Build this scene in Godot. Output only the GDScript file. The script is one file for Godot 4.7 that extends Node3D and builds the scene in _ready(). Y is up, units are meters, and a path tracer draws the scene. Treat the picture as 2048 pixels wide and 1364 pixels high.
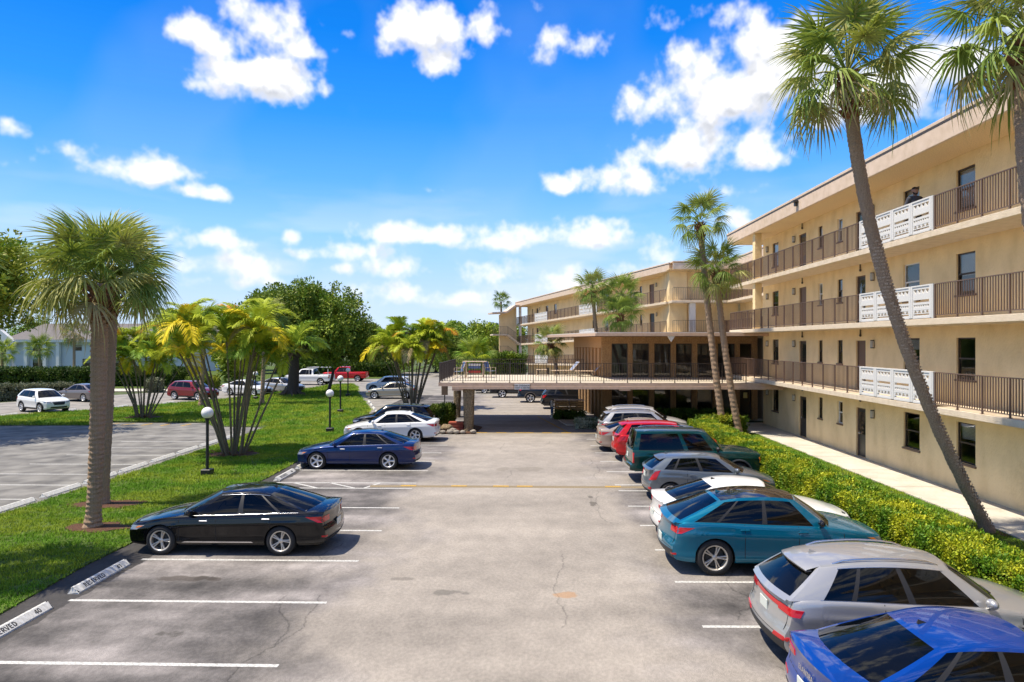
extends Node3D
# A parking court between three-storey garden apartments, seen from five metres up.
# World: x right, y up, the drive runs along -z; D(x, y, d) puts a point d metres down the drive.

class Shape:
	var v := PackedVector3Array()
	var n := PackedVector3Array()
	var uv := PackedVector2Array()
	var ix := PackedInt32Array()
	var col := PackedColorArray()
	var xf := Transform3D()
	var colored := false
	var tint := Color.WHITE
	var two_uv := false

	func vert(p: Vector3, nn: Vector3, t := Vector2.ZERO) -> int:
		v.append(xf * p)
		n.append((xf.basis * nn).normalized())
		uv.append(t)
		if colored:
			col.append(tint)
		return v.size() - 1

	func quad(a: Vector3, b: Vector3, c: Vector3, d: Vector3) -> void:
		var nn := (c - a).cross(b - a)
		if nn.length_squared() < 1e-16:
			nn = (d - a).cross(c - a)
		nn = nn.normalized()
		var i := vert(a, nn)
		vert(b, nn); vert(c, nn); vert(d, nn)
		ix.append_array([i, i + 1, i + 2, i, i + 2, i + 3])

	func tri(a: Vector3, b: Vector3, c: Vector3) -> void:
		var nn := (c - a).cross(b - a).normalized()
		var i := vert(a, nn)
		vert(b, nn); vert(c, nn)
		ix.append_array([i, i + 1, i + 2])

	# a box between two corners, edges cut back by bevel
	func box(lo: Vector3, hi: Vector3, bevel := 0.0) -> void:
		if bevel <= 0.0:
			var p := []
			for k in 8:
				p.append(Vector3(hi.x if k & 1 else lo.x, hi.y if k & 2 else lo.y, hi.z if k & 4 else lo.z))
			quad(p[0], p[2], p[3], p[1]); quad(p[4], p[5], p[7], p[6])
			quad(p[0], p[4], p[6], p[2]); quad(p[1], p[3], p[7], p[5])
			quad(p[2], p[6], p[7], p[3]); quad(p[0], p[1], p[5], p[4])
			return
		var c := (lo + hi) / 2.0
		var h := (hi - lo) / 2.0
		var b: float = minf(bevel, minf(h.x, minf(h.y, h.z)) * 0.9)
		# faces
		for ax in 3:
			for s in [-1.0, 1.0]:
				var u := (ax + 1) % 3
				var w := (ax + 2) % 3
				var q := []
				for k in [[-1, -1], [1, -1], [1, 1], [-1, 1]]:
					var p := Vector3.ZERO
					p[ax] = s * h[ax]; p[u] = k[0] * (h[u] - b); p[w] = k[1] * (h[w] - b)
					q.append(c + p)
				if s > 0:
					quad(q[0], q[3], q[2], q[1])
				else:
					quad(q[0], q[1], q[2], q[3])
		# edges
		for ax in 3:
			var u := (ax + 1) % 3
			var w := (ax + 2) % 3
			for su in [-1.0, 1.0]:
				for sw in [-1.0, 1.0]:
					var q := []
					for k in [[-1, 0], [1, 0], [1, 1], [-1, 1]]:
						var p := Vector3.ZERO
						p[ax] = k[0] * (h[ax] - b)
						p[u] = su * (h[u] - (b if k[1] else 0.0))
						p[w] = sw * (h[w] - (0.0 if k[1] else b))
						q.append(c + p)
					if su * sw > 0:
						quad(q[0], q[3], q[2], q[1])
					else:
						quad(q[0], q[1], q[2], q[3])
		for sx in [-1.0, 1.0]:
			for sy in [-1.0, 1.0]:
				for sz in [-1.0, 1.0]:
					var e := Vector3(sx, sy, sz)
					var pa := c + e * Vector3(h.x, h.y - b, h.z - b)
					var pb := c + e * Vector3(h.x - b, h.y, h.z - b)
					var pc := c + e * Vector3(h.x - b, h.y - b, h.z)
					if sx * sy * sz > 0:
						tri(pa, pc, pb)
					else:
						tri(pa, pb, pc)

	# a bar of w by h from a to b
	func bar(a: Vector3, b: Vector3, w: float, h: float, up := Vector3.UP) -> void:
		var f := (b - a).normalized()
		var r := f.cross(up)
		if r.length_squared() < 1e-6:
			r = f.cross(Vector3.RIGHT)
		r = r.normalized()
		var t := r.cross(f)
		var o := xf
		xf = o * Transform3D(Basis(r, t, -f), (a + b) / 2.0)
		var l := (b - a).length() / 2.0
		box(Vector3(-w / 2, -h / 2, -l), Vector3(w / 2, h / 2, l))
		xf = o

	# smooth sheet through rows of points
	func sheet(rows: Array, closed := false, flip := false, uvr := Vector2.ZERO) -> void:
		var nr := rows.size()
		var nc: int = rows[0].size()
		var base := v.size()
		for i in nr:
			var ra: PackedVector3Array = rows[maxi(i - 1, 0)]
			var rb: PackedVector3Array = rows[mini(i + 1, nr - 1)]
			var r: PackedVector3Array = rows[i]
			for j in nc:
				var j0 := (j - 1 + nc) % nc if closed else maxi(j - 1, 0)
				var j1 := (j + 1) % nc if closed else mini(j + 1, nc - 1)
				var nn := (rb[j] - ra[j]).cross(r[j1] - r[j0])
				if nn.length_squared() < 1e-14:
					var rr: PackedVector3Array = rb if i == 0 else ra
					nn = (rb[j] - ra[j]).cross(rr[j1] - rr[j0])
				if nn.length_squared() < 1e-14:
					nn = Vector3.UP
				vert(r[j], -nn if flip else nn, Vector2(float(j) / maxi(nc - 1, 1) * uvr.x, float(i) / maxi(nr - 1, 1) * uvr.y))
		for i in nr - 1:
			for j in (nc if closed else nc - 1):
				var a := base + i * nc + j
				var b := base + i * nc + (j + 1) % nc
				var c := a + nc
				var d := b + nc
				if flip:
					ix.append_array([a, c, d, a, d, b])
				else:
					ix.append_array([a, d, c, a, b, d])

	# round tube along points
	func tube(path: Array, radii, sides := 8, cap := true) -> void:
		var rows := []
		var side := Vector3.ZERO
		for i in path.size():
			var f: Vector3 = (path[mini(i + 1, path.size() - 1)] - path[maxi(i - 1, 0)]).normalized()
			if side == Vector3.ZERO:
				side = f.cross(Vector3.UP)
				if side.length_squared() < 1e-4:
					side = f.cross(Vector3.RIGHT)
			side = (side - f * f.dot(side)).normalized()
			var t := side.cross(f)
			var rr: float = radii[i] if radii is Array else radii
			var row := PackedVector3Array()
			for k in sides:
				var a := TAU * k / sides
				row.append(path[i] + (side * cos(a) + t * sin(a)) * rr)
			rows.append(row)
		sheet(rows, true, true)
		if cap:
			for e in [0, path.size() - 1]:
				var row: PackedVector3Array = rows[e]
				for k in range(1, sides - 1):
					if e == 0:
						tri(row[0], row[k], row[k + 1])
					else:
						tri(row[0], row[k + 1], row[k])

	# profile of (radius, height) turned round an axis
	func lathe(prof: Array, at: Vector3, axis := Vector3.UP, sides := 16, smooth := true) -> void:
		var s := axis.cross(Vector3.RIGHT if absf(axis.x) < 0.8 else Vector3.UP).normalized()
		var t := axis.cross(s)
		var rows := []
		for p in prof:
			var row := PackedVector3Array()
			for k in sides:
				var a := TAU * k / sides
				row.append(at + axis * p[1] + (s * cos(a) + t * sin(a)) * maxf(p[0], 0.0005))
			rows.append(row)
		if smooth:
			sheet(rows, true, true)
		else:
			for i in rows.size() - 1:
				sheet([rows[i], rows[i + 1]], true, true)

	func ball(at: Vector3, r: Vector3, rings := 8, sides := 12) -> void:
		var rows := []
		for i in rings + 1:
			var a := PI * i / rings
			var row := PackedVector3Array()
			for k in sides:
				var b := TAU * k / sides
				row.append(at + Vector3(maxf(sin(a), 0.001) * cos(b), cos(a), maxf(sin(a), 0.001) * sin(b)) * r)
			rows.append(row)
		sheet(rows, true, false)

	# a flat outline (x, z) given thickness between two heights
	func slab(pts: PackedVector2Array, y0: float, y1: float, scale_uv := 1.0) -> void:
		var t := Geometry2D.triangulate_polygon(pts)
		var base := v.size()
		for p in pts:
			vert(Vector3(p.x, y1, p.y), Vector3.UP, p * scale_uv)
		for i in range(0, t.size(), 3):
			var a := pts[t[i]]
			var b := pts[t[i + 1]]
			var c := pts[t[i + 2]]
			if (b - a).cross(c - a) > 0:
				ix.append_array([base + t[i], base + t[i + 1], base + t[i + 2]])
			else:
				ix.append_array([base + t[i], base + t[i + 2], base + t[i + 1]])
		if y1 - y0 > 0.001:
			for i in pts.size():
				var a := pts[i]
				var b := pts[(i + 1) % pts.size()]
				quad(Vector3(a.x, y0, a.y), Vector3(a.x, y1, a.y), Vector3(b.x, y1, b.y), Vector3(b.x, y0, b.y))

	# an upright outline (x, y) given thickness between two z
	func plate(pts: PackedVector2Array, z0: float, z1: float) -> void:
		var t := Geometry2D.triangulate_polygon(pts)
		for z in [z0, z1]:
			for i in range(0, t.size(), 3):
				var a := Vector3(pts[t[i]].x, pts[t[i]].y, z)
				var b := Vector3(pts[t[i + 1]].x, pts[t[i + 1]].y, z)
				var c := Vector3(pts[t[i + 2]].x, pts[t[i + 2]].y, z)
				if ((c - a).cross(b - a).z > 0) == (z == maxf(z0, z1)):
					tri(a, b, c)
				else:
					tri(a, c, b)
		for i in pts.size():
			var a := pts[i]
			var b := pts[(i + 1) % pts.size()]
			quad(Vector3(a.x, a.y, z0), Vector3(b.x, b.y, z0), Vector3(b.x, b.y, z1), Vector3(a.x, a.y, z1))

	# a wall in the plane z = 0 (front towards +z) with openings [x0, x1, y0, y1] whose reveals run back by deep
	func wall(x0: float, x1: float, y0: float, y1: float, holes: Array, deep: float) -> void:
		var xs := [x0, x1]
		var ys := [y0, y1]
		for h in holes:
			for k in [h[0], h[1]]:
				if not xs.has(k): xs.append(k)
			for k in [h[2], h[3]]:
				if not ys.has(k): ys.append(k)
		xs.sort(); ys.sort()
		for j in ys.size() - 1:
			var from := -1.0e9
			for i in xs.size() - 1:
				var mx: float = (xs[i] + xs[i + 1]) / 2
				var my: float = (ys[j] + ys[j + 1]) / 2
				var open := false
				for h in holes:
					if mx > h[0] and mx < h[1] and my > h[2] and my < h[3]:
						open = true
				if not open and from < -1.0e8:
					from = xs[i]
				if from > -1.0e8 and (open or i == xs.size() - 2):
					var to: float = xs[i] if open else xs[i + 1]
					quad(Vector3(from, ys[j], 0), Vector3(from, ys[j + 1], 0), Vector3(to, ys[j + 1], 0), Vector3(to, ys[j], 0))
					from = -1.0e9
		for h in holes:
			quad(Vector3(h[0], h[2], 0), Vector3(h[0], h[2], -deep), Vector3(h[0], h[3], -deep), Vector3(h[0], h[3], 0))
			quad(Vector3(h[1], h[2], -deep), Vector3(h[1], h[2], 0), Vector3(h[1], h[3], 0), Vector3(h[1], h[3], -deep))
			quad(Vector3(h[0], h[3], 0), Vector3(h[0], h[3], -deep), Vector3(h[1], h[3], -deep), Vector3(h[1], h[3], 0))
			quad(Vector3(h[0], h[2], -deep), Vector3(h[0], h[2], 0), Vector3(h[1], h[2], 0), Vector3(h[1], h[2], -deep))

	func mesh(m: Material) -> ArrayMesh:
		var a := []
		a.resize(Mesh.ARRAY_MAX)
		a[Mesh.ARRAY_VERTEX] = v
		a[Mesh.ARRAY_NORMAL] = n
		a[Mesh.ARRAY_TEX_UV] = uv
		if two_uv: a[Mesh.ARRAY_TEX_UV2] = uv
		a[Mesh.ARRAY_INDEX] = ix
		if colored:
			a[Mesh.ARRAY_COLOR] = col
		var am := ArrayMesh.new()
		am.add_surface_from_arrays(Mesh.PRIMITIVE_TRIANGLES, a)
		am.surface_set_material(0, m)
		return am


var M := {}
var taken := {}
var rng := RandomNumberGenerator.new()

func D(x: float, y: float, d: float) -> Vector3:
	return Vector3(x, y, -d)

func numbered(called: String) -> String:
	taken[called] = taken.get(called, -1) + 1
	return called if taken[called] == 0 else "%s_%03d" % [called, taken[called]]

func tag(o: Node, label: String, category: String, group := "", kind := "") -> Node:
	if label: o.set_meta("label", label)
	if category: o.set_meta("category", category)
	if group: o.set_meta("group", group)
	if kind: o.set_meta("kind", kind)
	return o

func thing(called: String, label: String, category: String, at := Vector3.ZERO, turn := 0.0, group := "") -> Node3D:
	var o := Node3D.new()
	o.name = numbered(called)
	add_child(o)
	o.position = at
	o.rotation.y = turn
	tag(o, label, category, group)
	return o

func put(called: String, s: Shape, m: Material, parent: Node = null) -> MeshInstance3D:
	return put_mesh(called, s.mesh(m), parent)

func put_mesh(called: String, am: Mesh, parent: Node = null) -> MeshInstance3D:
	var o := MeshInstance3D.new()
	o.mesh = am
	if parent:
		o.name = called
		parent.add_child(o, true)
	else:
		o.name = numbered(called)
		add_child(o)
	return o

func setting(called: String, s: Shape, m: Material) -> MeshInstance3D:
	var o := put(called, s, m)
	o.set_meta("kind", "structure")
	return o

func lin(r: float, g: float, b: float) -> Color:
	return Color(r, g, b).linear_to_srgb()

func mat(c: Color, rough := 0.8, metal := 0.0, spec := 0.5) -> StandardMaterial3D:
	var m := StandardMaterial3D.new()
	m.albedo_color = c
	m.roughness = rough
	m.metallic = metal
	m.metallic_specular = spec
	m.cull_mode = BaseMaterial3D.CULL_DISABLED
	return m

func fractal(seed_: int, freq: float, oct := 4, kind := FastNoiseLite.TYPE_SIMPLEX_SMOOTH) -> FastNoiseLite:
	var f := FastNoiseLite.new()
	f.seed = seed_
	f.noise_type = kind
	f.frequency = freq
	f.fractal_octaves = oct
	f.fractal_type = FastNoiseLite.FRACTAL_FBM if oct > 1 else FastNoiseLite.FRACTAL_NONE
	return f

# a repeating picture whose tones run from a to b along a noise
func tones(f: FastNoiseLite, size: int, a: Color, b: Color, bias := 1.0) -> ImageTexture:
	var src := f.get_seamless_image(size, size)
	src.convert(Image.FORMAT_L8)
	var data := src.get_data()
	var out := PackedByteArray()
	out.resize(size * size * 3)
	var lut := []
	for k in 256:
		var c := a.lerp(b, pow(k / 255.0, bias))
		lut.append([int(c.r * 255), int(c.g * 255), int(c.b * 255)])
	for i in size * size:
		var c: Array = lut[data[i]]
		out[i * 3] = c[0]; out[i * 3 + 1] = c[1]; out[i * 3 + 2] = c[2]
	return ImageTexture.create_from_image(Image.create_from_data(size, size, false, Image.FORMAT_RGB8, out))

func bumps(f: FastNoiseLite, size: int, strength: float) -> ImageTexture:
	var src := f.get_seamless_image(size, size)
	src.convert(Image.FORMAT_RGBA8)
	src.bump_map_to_normal_map(strength)
	return ImageTexture.create_from_image(src)

# base colour with a tiling tone picture laid on from all sides, in metres per repeat
func rough_mat(c: Color, tex: Texture2D, metres: float, rough := 0.85, normal: Texture2D = null, nscale := 1.0) -> StandardMaterial3D:
	var m := mat(c, rough)
	m.albedo_texture = tex
	m.uv1_triplanar = true
	m.uv1_world_triplanar = true
	m.uv1_scale = Vector3.ONE / metres
	if normal:
		m.normal_enabled = true
		m.normal_texture = normal
		m.normal_scale = nscale
	return m

func paint(c: Color, metal := 0.35, rough := 0.32) -> StandardMaterial3D:
	var m := mat(c, rough, metal, 0.2)
	m.clearcoat_enabled = true
	m.clearcoat = 1.0
	m.clearcoat_roughness = 0.03
	return m

func curve(pts: Array, x: float) -> float:
	var k := pts.size()
	if x <= pts[0][0]: return pts[0][1]
	if x >= pts[k - 1][0]: return pts[k - 1][1]
	var i := 0
	while pts[i + 1][0] < x: i += 1
	var p0: Array = pts[maxi(i - 1, 0)]
	var p1: Array = pts[i]
	var p2: Array = pts[i + 1]
	var p3: Array = pts[mini(i + 2, k - 1)]
	var h: float = p2[0] - p1[0]
	var t: float = (x - p1[0]) / h
	var m1: float = (p2[1] - p0[1]) / (p2[0] - p0[0]) * h
	var m2: float = (p3[1] - p1[1]) / (p3[0] - p1[0]) * h
	return (2 * t * t * t - 3 * t * t + 1) * p1[1] + (t * t * t - 2 * t * t + t) * m1 + (-2 * t * t * t + 3 * t * t) * p2[1] + (t * t * t - t * t) * m2

func _ready() -> void:
	rng.seed = 20240611
	# camera: five metres up, level, turned a little left of the drive
	var cam := Camera3D.new()
	cam.name = "camera"
	cam.fov = 2.0 * rad_to_deg(atan(682.0 / 1365.0))
	cam.position = Vector3(0, 5.0, 0)
	cam.rotation = Vector3(deg_to_rad(0.08), atan(29.0 / 1365.0), 0)
	cam.near = 0.1
	cam.far = 3000.0
	add_child(cam)
	cam.current = true
	# sky and air
	var env := Environment.new()
	env.background_mode = Environment.BG_SKY
	env.sky = Sky.new()
	env.sky.sky_material = make_sky()
	env.tonemap_mode = Environment.TONE_MAPPER_LINEAR
	env.tonemap_exposure = 1.45
	env.sdfgi_enabled = true
	env.ssao_enabled = true
	env.ssil_enabled = true
	var we := WorldEnvironment.new()
	we.environment = env
	add_child(we)
	# sun: high on the left, a touch behind the camera
	var sun := DirectionalLight3D.new()
	sun.name = "sun"
	sun.light_color = Color(1.0, 0.955, 0.88)
	sun.light_energy = 1.5
	sun.light_angular_distance = 0.53
	sun.shadow_enabled = true
	add_child(sun)
	sun.look_at_from_position(Vector3.ZERO, Vector3(0.45, -1.0, -0.07), Vector3.UP)

	make_materials()
	ground()
	markings()
	right_wing()
	far_wing()
	link_wing()
	clubhouse()
	white_house()
	trees()
	palms()
	hedges()
	grass()
	cars()
	props()
	person()

# ---------------------------------------------------------------- sky
func make_sky() -> PanoramaSkyMaterial:
	var W := 4096
	var HH := 1024
	# cloud cover: heaps placed by bearing and height (degrees), seen ones first, then the same kind all round
	var q := 4
	var cw := W / q
	var ch := HH / q
	var cover := PackedFloat32Array()
	cover.resize(cw * ch)
	var heaps := []
	for p in [[450, 70, 85, 34, 1.0], [530, 42, 85, 42, 1.05], [600, 82, 60, 24, 0.9], [520, 160, 100, 45, 1.15], [620, 170, 55, 20, 0.85], [690, 60, 16, 9, 0.7], [375, 125, 30, 10, 0.7],
		[840, 60, 75, 48, 1.1], [870, 100, 55, 34, 0.95], [965, 40, 42, 40, 0.9], [1140, 85, 60, 34, 0.85], [1190, 98, 26, 18, 0.6], [1330, 28, 70, 24, 0.8], [1440, 32, 36, 22, 0.65], [1075, 5, 20, 12, 0.6],
		[1430, 190, 120, 74, 1.2], [1560, 130, 110, 84, 1.2], [1330, 195, 95, 50, 0.95], [1420, 290, 150, 42, 1.15], [1530, 305, 90, 26, 1.0], [1750, 190, 200, 55, 1.1], [1900, 140, 150, 60, 1.0], [1230, 355, 120, 26, 0.95], [1300, 340, 90, 20, 0.8], [1120, 365, 60, 16, 0.8],
		[15, 250, 34, 22, 0.95], [30, 320, 44, 18, 0.8], [175, 300, 90, 20, 0.75], [270, 330, 100, 32, 0.95], [360, 335, 50, 14, 0.75], [405, 377, 62, 15, 0.95], [960, 376, 90, 7, 0.45], [1150, 372, 80, 8, 0.45],
		[410, 475, 82, 24, 1.0], [430, 520, 90, 26, 0.95], [460, 555, 80, 18, 0.8], [578, 468, 24, 14, 0.9], [640, 465, 36, 9, 0.55], [685, 498, 85, 18, 0.85], [685, 527, 26, 12, 0.85], [850, 460, 120, 20, 1.0], [990, 470, 90, 24, 1.0], [1100, 460, 130, 26, 1.0], [1200, 470, 90, 22, 0.9], [1290, 500, 70, 20, 0.75],
		[800, 530, 110, 22, 0.9], [960, 540, 110, 24, 0.85], [1100, 560, 100, 20, 0.8], [760, 575, 90, 20, 0.85], [900, 590, 130, 16, 0.8], [650, 600, 90, 14, 0.7], [1220, 530, 80, 16, 0.75], [1180, 545, 60, 14, 0.7], [1500, 430, 80, 18, 0.7], [1490, 370, 70, 12, 0.5], [150, 470, 60, 14, 0.5], [250, 560, 120, 20, 0.7], [60, 590, 120, 20, 0.7]]:
		var az := atan((p[0] - 1024.0) / 1365.0)
		var el := atan((680.0 - p[1]) / 1365.0 * cos(az))
		heaps.append([rad_to_deg(az) + 0.0 - 1.217, rad_to_deg(el), p[2] / 1365.0 * 57.3 * cos(az) * cos(az), p[3] / 1365.0 * 57.3 * cos(az), p[4]])
	var r := RandomNumberGenerator.new()
	r.seed = 77
	for k in 210:
		var az := r.randf_range(-180.0, 180.0)
		var el := asin(r.randf_range(0.03, 1.0)) * 57.3
		var sz := r.randf_range(2.0, 5.5) * (0.75 if el < 18.0 else 1.25)
		var flat := 0.35 if el < 15.0 else 0.6
		if absf(az + 1.2) < 41.0 and el < 30.0: continue
		heaps.append([az, el, sz / maxf(cos(deg_to_rad(el)), 0.12), sz * flat, r.randf_range(0.8, 1.15)])
	for h in heaps:
		var cx: float = (h[0] / 360.0 + 0.5) * cw
		var cy: float = (90.0 - h[1]) / 90.0 * ch
		var sx: float = h[2] / 360.0 * cw
		var sy: float = h[3] / 90.0 * ch
		for y in range(maxi(0, int(cy - sy * 1.9)), mini(ch, int(cy + sy * 1.9) + 2)):
			var ey := (y - cy) / sy
			if ey > 0.0: ey *= 1.35   # flatter below
			for x in range(int(cx - sx * 1.9), int(cx + sx * 1.9) + 2):
				var ex := (x - cx) / sx
				var dd := ex * ex + ey * ey
				if dd < 3.6:
					var i: int = y * cw + posmod(x, cw)
					cover[i] = maxf(cover[i], h[4] * (1.0 - dd / 3.6))
	var ci := Image.create_from_data(cw, ch, false, Image.FORMAT_RF, cover.to_byte_array())
	ci.resize(W, HH, Image.INTERPOLATE_CUBIC)
	var cv := ci.get_data().to_float32_array()
	var f1 := fractal(23, 0.017, 7)
	f1.fractal_gain = 0.58
	var n1i := f1.get_image(W, HH)
	n1i.convert(Image.FORMAT_L8)
	var n1 := n1i.get_data()
	var f2 := fractal(9, 0.0035, 4)
	var n2i := f2.get_image(W, HH)
	n2i.convert(Image.FORMAT_L8)
	var n2 := n2i.get_data()
	# thin streaks of layered cloud, strongest low down
	var f3 := fractal(19, 0.02, 5)
	var n3i := f3.get_image(W / 5, HH)
	n3i.resize(W, HH, Image.INTERPOLATE_CUBIC)
	n3i.convert(Image.FORMAT_L8)
	var n3 := n3i.get_data()
	# air: deep blue above, paling to the horizon
	var air := [[0.0, Color(0.66, 0.79, 0.94)], [3.0, Color(0.56, 0.74, 0.97)], [6.0, Color(0.42, 0.67, 0.99)], [9.0, Color(0.29, 0.60, 0.99)], [13.0, Color(0.125, 0.44, 0.98)], [18.0, Color(0.035, 0.31, 0.93)], [24.0, Color(0.008, 0.22, 0.84)], [32.0, Color(0.004, 0.155, 0.67)], [60.0, Color(0.006, 0.12, 0.53)], [90.0, Color(0.008, 0.11, 0.48)]]
	var K := 2.0   # the picture stores half the radiance
	var lut := PackedByteArray()
	lut.resize(4097)
	for i in 4097:
		lut[i] = int(round(clampf(Color(i / 4096.0, 0, 0).linear_to_srgb().r, 0, 1) * 255.0))
	var out := PackedByteArray()
	out.resize(W * HH * 2 * 3)
	for y in HH:
		var el := 90.0 - (y + 0.5) / HH * 90.0
		var k := 0
		while k < air.size() - 2 and air[k + 1][0] < el: k += 1
		var c: Color = air[k][1].lerp(air[k + 1][1], clampf((el - air[k][0]) / (air[k + 1][0] - air[k][0]), 0, 1))
		var ar := c.r * 0.80
		var ag := c.g * 0.80
		var ab := c.b * 0.80
		var hazy := clampf(1.0 - el / 14.0, 0.0, 1.0)
		var i := y * W
		var up := maxi(y - 16, 0) * W
		for x in W:
			var cc := cv[i + x]
			var veil := clampf((n2[i + x] - 118.0) / 420.0, 0.0, 0.14) * (0.4 + hazy) + hazy * clampf((n3[i + x] - 120.0) / 110.0, 0.0, 0.62)
			var rr := ar + (0.66 - ar) * veil
			var gg := ag + (0.70 - ag) * veil
			var bb := ab + (0.76 - ab) * veil
			if cc > 0.02:
				var nn := (n1[i + x] - 128.0) / 128.0
				var dn := cc * 1.10 + nn * 0.80 - 0.50
				if dn > 0.0:
					var a := minf(dn / 0.70, 1.0)
					a = a * a * (3.0 - 2.0 * a)
					# thick below its own upper edge: a little greyer
					var over := cv[up + x] * 1.10 + (n1[up + x] - 128.0) / 128.0 * 0.80 - 0.50
					var sh := clampf((over - dn) * 2.2 + 0.36, 0.0, 1.0)
					var thick := clampf(dn * 1.6 - 0.25, 0.0, 1.0)
					var b := 0.80 - 0.30 * sh * thick
					a *= 1.0 - 0.28 * hazy
					var gray := sh * thick
					rr += (b * (1.0 - 0.09 * gray) - rr) * a
					gg += (b * (1.0 - 0.05 * gray) - gg) * a
					bb += (b * (1.02 + 0.03 * gray) - bb) * a
			var w := (i + (x + W / 2) % W) * 3
			out[w] = lut[mini(int(rr / K * 4096.0), 4096)]
			out[w + 1] = lut[mini(int(gg / K * 4096.0), 4096)]
			out[w + 2] = lut[mini(int(bb / K * 4096.0), 4096)]
	var low := PackedByteArray([lut[int(0.22 / K * 4096)], lut[int(0.24 / K * 4096)], lut[int(0.2 / K * 4096)]])
	var line := PackedByteArray()
	for x in W: line.append_array(low)
	var rest := PackedByteArray()
	for y in HH: rest.append_array(line)
	out = out.slice(0, W * HH * 3) + rest
	var m := PanoramaSkyMaterial.new()
	m.panorama = ImageTexture.create_from_image(Image.create_from_data(W, HH * 2, false, Image.FORMAT_RGB8, out))
	m.energy_multiplier = K
	return m

# ---------------------------------------------------------------- materials
func make_materials() -> void:
	var grain := tones(fractal(3, 0.12, 4), 256, Color(0.80, 0.80, 0.80), Color(1, 1, 1))
	var fine := bumps(fractal(4, 0.16, 3), 256, 3.0)
	var stucco_n := bumps(fractal(14, 0.06, 6), 1024, 7.0)
	var stucco_t := tones(fractal(15, 0.006, 8), 1024, Color(0.86, 0.84, 0.79), Color(1, 1, 1), 0.4)
	M.tyre = rough_mat(lin(0.022, 0.022, 0.023), grain, 0.3, 0.85)
	M.brake = mat(lin(0.02, 0.02, 0.02), 0.6)
	M.alloy = mat(lin(0.72, 0.71, 0.70), 0.32, 0.55)
	M.alloy_warm = mat(lin(0.62, 0.57, 0.49), 0.32, 0.55)
	M.alloy_dark = mat(lin(0.20, 0.20, 0.20), 0.3, 0.8)
	M.under = mat(lin(0.012, 0.012, 0.012), 0.9)
	M.trim = mat(lin(0.018, 0.018, 0.019), 0.5)
	M.gap = mat(lin(0.01, 0.01, 0.01), 0.9)
	M.gloss_black = paint(lin(0.006, 0.006, 0.007), 0.0, 0.2)
	M.glass = mat(lin(0.008, 0.009, 0.010), 0.03, 0.0, 0.36)
	M.chrome = mat(lin(0.75, 0.75, 0.76), 0.14, 1.0)
	M.lamp_glass = paint(lin(0.32, 0.33, 0.34), 0.5, 0.18)
	M.red_lamp = paint(lin(0.42, 0.008, 0.012), 0.0, 0.15)
	M.amber = paint(lin(0.75, 0.20, 0.02), 0.0, 0.2)
	M.plate = mat(lin(0.62, 0.66, 0.60), 0.4)

	M.stucco = rough_mat(lin(0.94, 0.73, 0.42), stucco_t, 1.5, 0.92, stucco_n, 0.2)
	M.stucco.uv1_scale = Vector3(0.17, 0.09, 0.17)
	M.soffit = rough_mat(lin(0.90, 0.68, 0.39), grain, 1.5, 0.9)
	M.fascia = rough_mat(lin(0.70, 0.55, 0.43), stucco_t, 3.1, 0.9, stucco_n, 0.15)
	M.slab_edge = rough_mat(lin(0.74, 0.62, 0.47), stucco_t, 2.3, 0.88, fine, 0.3)
	M.roofing = rough_mat(lin(0.62, 0.60, 0.56), grain, 2.0, 0.9)
	M.drip = mat(lin(0.10, 0.08, 0.07), 0.5)
	M.bronze = mat(lin(0.055, 0.038, 0.03), 0.45, 0.2)
	M.picket = mat(lin(0.155, 0.098, 0.072), 0.5, 0.1)
	M.white_frame = mat(lin(0.72, 0.71, 0.68), 0.5)
	M.breeze = rough_mat(lin(0.86, 0.84, 0.80), grain, 0.8, 0.7)
	M.door_brown = mat(lin(0.16, 0.10, 0.07), 0.5)
	M.door_screen = mat(lin(0.035, 0.035, 0.037), 0.35)
	M.blind = mat(lin(0.72, 0.72, 0.70), 0.7)
	M.curtain = rough_mat(lin(0.52, 0.45, 0.34), grain, 0.5, 0.9)
	M.inside = mat(lin(0.50, 0.45, 0.38), 0.9)
	var tinted := mat(Color(0.03, 0.026, 0.02, 0.45), 0.02, 0.0, 0.6)
	tinted.transparency = BaseMaterial3D.TRANSPARENCY_ALPHA
	M.tinted = tinted
	var auto := mat(Color(0.02, 0.026, 0.028, 0.87), 0.02, 0.0, 0.42)
	auto.transparency = BaseMaterial3D.TRANSPARENCY_ALPHA
	M.auto_glass = auto
	M.upholstery = mat(lin(0.10, 0.095, 0.09), 0.8)
	var pane := mat(Color(0.02, 0.03, 0.035, 0.22), 0.02, 0.0, 0.6)
	pane.transparency = BaseMaterial3D.TRANSPARENCY_ALPHA
	M.pane = pane
	M.sconce = mat(lin(0.05, 0.045, 0.04), 0.4)
	M.sconce_glass = mat(lin(0.42, 0.40, 0.36), 0.35)
	M.opal = mat(lin(0.80, 0.79, 0.76), 0.3)
	# brown exposed aggregate
	var cell := FastNoiseLite.new()
	cell.seed = 8
	cell.noise_type = FastNoiseLite.TYPE_CELLULAR
	cell.frequency = 0.09
	cell.cellular_return_type = FastNoiseLite.RETURN_CELL_VALUE
	var agg := tones(cell, 512, Color(0.46, 0.38, 0.30), Color(1.0, 0.95, 0.86), 1.0)
	M.aggregate = rough_mat(lin(0.64, 0.46, 0.275), agg, 0.85, 0.85, bumps(cell, 512, 5.0), 0.8)
	M.fin = rough_mat(lin(0.62, 0.34, 0.15), grain, 1.2, 0.8)
	M.deck_edge = rough_mat(lin(0.56, 0.40, 0.30), stucco_t, 2.0, 0.9, stucco_n, 0.4)
	M.deck_top = rough_mat(lin(0.66, 0.58, 0.44), grain, 1.7, 0.9)
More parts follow.
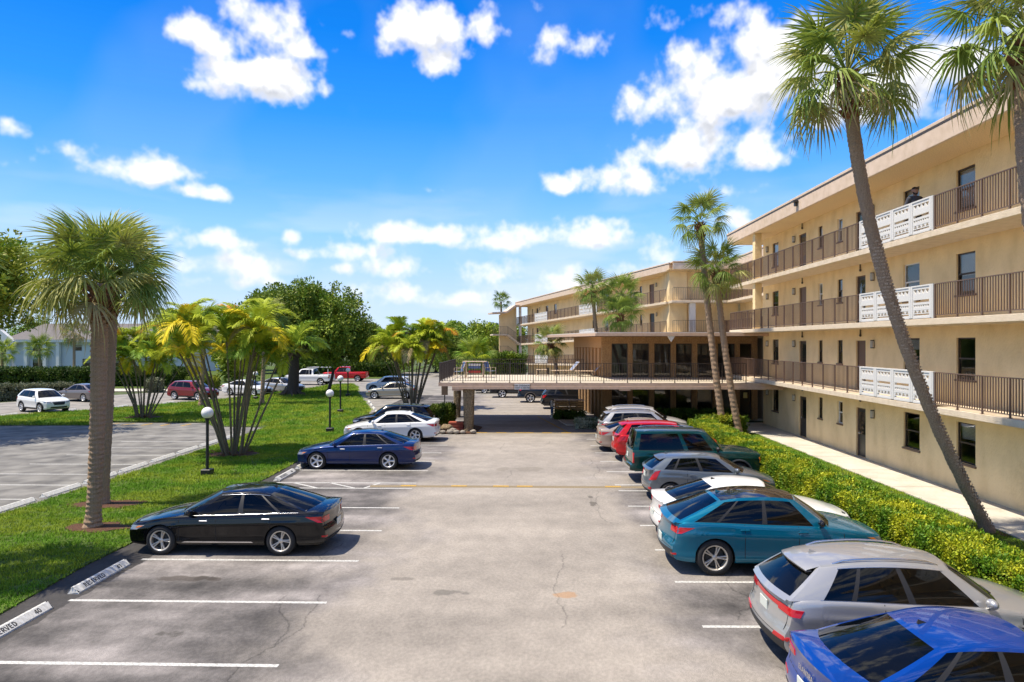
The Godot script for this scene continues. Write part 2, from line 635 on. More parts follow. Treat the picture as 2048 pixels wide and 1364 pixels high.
	M.coral = rough_mat(lin(0.48, 0.38, 0.24), tones(fractal(31, 0.05, 5), 256, Color(0.45, 0.42, 0.36), Color(1, 1, 1)), 1.1, 0.95, bumps(fractal(32, 0.06, 5), 256, 9.0), 1.2)
	M.concrete = rough_mat(lin(0.60, 0.56, 0.48), tones(fractal(33, 0.01, 6), 512, Color(0.86, 0.85, 0.82), Color(1, 1, 1), 0.7), 7.0, 0.92, fine, 0.3)
	M.stop = rough_mat(lin(0.70, 0.70, 0.67), tones(fractal(34, 0.04, 5), 256, Color(0.62, 0.61, 0.58), Color(1, 1, 1), 0.5), 0.9, 0.85, fine, 0.4)
	M.ink = mat(lin(0.03, 0.03, 0.03), 0.8)
	var worn := tones(fractal(35, 0.06, 5), 256, Color(0.45, 0.44, 0.42), Color(1, 1, 1), 0.4)
	M.line = rough_mat(lin(0.66, 0.66, 0.63), worn, 0.9, 0.8)
	M.yellow = rough_mat(lin(0.60, 0.36, 0.05), worn, 0.8, 0.8)
	M.hump = rough_mat(lin(0.30, 0.24, 0.15), worn, 0.7, 0.9)
	M.pole = mat(lin(0.012, 0.012, 0.012), 0.45)
	M.mulch = rough_mat(lin(0.24, 0.11, 0.055), tones(fractal(36, 0.08, 5), 256, Color(0.35, 0.33, 0.3), Color(1, 1, 1)), 0.8, 0.98, bumps(fractal(37, 0.1, 4), 256, 8.0), 1.0)
	M.rock = rough_mat(lin(0.46, 0.42, 0.36), tones(fractal(38, 0.04, 4), 256, Color(0.6, 0.58, 0.55), Color(1, 1, 1)), 0.6, 0.9)
	M.house = rough_mat(lin(0.66, 0.70, 0.74), grain, 2.0, 0.85)
	M.shingle = rough_mat(lin(0.22, 0.205, 0.20), tones(fractal(39, 0.05, 5), 256, Color(0.7, 0.68, 0.66), Color(1, 1, 1)), 1.4, 0.95)
	M.wood = rough_mat(lin(0.60, 0.38, 0.17), tones(fractal(40, 0.03, 3), 256, Color(0.7, 0.66, 0.6), Color(1, 1, 1)), 0.9, 0.75)
	M.tan = mat(lin(0.56, 0.42, 0.28), 0.6)
	M.sling = mat(lin(0.22, 0.26, 0.36), 0.8)
	M.red_cloth = mat(lin(0.50, 0.06, 0.04), 0.85)
	M.blue_cloth = mat(lin(0.10, 0.16, 0.32), 0.85)

	# vegetation: colours come from each copy
	for k in ["leaf", "hedge_leaf", "blade"]:
		var m := mat(Color.WHITE, 0.5 if k != "blade" else 0.75, 0.0, 0.35)
		m.vertex_color_use_as_albedo = true
		m.backlight_enabled = true
		m.backlight = Color(0.35, 0.42, 0.12)
		M[k] = m
	for e in [["fan_green", 0.13, 0.20, 0.036], ["fan_light", 0.22, 0.28, 0.055], ["fan_olive", 0.30, 0.295, 0.085], ["fan_dead", 0.34, 0.26, 0.13], ["areca_green", 0.16, 0.28, 0.022], ["areca_lime", 0.36, 0.42, 0.018], ["areca_yellow", 0.70, 0.54, 0.012], ["areca_orange", 0.60, 0.24, 0.015]]:
		var m := mat(lin(e[1], e[2], e[3]), 0.55, 0.0, 0.3)
		m.backlight_enabled = true
		m.backlight = Color(0.40, 0.44, 0.15)
		M[e[0]] = m
	var bark_t := tones(fractal(41, 0.05, 5), 256, Color(0.42, 0.40, 0.37), Color(1, 1, 1), 0.8)
	var bark_n := bumps(fractal(42, 0.07, 5), 256, 9.0)
	M.palm_bark = rough_mat(lin(0.66, 0.46, 0.30), bark_t, 0.55, 0.95, bark_n, 1.0)
	M.palm_bark_dark = rough_mat(lin(0.60, 0.44, 0.32), bark_t, 0.5, 0.95, bark_n, 1.0)
	M.palm_boot = rough_mat(lin(0.36, 0.17, 0.075), bark_t, 0.4, 0.95, bark_n, 1.0)
	M.palm_bark.uv1_scale = Vector3(1.7, 6.5, 1.7)
	M.palm_bark_dark.uv1_scale = Vector3(1.7, 6.0, 1.7)
	M.bark = rough_mat(lin(0.17, 0.13, 0.10), bark_t, 0.9, 0.95, bark_n, 1.0)
	M.scar = rough_mat(lin(0.82, 0.64, 0.50), bark_t, 0.35, 0.95)
	M.cane = rough_mat(lin(0.30, 0.25, 0.155), bark_t, 0.3, 0.85, bark_n, 0.5)
	M.twigs = rough_mat(lin(0.12, 0.09, 0.055), bark_t, 0.4, 0.95)

# ---------------------------------------------------------------- ground
func asphalt_picture() -> ImageTexture:
	# the court, x -11..11 and 4..64 m along: pale worn wheel track down the middle, greyer bays, stains, cracks
	var W := 1024
	var HH := 2048
	var f1 := fractal(21, 0.007, 5)
	var f2 := fractal(22, 0.035, 4)
	var f3 := fractal(23, 0.25, 3)
	var im := []
	for f in [f1, f2, f3]:
		var a: Image = f.get_image(W, HH)
		a.convert(Image.FORMAT_L8)
		im.append(a.get_data())
	# streaks lie across the drive, as cars pull in and out
	var fs := fractal(24, 0.012, 5)
	var si: Image = fs.get_image(W / 4, HH)
	si.resize(W, HH, Image.INTERPOLATE_CUBIC)
	si.convert(Image.FORMAT_L8)
	var st := si.get_data()
	var crack := PackedByteArray()
	crack.resize(W * HH)
	var r := RandomNumberGenerator.new()
	r.seed = 5
	var starts := []
	for k in 34: starts.append([r.randf_range(0.18, 0.80) * W, r.randf_range(0.25, 0.99) * HH, r.randf_range(-1.9, -1.2) if r.randf() < 0.75 else r.randf_range(-0.4, 0.4), r.randi_range(40, 190)])
	for s in starts:
		var x: float = s[0]
		var y: float = s[1]
		var a: float = s[2]
		for k in s[3]:
			a += r.randf_range(-0.42, 0.42)
			a = lerpf(a, s[2], 0.12)
			x += cos(a); y += sin(a)
			var xi := int(x)
			var yi := int(y)
			if xi > 0 and yi > 0 and xi < W - 1 and yi < HH - 1:
				crack[yi * W + xi] = 255
				if r.randf() < 0.3: crack[yi * W + xi + 1] = 140
	var out := PackedByteArray()
	out.resize(W * HH * 3)
	var a1: PackedByteArray = im[0]
	var a2: PackedByteArray = im[1]
	var a3: PackedByteArray = im[2]
	for y in HH:
		for x in W:
			var i := y * W + x
			var wx := x / 1023.0 * 22.0 - 11.0
			var n1 := a1[i] / 255.0 - 0.5
			var n2 := a2[i] / 255.0 - 0.5
			var n3 := a3[i] / 255.0 - 0.5
			var ns := st[i] / 255.0 - 0.5
			# worn track to sealed bays: which of the two coats lies here
			var bay := smoothstep(2.4, 5.2, absf(wx + 0.35) + n1 * 3.4 + ns * 2.6)
			var v := lerpf(0.90, 0.62, bay)
			v += n2 * lerpf(0.10, 0.20, bay) + n3 * 0.16 + ns * lerpf(0.20, 0.85, bay) + n1 * 0.06
			if wx < -8.75 + n2 * 0.2: v = 0.38 + n2 * 0.10 + n3 * 0.10
			if crack[i] > 0: v -= crack[i] / 255.0 * 0.16
			v = clampf(v, 0.12, 1.0)
			out[i * 3] = int(v * 255.0)
			out[i * 3 + 1] = int(v * (0.965 + 0.01 * bay) * 255.0)
			out[i * 3 + 2] = int(v * (0.925 + 0.05 * bay) * 255.0)
	# rust spot, oil spots
	var spots := []
	for d in [8.9, 11.6, 14.2, 16.7, 19.2, 21.8, 27.4, 29.6]:
		spots.append([-6.4 + r.randf_range(-0.5, 0.5), d + r.randf_range(-0.3, 0.3), r.randf_range(0.10, 0.26), r.randf_range(0.10, 0.22), 0.30, 0.29, 0.27])
		spots.append([4.6 + r.randf_range(-0.6, 0.3), d + 0.7, r.randf_range(0.10, 0.22), r.randf_range(0.08, 0.2), 0.30, 0.29, 0.27])
	for e in spots + [[0.95, 13.55, 0.30, 0.16, 0.98, 0.72, 0.48], [-1.55, 13.6, 0.42, 0.16, 0.52, 0.51, 0.49], [-2.8, 14.4, 0.35, 0.12, 0.6, 0.58, 0.55], [-0.2, 26.8, 0.9, 0.5, 0.70, 0.67, 0.62], [-7.2, 14.3, 0.9, 0.13, 0.34, 0.30, 0.27], [2.05, 21.5, 0.10, 0.9, 0.36, 0.34, 0.31]]:
		var cx: float = (e[0] + 11.0) / 22.0 * W
		var cy: float = HH - (e[1] - 4.0) / 60.0 * HH
		var sx: float = e[2] / 22.0 * W
		var sy: float = e[3] / 60.0 * HH
		for y in range(int(cy - sy * 2), int(cy + sy * 2)):
			for x in range(int(cx - sx * 2), int(cx + sx * 2)):
				if x < 0 or y < 0 or x >= W or y >= HH: continue
				var i := y * W + x
				var k := clampf(1.15 - (pow((x - cx) / sx, 2) + pow((y - cy) / sy, 2)) + (a2[i] / 255.0 - 0.5) * 4.0 + (a3[i] / 255.0 - 0.5), 0.0, 0.5)
				for ch in 3: out[i * 3 + ch] = int(lerpf(out[i * 3 + ch], e[4 + ch] * 255.0, k))
	return ImageTexture.create_from_image(Image.create_from_data(W, HH, false, Image.FORMAT_RGB8, out))

func outline(pts: Array) -> PackedVector2Array:
	var o := PackedVector2Array()
	for p in pts: o.append(Vector2(p[0], -p[1]))
	return o

var lawn_areas := []

func ground() -> void:
	var grit := tones(fractal(25, 0.22, 3), 512, Color(0.55, 0.55, 0.55), Color(1, 1, 1), 0.5)
	var grit_n := bumps(fractal(26, 0.25, 3), 512, 4.0)
	var s := Shape.new()
	s.slab(outline([[-900, -60], [900, -60], [900, 1500], [-900, 1500]]), -0.08, -0.08)
	var base := rough_mat(lin(0.10, 0.13, 0.035), tones(fractal(27, 0.03, 5), 512, Color(0.6, 0.62, 0.5), Color(1, 1, 1)), 14.0, 0.95)
	setting("ground", s, base)
	# the court itself
	var court := mat(lin(0.495, 0.48, 0.45), 0.9)
	court.albedo_texture = asphalt_picture()
	court.uv1_scale = Vector3(1.0 / 22.0, 1.0 / 60.0, 1)
	court.uv1_offset = Vector3(0.5, 64.0 / 60.0, 0)
	court.detail_enabled = true
	court.detail_albedo = grit
	court.detail_blend_mode = BaseMaterial3D.BLEND_MODE_MUL
	court.detail_uv_layer = BaseMaterial3D.DETAIL_UV_2
	court.uv2_scale = Vector3(1.0 / 2.3, 1.0 / 2.3, 1)
	s = Shape.new()
	s.two_uv = true
	s.slab(outline([[-10.9, 4.1], [10.9, 4.1], [10.9, 63.9], [-10.9, 63.9]]), 0.0, 0.0)
	setting("driveway", s, court)
	var blot := tones(fractal(28, 0.02, 5), 512, Color(0.70, 0.70, 0.70), Color(1, 0.99, 0.97), 0.7)
	var asphalt := rough_mat(lin(0.315, 0.30, 0.275), blot, 17.0, 0.92)
	var old := rough_mat(lin(0.255, 0.245, 0.23), tones(fractal(48, 0.018, 5), 512, Color(0.55, 0.55, 0.55), Color(1, 1, 0.98), 0.7), 13.0, 0.92)
	s = Shape.new()
	s.slab(outline([[-10.9, -20], [10.9, -20], [10.9, 4.1], [-10.9, 4.1]]), 0.0, 0.0)
	setting("driveway", s, asphalt)
	s = Shape.new()
	s.slab(outline([[-60, 2], [-14.9, 2], [-14.9, 41.8], [-60, 41.8]]), -0.012, -0.012)
	setting("parking_lot", s, old)
	s = Shape.new()
	s.slab(outline([[-26, 63.9], [12, 63.9], [12, 112], [-30, 112]]), -0.004, -0.004)
	setting("parking_lot", s, asphalt)
	s = Shape.new()
	s.slab(outline([[-20, 44], [-10.9, 44], [-10.9, 63.9], [-20, 63.9]]), -0.008, -0.008)
	setting("parking_lot", s, asphalt)
	s = Shape.new()
	s.slab(outline([[-52, 18], [-42, 16], [-26.0, 58], [-20.5, 78], [-20.5, 92], [-33.0, 92], [-36.5, 68], [-46.0, 51], [-64, 30]]), -0.016, -0.016)
	setting("road", s, asphalt)
	s = Shape.new()
	s.slab(outline([[-90, 66], [-36, 69], [-36, 72.5], [-90, 72.5]]), -0.02, -0.02)
	setting("road", s, M.concrete)
	# lawns stand a little proud of the asphalt
	var turf := rough_mat(lin(0.145, 0.225, 0.022), tones(fractal(29, 0.035, 5), 512, Color(0.52, 0.55, 0.42), Color(1, 1, 1), 0.8), 5.0, 0.95, bumps(fractal(30, 0.2, 4), 256, 8.0), 1.0)
	var west := [[-15.08, 3], [-9.66, 3], [-9.62, 12], [-9.85, 15], [-9.7, 20], [-9.5, 25], [-9.6, 30], [-9.7, 38], [-10.0, 42], [-11.6, 50.5], [-13.6, 57], [-16.4, 66], [-18.6, 75], [-20.6, 80.5], [-22.2, 79.5], [-23.4, 72], [-26.0, 60], [-28.9, 54.3], [-31.4, 50], [-35.0, 45.2], [-38.5, 41.6], [-40, 40.1], [-31.6, 40.2], [-26.3, 40.4], [-26.0, 42.5], [-20.0, 42.2], [-18.6, 40.1], [-15.2, 39.6], [-15.0, 33], [-15.05, 24], [-15.2, 19]]
	var lanes := [west, [[8.25, 6], [12.26, 6], [12.26, 37.2], [8.25, 36.5]], [[-90, 57], [-47, 55.5], [-40.5, 65.9], [-90, 65]], [[-90, 72.6], [-36.2, 72.6], [-33.6, 92.1], [-20, 92.1], [-20, 140], [-90, 140]]]
	for k in lanes.size():
		var pl := outline(lanes[k])
		s = Shape.new()
		s.slab(pl, -0.06, 0.035 if k != 1 else 0.09)
		setting("lawn", s, turf)
		lawn_areas.append(pl)
	s = Shape.new()
	s.slab(outline([[12.28, 4], [14.24, 4], [14.24, 41.6], [12.28, 41.6]]), -0.05, 0.12)
	var walk := setting("walkway", s, M.concrete)
	s = Shape.new()
	for k in 12:
		s.box(D(12.285, 0.121, 5.0 + k * 3.05), D(14.2, 0.1225, 5.0 + k * 3.05 - 0.012))
	put("joint", s, M.gap, walk).set_meta("kind", "stuff")

func stripe(s: Shape, x0: float, d0: float, x1: float, d1: float, w := 0.10, y := 0.004) -> void:
	var a := Vector2(x0, -d0)
	var b := Vector2(x1, -d1)
	var n := (b - a).orthogonal().normalized() * w / 2
	s.quad(Vector3(a.x - n.x, y, a.y - n.y), Vector3(a.x + n.x, y, a.y + n.y), Vector3(b.x + n.x, y, b.y + n.y), Vector3(b.x - n.x, y, b.y - n.y))

func markings() -> void:
	var g := "painted parking bay lines"
	for d in [10.48, 13.03, 15.52, 18.02, 20.5, 26.45, 28.55, 30.7, 33.0, 36.6]:
		var s := Shape.new()
		stripe(s, -8.85, d, -3.83, d - 0.02)
		bay_line(s, M.line, g)
	var s2 := Shape.new()
	for e in [[-8.9, 23.2, -3.9, 23.2], [-8.9, 24.1, -3.9, 24.1], [-8.3, 24.1, -7.2, 23.25], [-7.0, 24.1, -5.9, 23.25], [-5.55, 23.25, -5.2, 24.05]]:
		stripe(s2, e[0], e[1], e[2], e[3], 0.10)
	bay_line(s2, M.line, g)
	for d in [7.6, 9.85, 12.06, 14.29, 16.48, 18.66, 20.85, 23.0, 23.95, 26.4, 28.65, 30.85, 33.0, 35.1]:
		var s := Shape.new()
		stripe(s, 3.09, d, 8.3, d + 0.05)
		bay_line(s, M.line, g)
	for d in [21.4, 23.55, 25.5, 27.6, 29.85, 31.9, 33.95, 35.95]:
		var s := Shape.new()
		stripe(s, -20.4, d, -15.6, d, 0.09, -0.008)
		bay_line(s, M.line, g)
	for e in [[-25.5, 41.2, -25.1, 42.3], [-24.35, 41.2, -24.1, 42.2], [-23.1, 41.2, -23.0, 42.2], [-21.85, 41.0, -21.8, 42.1], [-20.6, 41.0, -20.5, 42.0]]:
		var s := Shape.new()
		stripe(s, e[0], e[1] - 0.7, e[2], e[3] - 0.7, 0.16, -0.008)
		bay_line(s, M.yellow, "yellow painted bay ticks")
	for d in [50.2, 53.5, 56.6]:
		var s := Shape.new()
		stripe(s, -12.2, d, -8.0, d, 0.10, 0.004)
		bay_line(s, M.line, g)
	var s3 := Shape.new()
	stripe(s3, 0.75, 45.9, 2.35, 37.4, 0.12)
	bay_line(s3, M.yellow, "yellow lane lines under the deck")

func bay_line(s: Shape, m: Material, g: String) -> void:
	var o := put("painted_line", s, m)
	o.set_meta("kind", "structure")

# ---------------------------------------------------------------- buildings
const FLOORS := [0.12, 2.98, 5.74, 8.50]

# a window set in an opening of a wall in the plane z = 0
func window(b: Node, x0: float, x1: float, y0: float, y1: float, look: String, blind := 0.0, far := false) -> void:
	var fm: Material = M.white_frame if look == "white" else M.bronze
	var s := Shape.new()
	var w := 0.045
	var za := -0.11
	var zb := -0.06
	s.box(Vector3(x0, y0, za), Vector3(x0 + w, y1, zb)); s.box(Vector3(x1 - w, y0, za), Vector3(x1, y1, zb))
	s.box(Vector3(x0 + w, y1 - w, za), Vector3(x1 - w, y1, zb)); s.box(Vector3(x0 + w, y0, za), Vector3(x1 - w, y0 + w, zb))
	var ym := lerpf(y0, y1, 0.5)
	s.box(Vector3(x0 + w, ym - 0.025, za), Vector3(x1 - w, ym + 0.025, zb + 0.012))
	var o := put("window", s, fm, b)
	for e in [[y0 + w, ym - 0.025, -0.098], [ym + 0.025, y1 - w, -0.078]]:
		var p := Shape.new()
		p.box(Vector3(x0 + w, e[0], e[2] - 0.003), Vector3(x1 - w, e[1], e[2] + 0.003))
		put("pane", p, M.pane, o)
	if not far:
		var sl := Shape.new()
		sl.box(Vector3(x0 - 0.05, y0 - 0.07, -0.13), Vector3(x1 + 0.05, y0 - 0.002, 0.05), 0.008)
		put("sill", sl, M.door_brown, o)
	if blind > 0.0:
		var bs := Shape.new()
		var y := y1 - 0.06
		while y > lerpf(y1, y0, blind):
			bs.quad(Vector3(x0 + 0.05, y, -0.150), Vector3(x1 - 0.05, y, -0.150), Vector3(x1 - 0.05, y - 0.040, -0.166), Vector3(x0 + 0.05, y - 0.040, -0.166))
			y -= 0.045
		put("blind", bs, M.blind, o)

func door(b: Node, x0: float, x1: float, y0: float, screen: bool, far := false) -> void:
	var y1 := y0 + 2.08
	var s := Shape.new()
	s.box(Vector3(x0 + 0.05, y0 + 0.02, -0.135), Vector3(x1 - 0.05, y1 - 0.05, -0.095), 0.004)
	var o := put("door", s, M.door_screen if screen else M.door_brown, b)
	var f := Shape.new()
	f.box(Vector3(x0, y0, -0.139), Vector3(x0 + 0.048, y1, -0.06)); f.box(Vector3(x1 - 0.048, y0, -0.139), Vector3(x1, y1, -0.06))
	f.box(Vector3(x0 + 0.048, y1 - 0.048, -0.139), Vector3(x1 - 0.048, y1, -0.06))
	put("door_frame", f, M.door_brown, o)
	if far: return
	var h := Shape.new()
	h.ball(Vector3(x0 + 0.13, y0 + 0.98, -0.065), Vector3(0.03, 0.03, 0.03), 5, 8)
	h.box(Vector3(x0 + 0.11, y0 + 0.92, -0.094), Vector3(x0 + 0.15, y0 + 1.04, -0.085))
	put("handle", h, M.chrome, o)
	if screen:
		var g := Shape.new()
		g.box(Vector3(x0 + 0.14, y0 + 0.95, -0.094), Vector3(x1 - 0.14, y1 - 0.18, -0.088))
		put("door_glass", g, M.pane, o)

func sconce(b: Node, x: float, y: float) -> void:
	var s := Shape.new()
	s.lathe([[0.03, -0.17], [0.075, -0.17], [0.075, 0.17], [0.03, 0.17]], Vector3(x, y, 0.07), Vector3.UP, 10, false)
	s.box(Vector3(x - 0.05, y - 0.12, 0.0), Vector3(x + 0.05, y + 0.12, 0.06))
	put("wall_lamp", s, M.sconce, b)
	var g := Shape.new()
	g.lathe([[0.079, -0.13], [0.079, 0.13]], Vector3(x, y, 0.074), Vector3.UP, 10)
	put("lamp_shade", g, M.sconce_glass, b.get_child(b.get_child_count() - 1))

# railing from a to b at floor level: rails are the part, posts and pickets its pieces
func railing(b: Node, a: Vector3, e: Vector3, gap: float, bay: float, singly: bool, hi := 1.07, m: Material = null) -> void:
	if m == null: m = M.picket
	var dir := (e - a).normalized()
	var len := (e - a).length()
	var s := Shape.new()
	s.bar(a + Vector3(0, hi, 0), e + Vector3(0, hi, 0), 0.05, 0.028)
	s.bar(a + Vector3(0, 0.10, 0), e + Vector3(0, 0.10, 0), 0.030, 0.025)
	var o := put("railing", s, m, b)
	var ps := Shape.new()
	ps.box(Vector3(-0.021, 0.0, -0.021), Vector3(0.021, hi - 0.014, 0.021))
	ps.box(Vector3(-0.045, 0.0, -0.045), Vector3(0.045, 0.012, 0.045))
	var pm := ps.mesh(m)
	var ks := Shape.new()
	ks.box(Vector3(-0.011, 0.113, -0.011), Vector3(0.011, hi - 0.014, 0.011))
	var km := ks.mesh(m)
	var nb := maxi(1, int(round(len / bay)))
	for k in nb + 1:
		var p := put_mesh("post", pm, o)
		p.position = a + dir * (len * k / nb)
	var all := Shape.new()
	for k in nb:
		var n := int(round(len / nb / gap))
		for j in range(1, n):
			var at := a + dir * (len * (k + float(j) / n) / nb)
			if singly:
				var p := put_mesh("picket", km, o)
				p.position = at
			else:
				all.box(at + Vector3(-0.009, 0.113, -0.009), at + Vector3(0.009, hi - 0.014, 0.009))
	if not singly:
		put("pickets", all, m, o).set_meta("kind", "stuff")

# precast screen block panel: a slotted band, rows of pointed holes, in the plane z = 0
var breeze_mesh: Mesh

func breeze_panel(b: Node, x0: float, y0: float, wide: float, high: float) -> void:
	if breeze_mesh == null:
		var s := Shape.new()
		var t := 0.07
		var W := 1.0
		var bands := [[0.06, 0.14], [0.17, 0.26], [0.345, 0.425], [0.50, 0.58], [0.77, 0.90]]
		var y := 0.0
		for q in bands:
			s.box(Vector3(0, y, 0), Vector3(W, q[0], t))
			s.box(Vector3(0, q[0], 0), Vector3(0.12, q[1], t)); s.box(Vector3(W - 0.12, q[0], 0), Vector3(W, q[1], t))
			y = q[1]
		s.box(Vector3(0, y, 0), Vector3(W, 1.0, t))
		s.box(Vector3(0, 0.985, -0.02), Vector3(W, 1.03, t + 0.02)); s.box(Vector3(0.0, 0.02, t), Vector3(0.085, 0.985, t + 0.02)); s.box(Vector3(W - 0.085, 0.02, t), Vector3(W, 0.985, t + 0.02))
		s.box(Vector3(0.12, 0.06, 0.02), Vector3(W - 0.12, 0.10, t - 0.01))
		# solid teeth between the pointed holes
		for e in [[0.77, 0.90, 4, 0.82, 0.06], [0.345, 0.425, 7, 0.78, 0.16], [0.17, 0.26, 4, 0.12, 0.80]]:
			var n: int = e[2]
			var pw := 0.76 / n
			for k in n + 1:
				var cx := 0.12 + pw * k
				var lo: float = pw * 0.5 * e[3]
				var hi2: float = pw * 0.5 * e[4]
				var pts := PackedVector2Array([Vector2(maxf(cx - lo, 0.12), e[0]), Vector2(minf(cx + lo, 0.88), e[0]), Vector2(minf(cx + hi2, 0.88), e[1]), Vector2(maxf(cx - hi2, 0.12), e[1])])
				s.plate(pts, 0.005, t - 0.005)
		breeze_mesh = s.mesh(M.breeze)
	var o := put_mesh("screen_panel", breeze_mesh, b)
	o.position = Vector3(x0, y0, 1.42)
	o.scale = Vector3(wide, high, 1.0)

# a gallery-access wing: wall in z = 0, u along x, walkways out to z = 1.5
func wing(b: Node3D, len: float, feats: Array, panels: Array, far: bool, near_from := 1.0e9, u_start := -1.75, levels := 4) -> void:
	var holes := []
	for k in levels:
		var f: float = FLOORS[k]
		for e in feats:
			var top := 2.08 if e[0] == "door" else (2.16 if e[0] != "narrow" else 2.10)
			var low := 0.0 if e[0] == "door" else (1.05 if e[0] == "narrow" else 0.80)
			if k == 0 and e[0] != "door":
				low += 0.14; top += 0.10
			holes.append([e[1], e[2], f + low, f + top])
	var s := Shape.new()
	s.wall(0.0, len, 0.0, 11.12, holes, 0.14)
	s.quad(Vector3(0, 0, -9), Vector3(0, 11.12, -9), Vector3(0, 11.12, 0), Vector3(0, 0, 0))
	s.quad(Vector3(len, 0, 0), Vector3(len, 11.12, 0), Vector3(len, 11.12, -9), Vector3(len, 0, -9))
	put("wall", s, M.stucco, b)
	# rooms behind: back wall, floors, cross walls
	s = Shape.new()
	s.box(Vector3(0.05, 0.0, -4.4), Vector3(len - 0.05, 11.05, -4.2))
	for k in levels:
		s.box(Vector3(0.05, FLOORS[k] - 0.19, -4.2), Vector3(len - 0.05, FLOORS[k] - 0.01, -0.02))
	var cx := 0.1
	while cx < len:
		s.box(Vector3(cx, 0.0, -4.2), Vector3(cx + 0.12, 11.05, -0.16))
		cx += 10.25
	put("interior", s, M.inside, b)
	# roof
	s = Shape.new()
	s.box(Vector3(u_start - 0.15, 11.10, -9.2), Vector3(len + 0.6, 11.16, 1.44))
	put("soffit", s, M.soffit, b)
	s = Shape.new()
	s.box(Vector3(u_start - 0.25, 11.09, 1.44), Vector3(len + 0.7, 11.64, 1.56), 0.01)
	s.box(Vector3(u_start - 0.25, 11.09, -9.3), Vector3(u_start - 0.13, 11.64, 1.438), 0.01)
	s.box(Vector3(len + 0.58, 11.09, -9.3), Vector3(len + 0.7, 11.64, 1.438), 0.01)
	put("fascia", s, M.fascia, b)
	s = Shape.new()
	s.box(Vector3(u_start - 0.25, 11.645, 1.50), Vector3(len + 0.7, 11.69, 1.575))
	s.box(Vector3(u_start - 0.265, 11.645, -9.3), Vector3(u_start - 0.2, 11.69, 1.575))
	put("drip_edge", s, M.drip, b)
	s = Shape.new()
	s.box(Vector3(u_start - 0.27, 11.692, -9.3), Vector3(len + 0.7, 11.80, 1.59), 0.01)
	put("roof", s, M.fascia, b)
	# walkways
	for k in range(1, levels):
		var f: float = FLOORS[k]
		s = Shape.new()
		s.box(Vector3(u_start, f - 0.20, 0.002), Vector3(len, f - 0.002, 1.50), 0.008)
		put("walkway_slab", s, M.slab_edge, b)
	for k in levels:
		var f: float = FLOORS[k]
		for e in feats:
			match e[0]:
				"door":
					door(b, e[1], e[2], f, (int(e[1] * 7) + k) % 3 != 0, far)
				"narrow":
					window(b, e[1], e[2], f + 1.05 + (0.14 if k == 0 else 0.0), f + 2.10 + (0.10 if k == 0 else 0.0), "white" if (int(e[1] * 5) + k * 2) % 3 == 0 else "bronze", 0.0 if (k + int(e[1])) % 2 else 0.45, far)
				"lamp":
					sconce(b, e[1], f + 1.95)
				_:
					window(b, e[1], e[2], f + 0.80 + (0.14 if k == 0 else 0.0), f + 2.16 + (0.10 if k == 0 else 0.0), "white" if e[0] == "mid" and k == 2 else "bronze", [0.4, 0.0, 0.52, 0.9][k] if e[0] == "big" else [0.0, 0.3, 0.0, 0.5][k], far)
		if k == 0: continue
		# rails between the screen panels
		var at := u_start + 0.05
		for p in panels:
			railing(b, Vector3(at, f, 1.44), Vector3(p - 0.02, f, 1.44), 0.115, 1.13, at >= near_from)
			var n := 4
			for j in n:
				breeze_panel(b, p + j * 1.155, f + 0.02, 1.145, 1.04)
			for q in [[p - 0.02, p - 0.002], [p + n * 1.155 - 0.008, p + n * 1.155 + 0.07]]:
				var ends := Shape.new()
				ends.box(Vector3(q[0], f, 1.40), Vector3(q[1], f + 1.09, 1.50))
				put("panel_post", ends, M.breeze, b)
			at = p + n * 1.155 + 0.09
		railing(b, Vector3(at, f, 1.44), Vector3(len - 0.05, f, 1.44), 0.115, 1.13, at >= near_from)
		# end of the walkway
		railing(b, Vector3(u_start + 0.05, f, 0.05), Vector3(u_start + 0.05, f, 1.42), 0.115, 1.3, false)
	for k in [1, 2, 3]:
		pass

func unit(at: float, sg: float) -> Array:
	var out := []
	for e in [["small", 1.53, 2.47], ["door", 5.37, 6.29], ["narrow", 7.74, 8.19], ["narrow", 9.77, 10.27], ["door", 11.52, 12.35], ["mid", 15.23, 16.28], ["big", 18.39, 19.35]]:
		out.append([e[0], minf(at + sg * e[1], at + sg * e[2]), maxf(at + sg * e[1], at + sg * e[2])])
	for x in [0.85, 4.85, 13.05]:
		out.append(["lamp", at + sg * x, at + sg * x])
	return out

func split_lamps(feats: Array) -> Array:
	return feats.filter(func(e): return e[0] != "lamp")

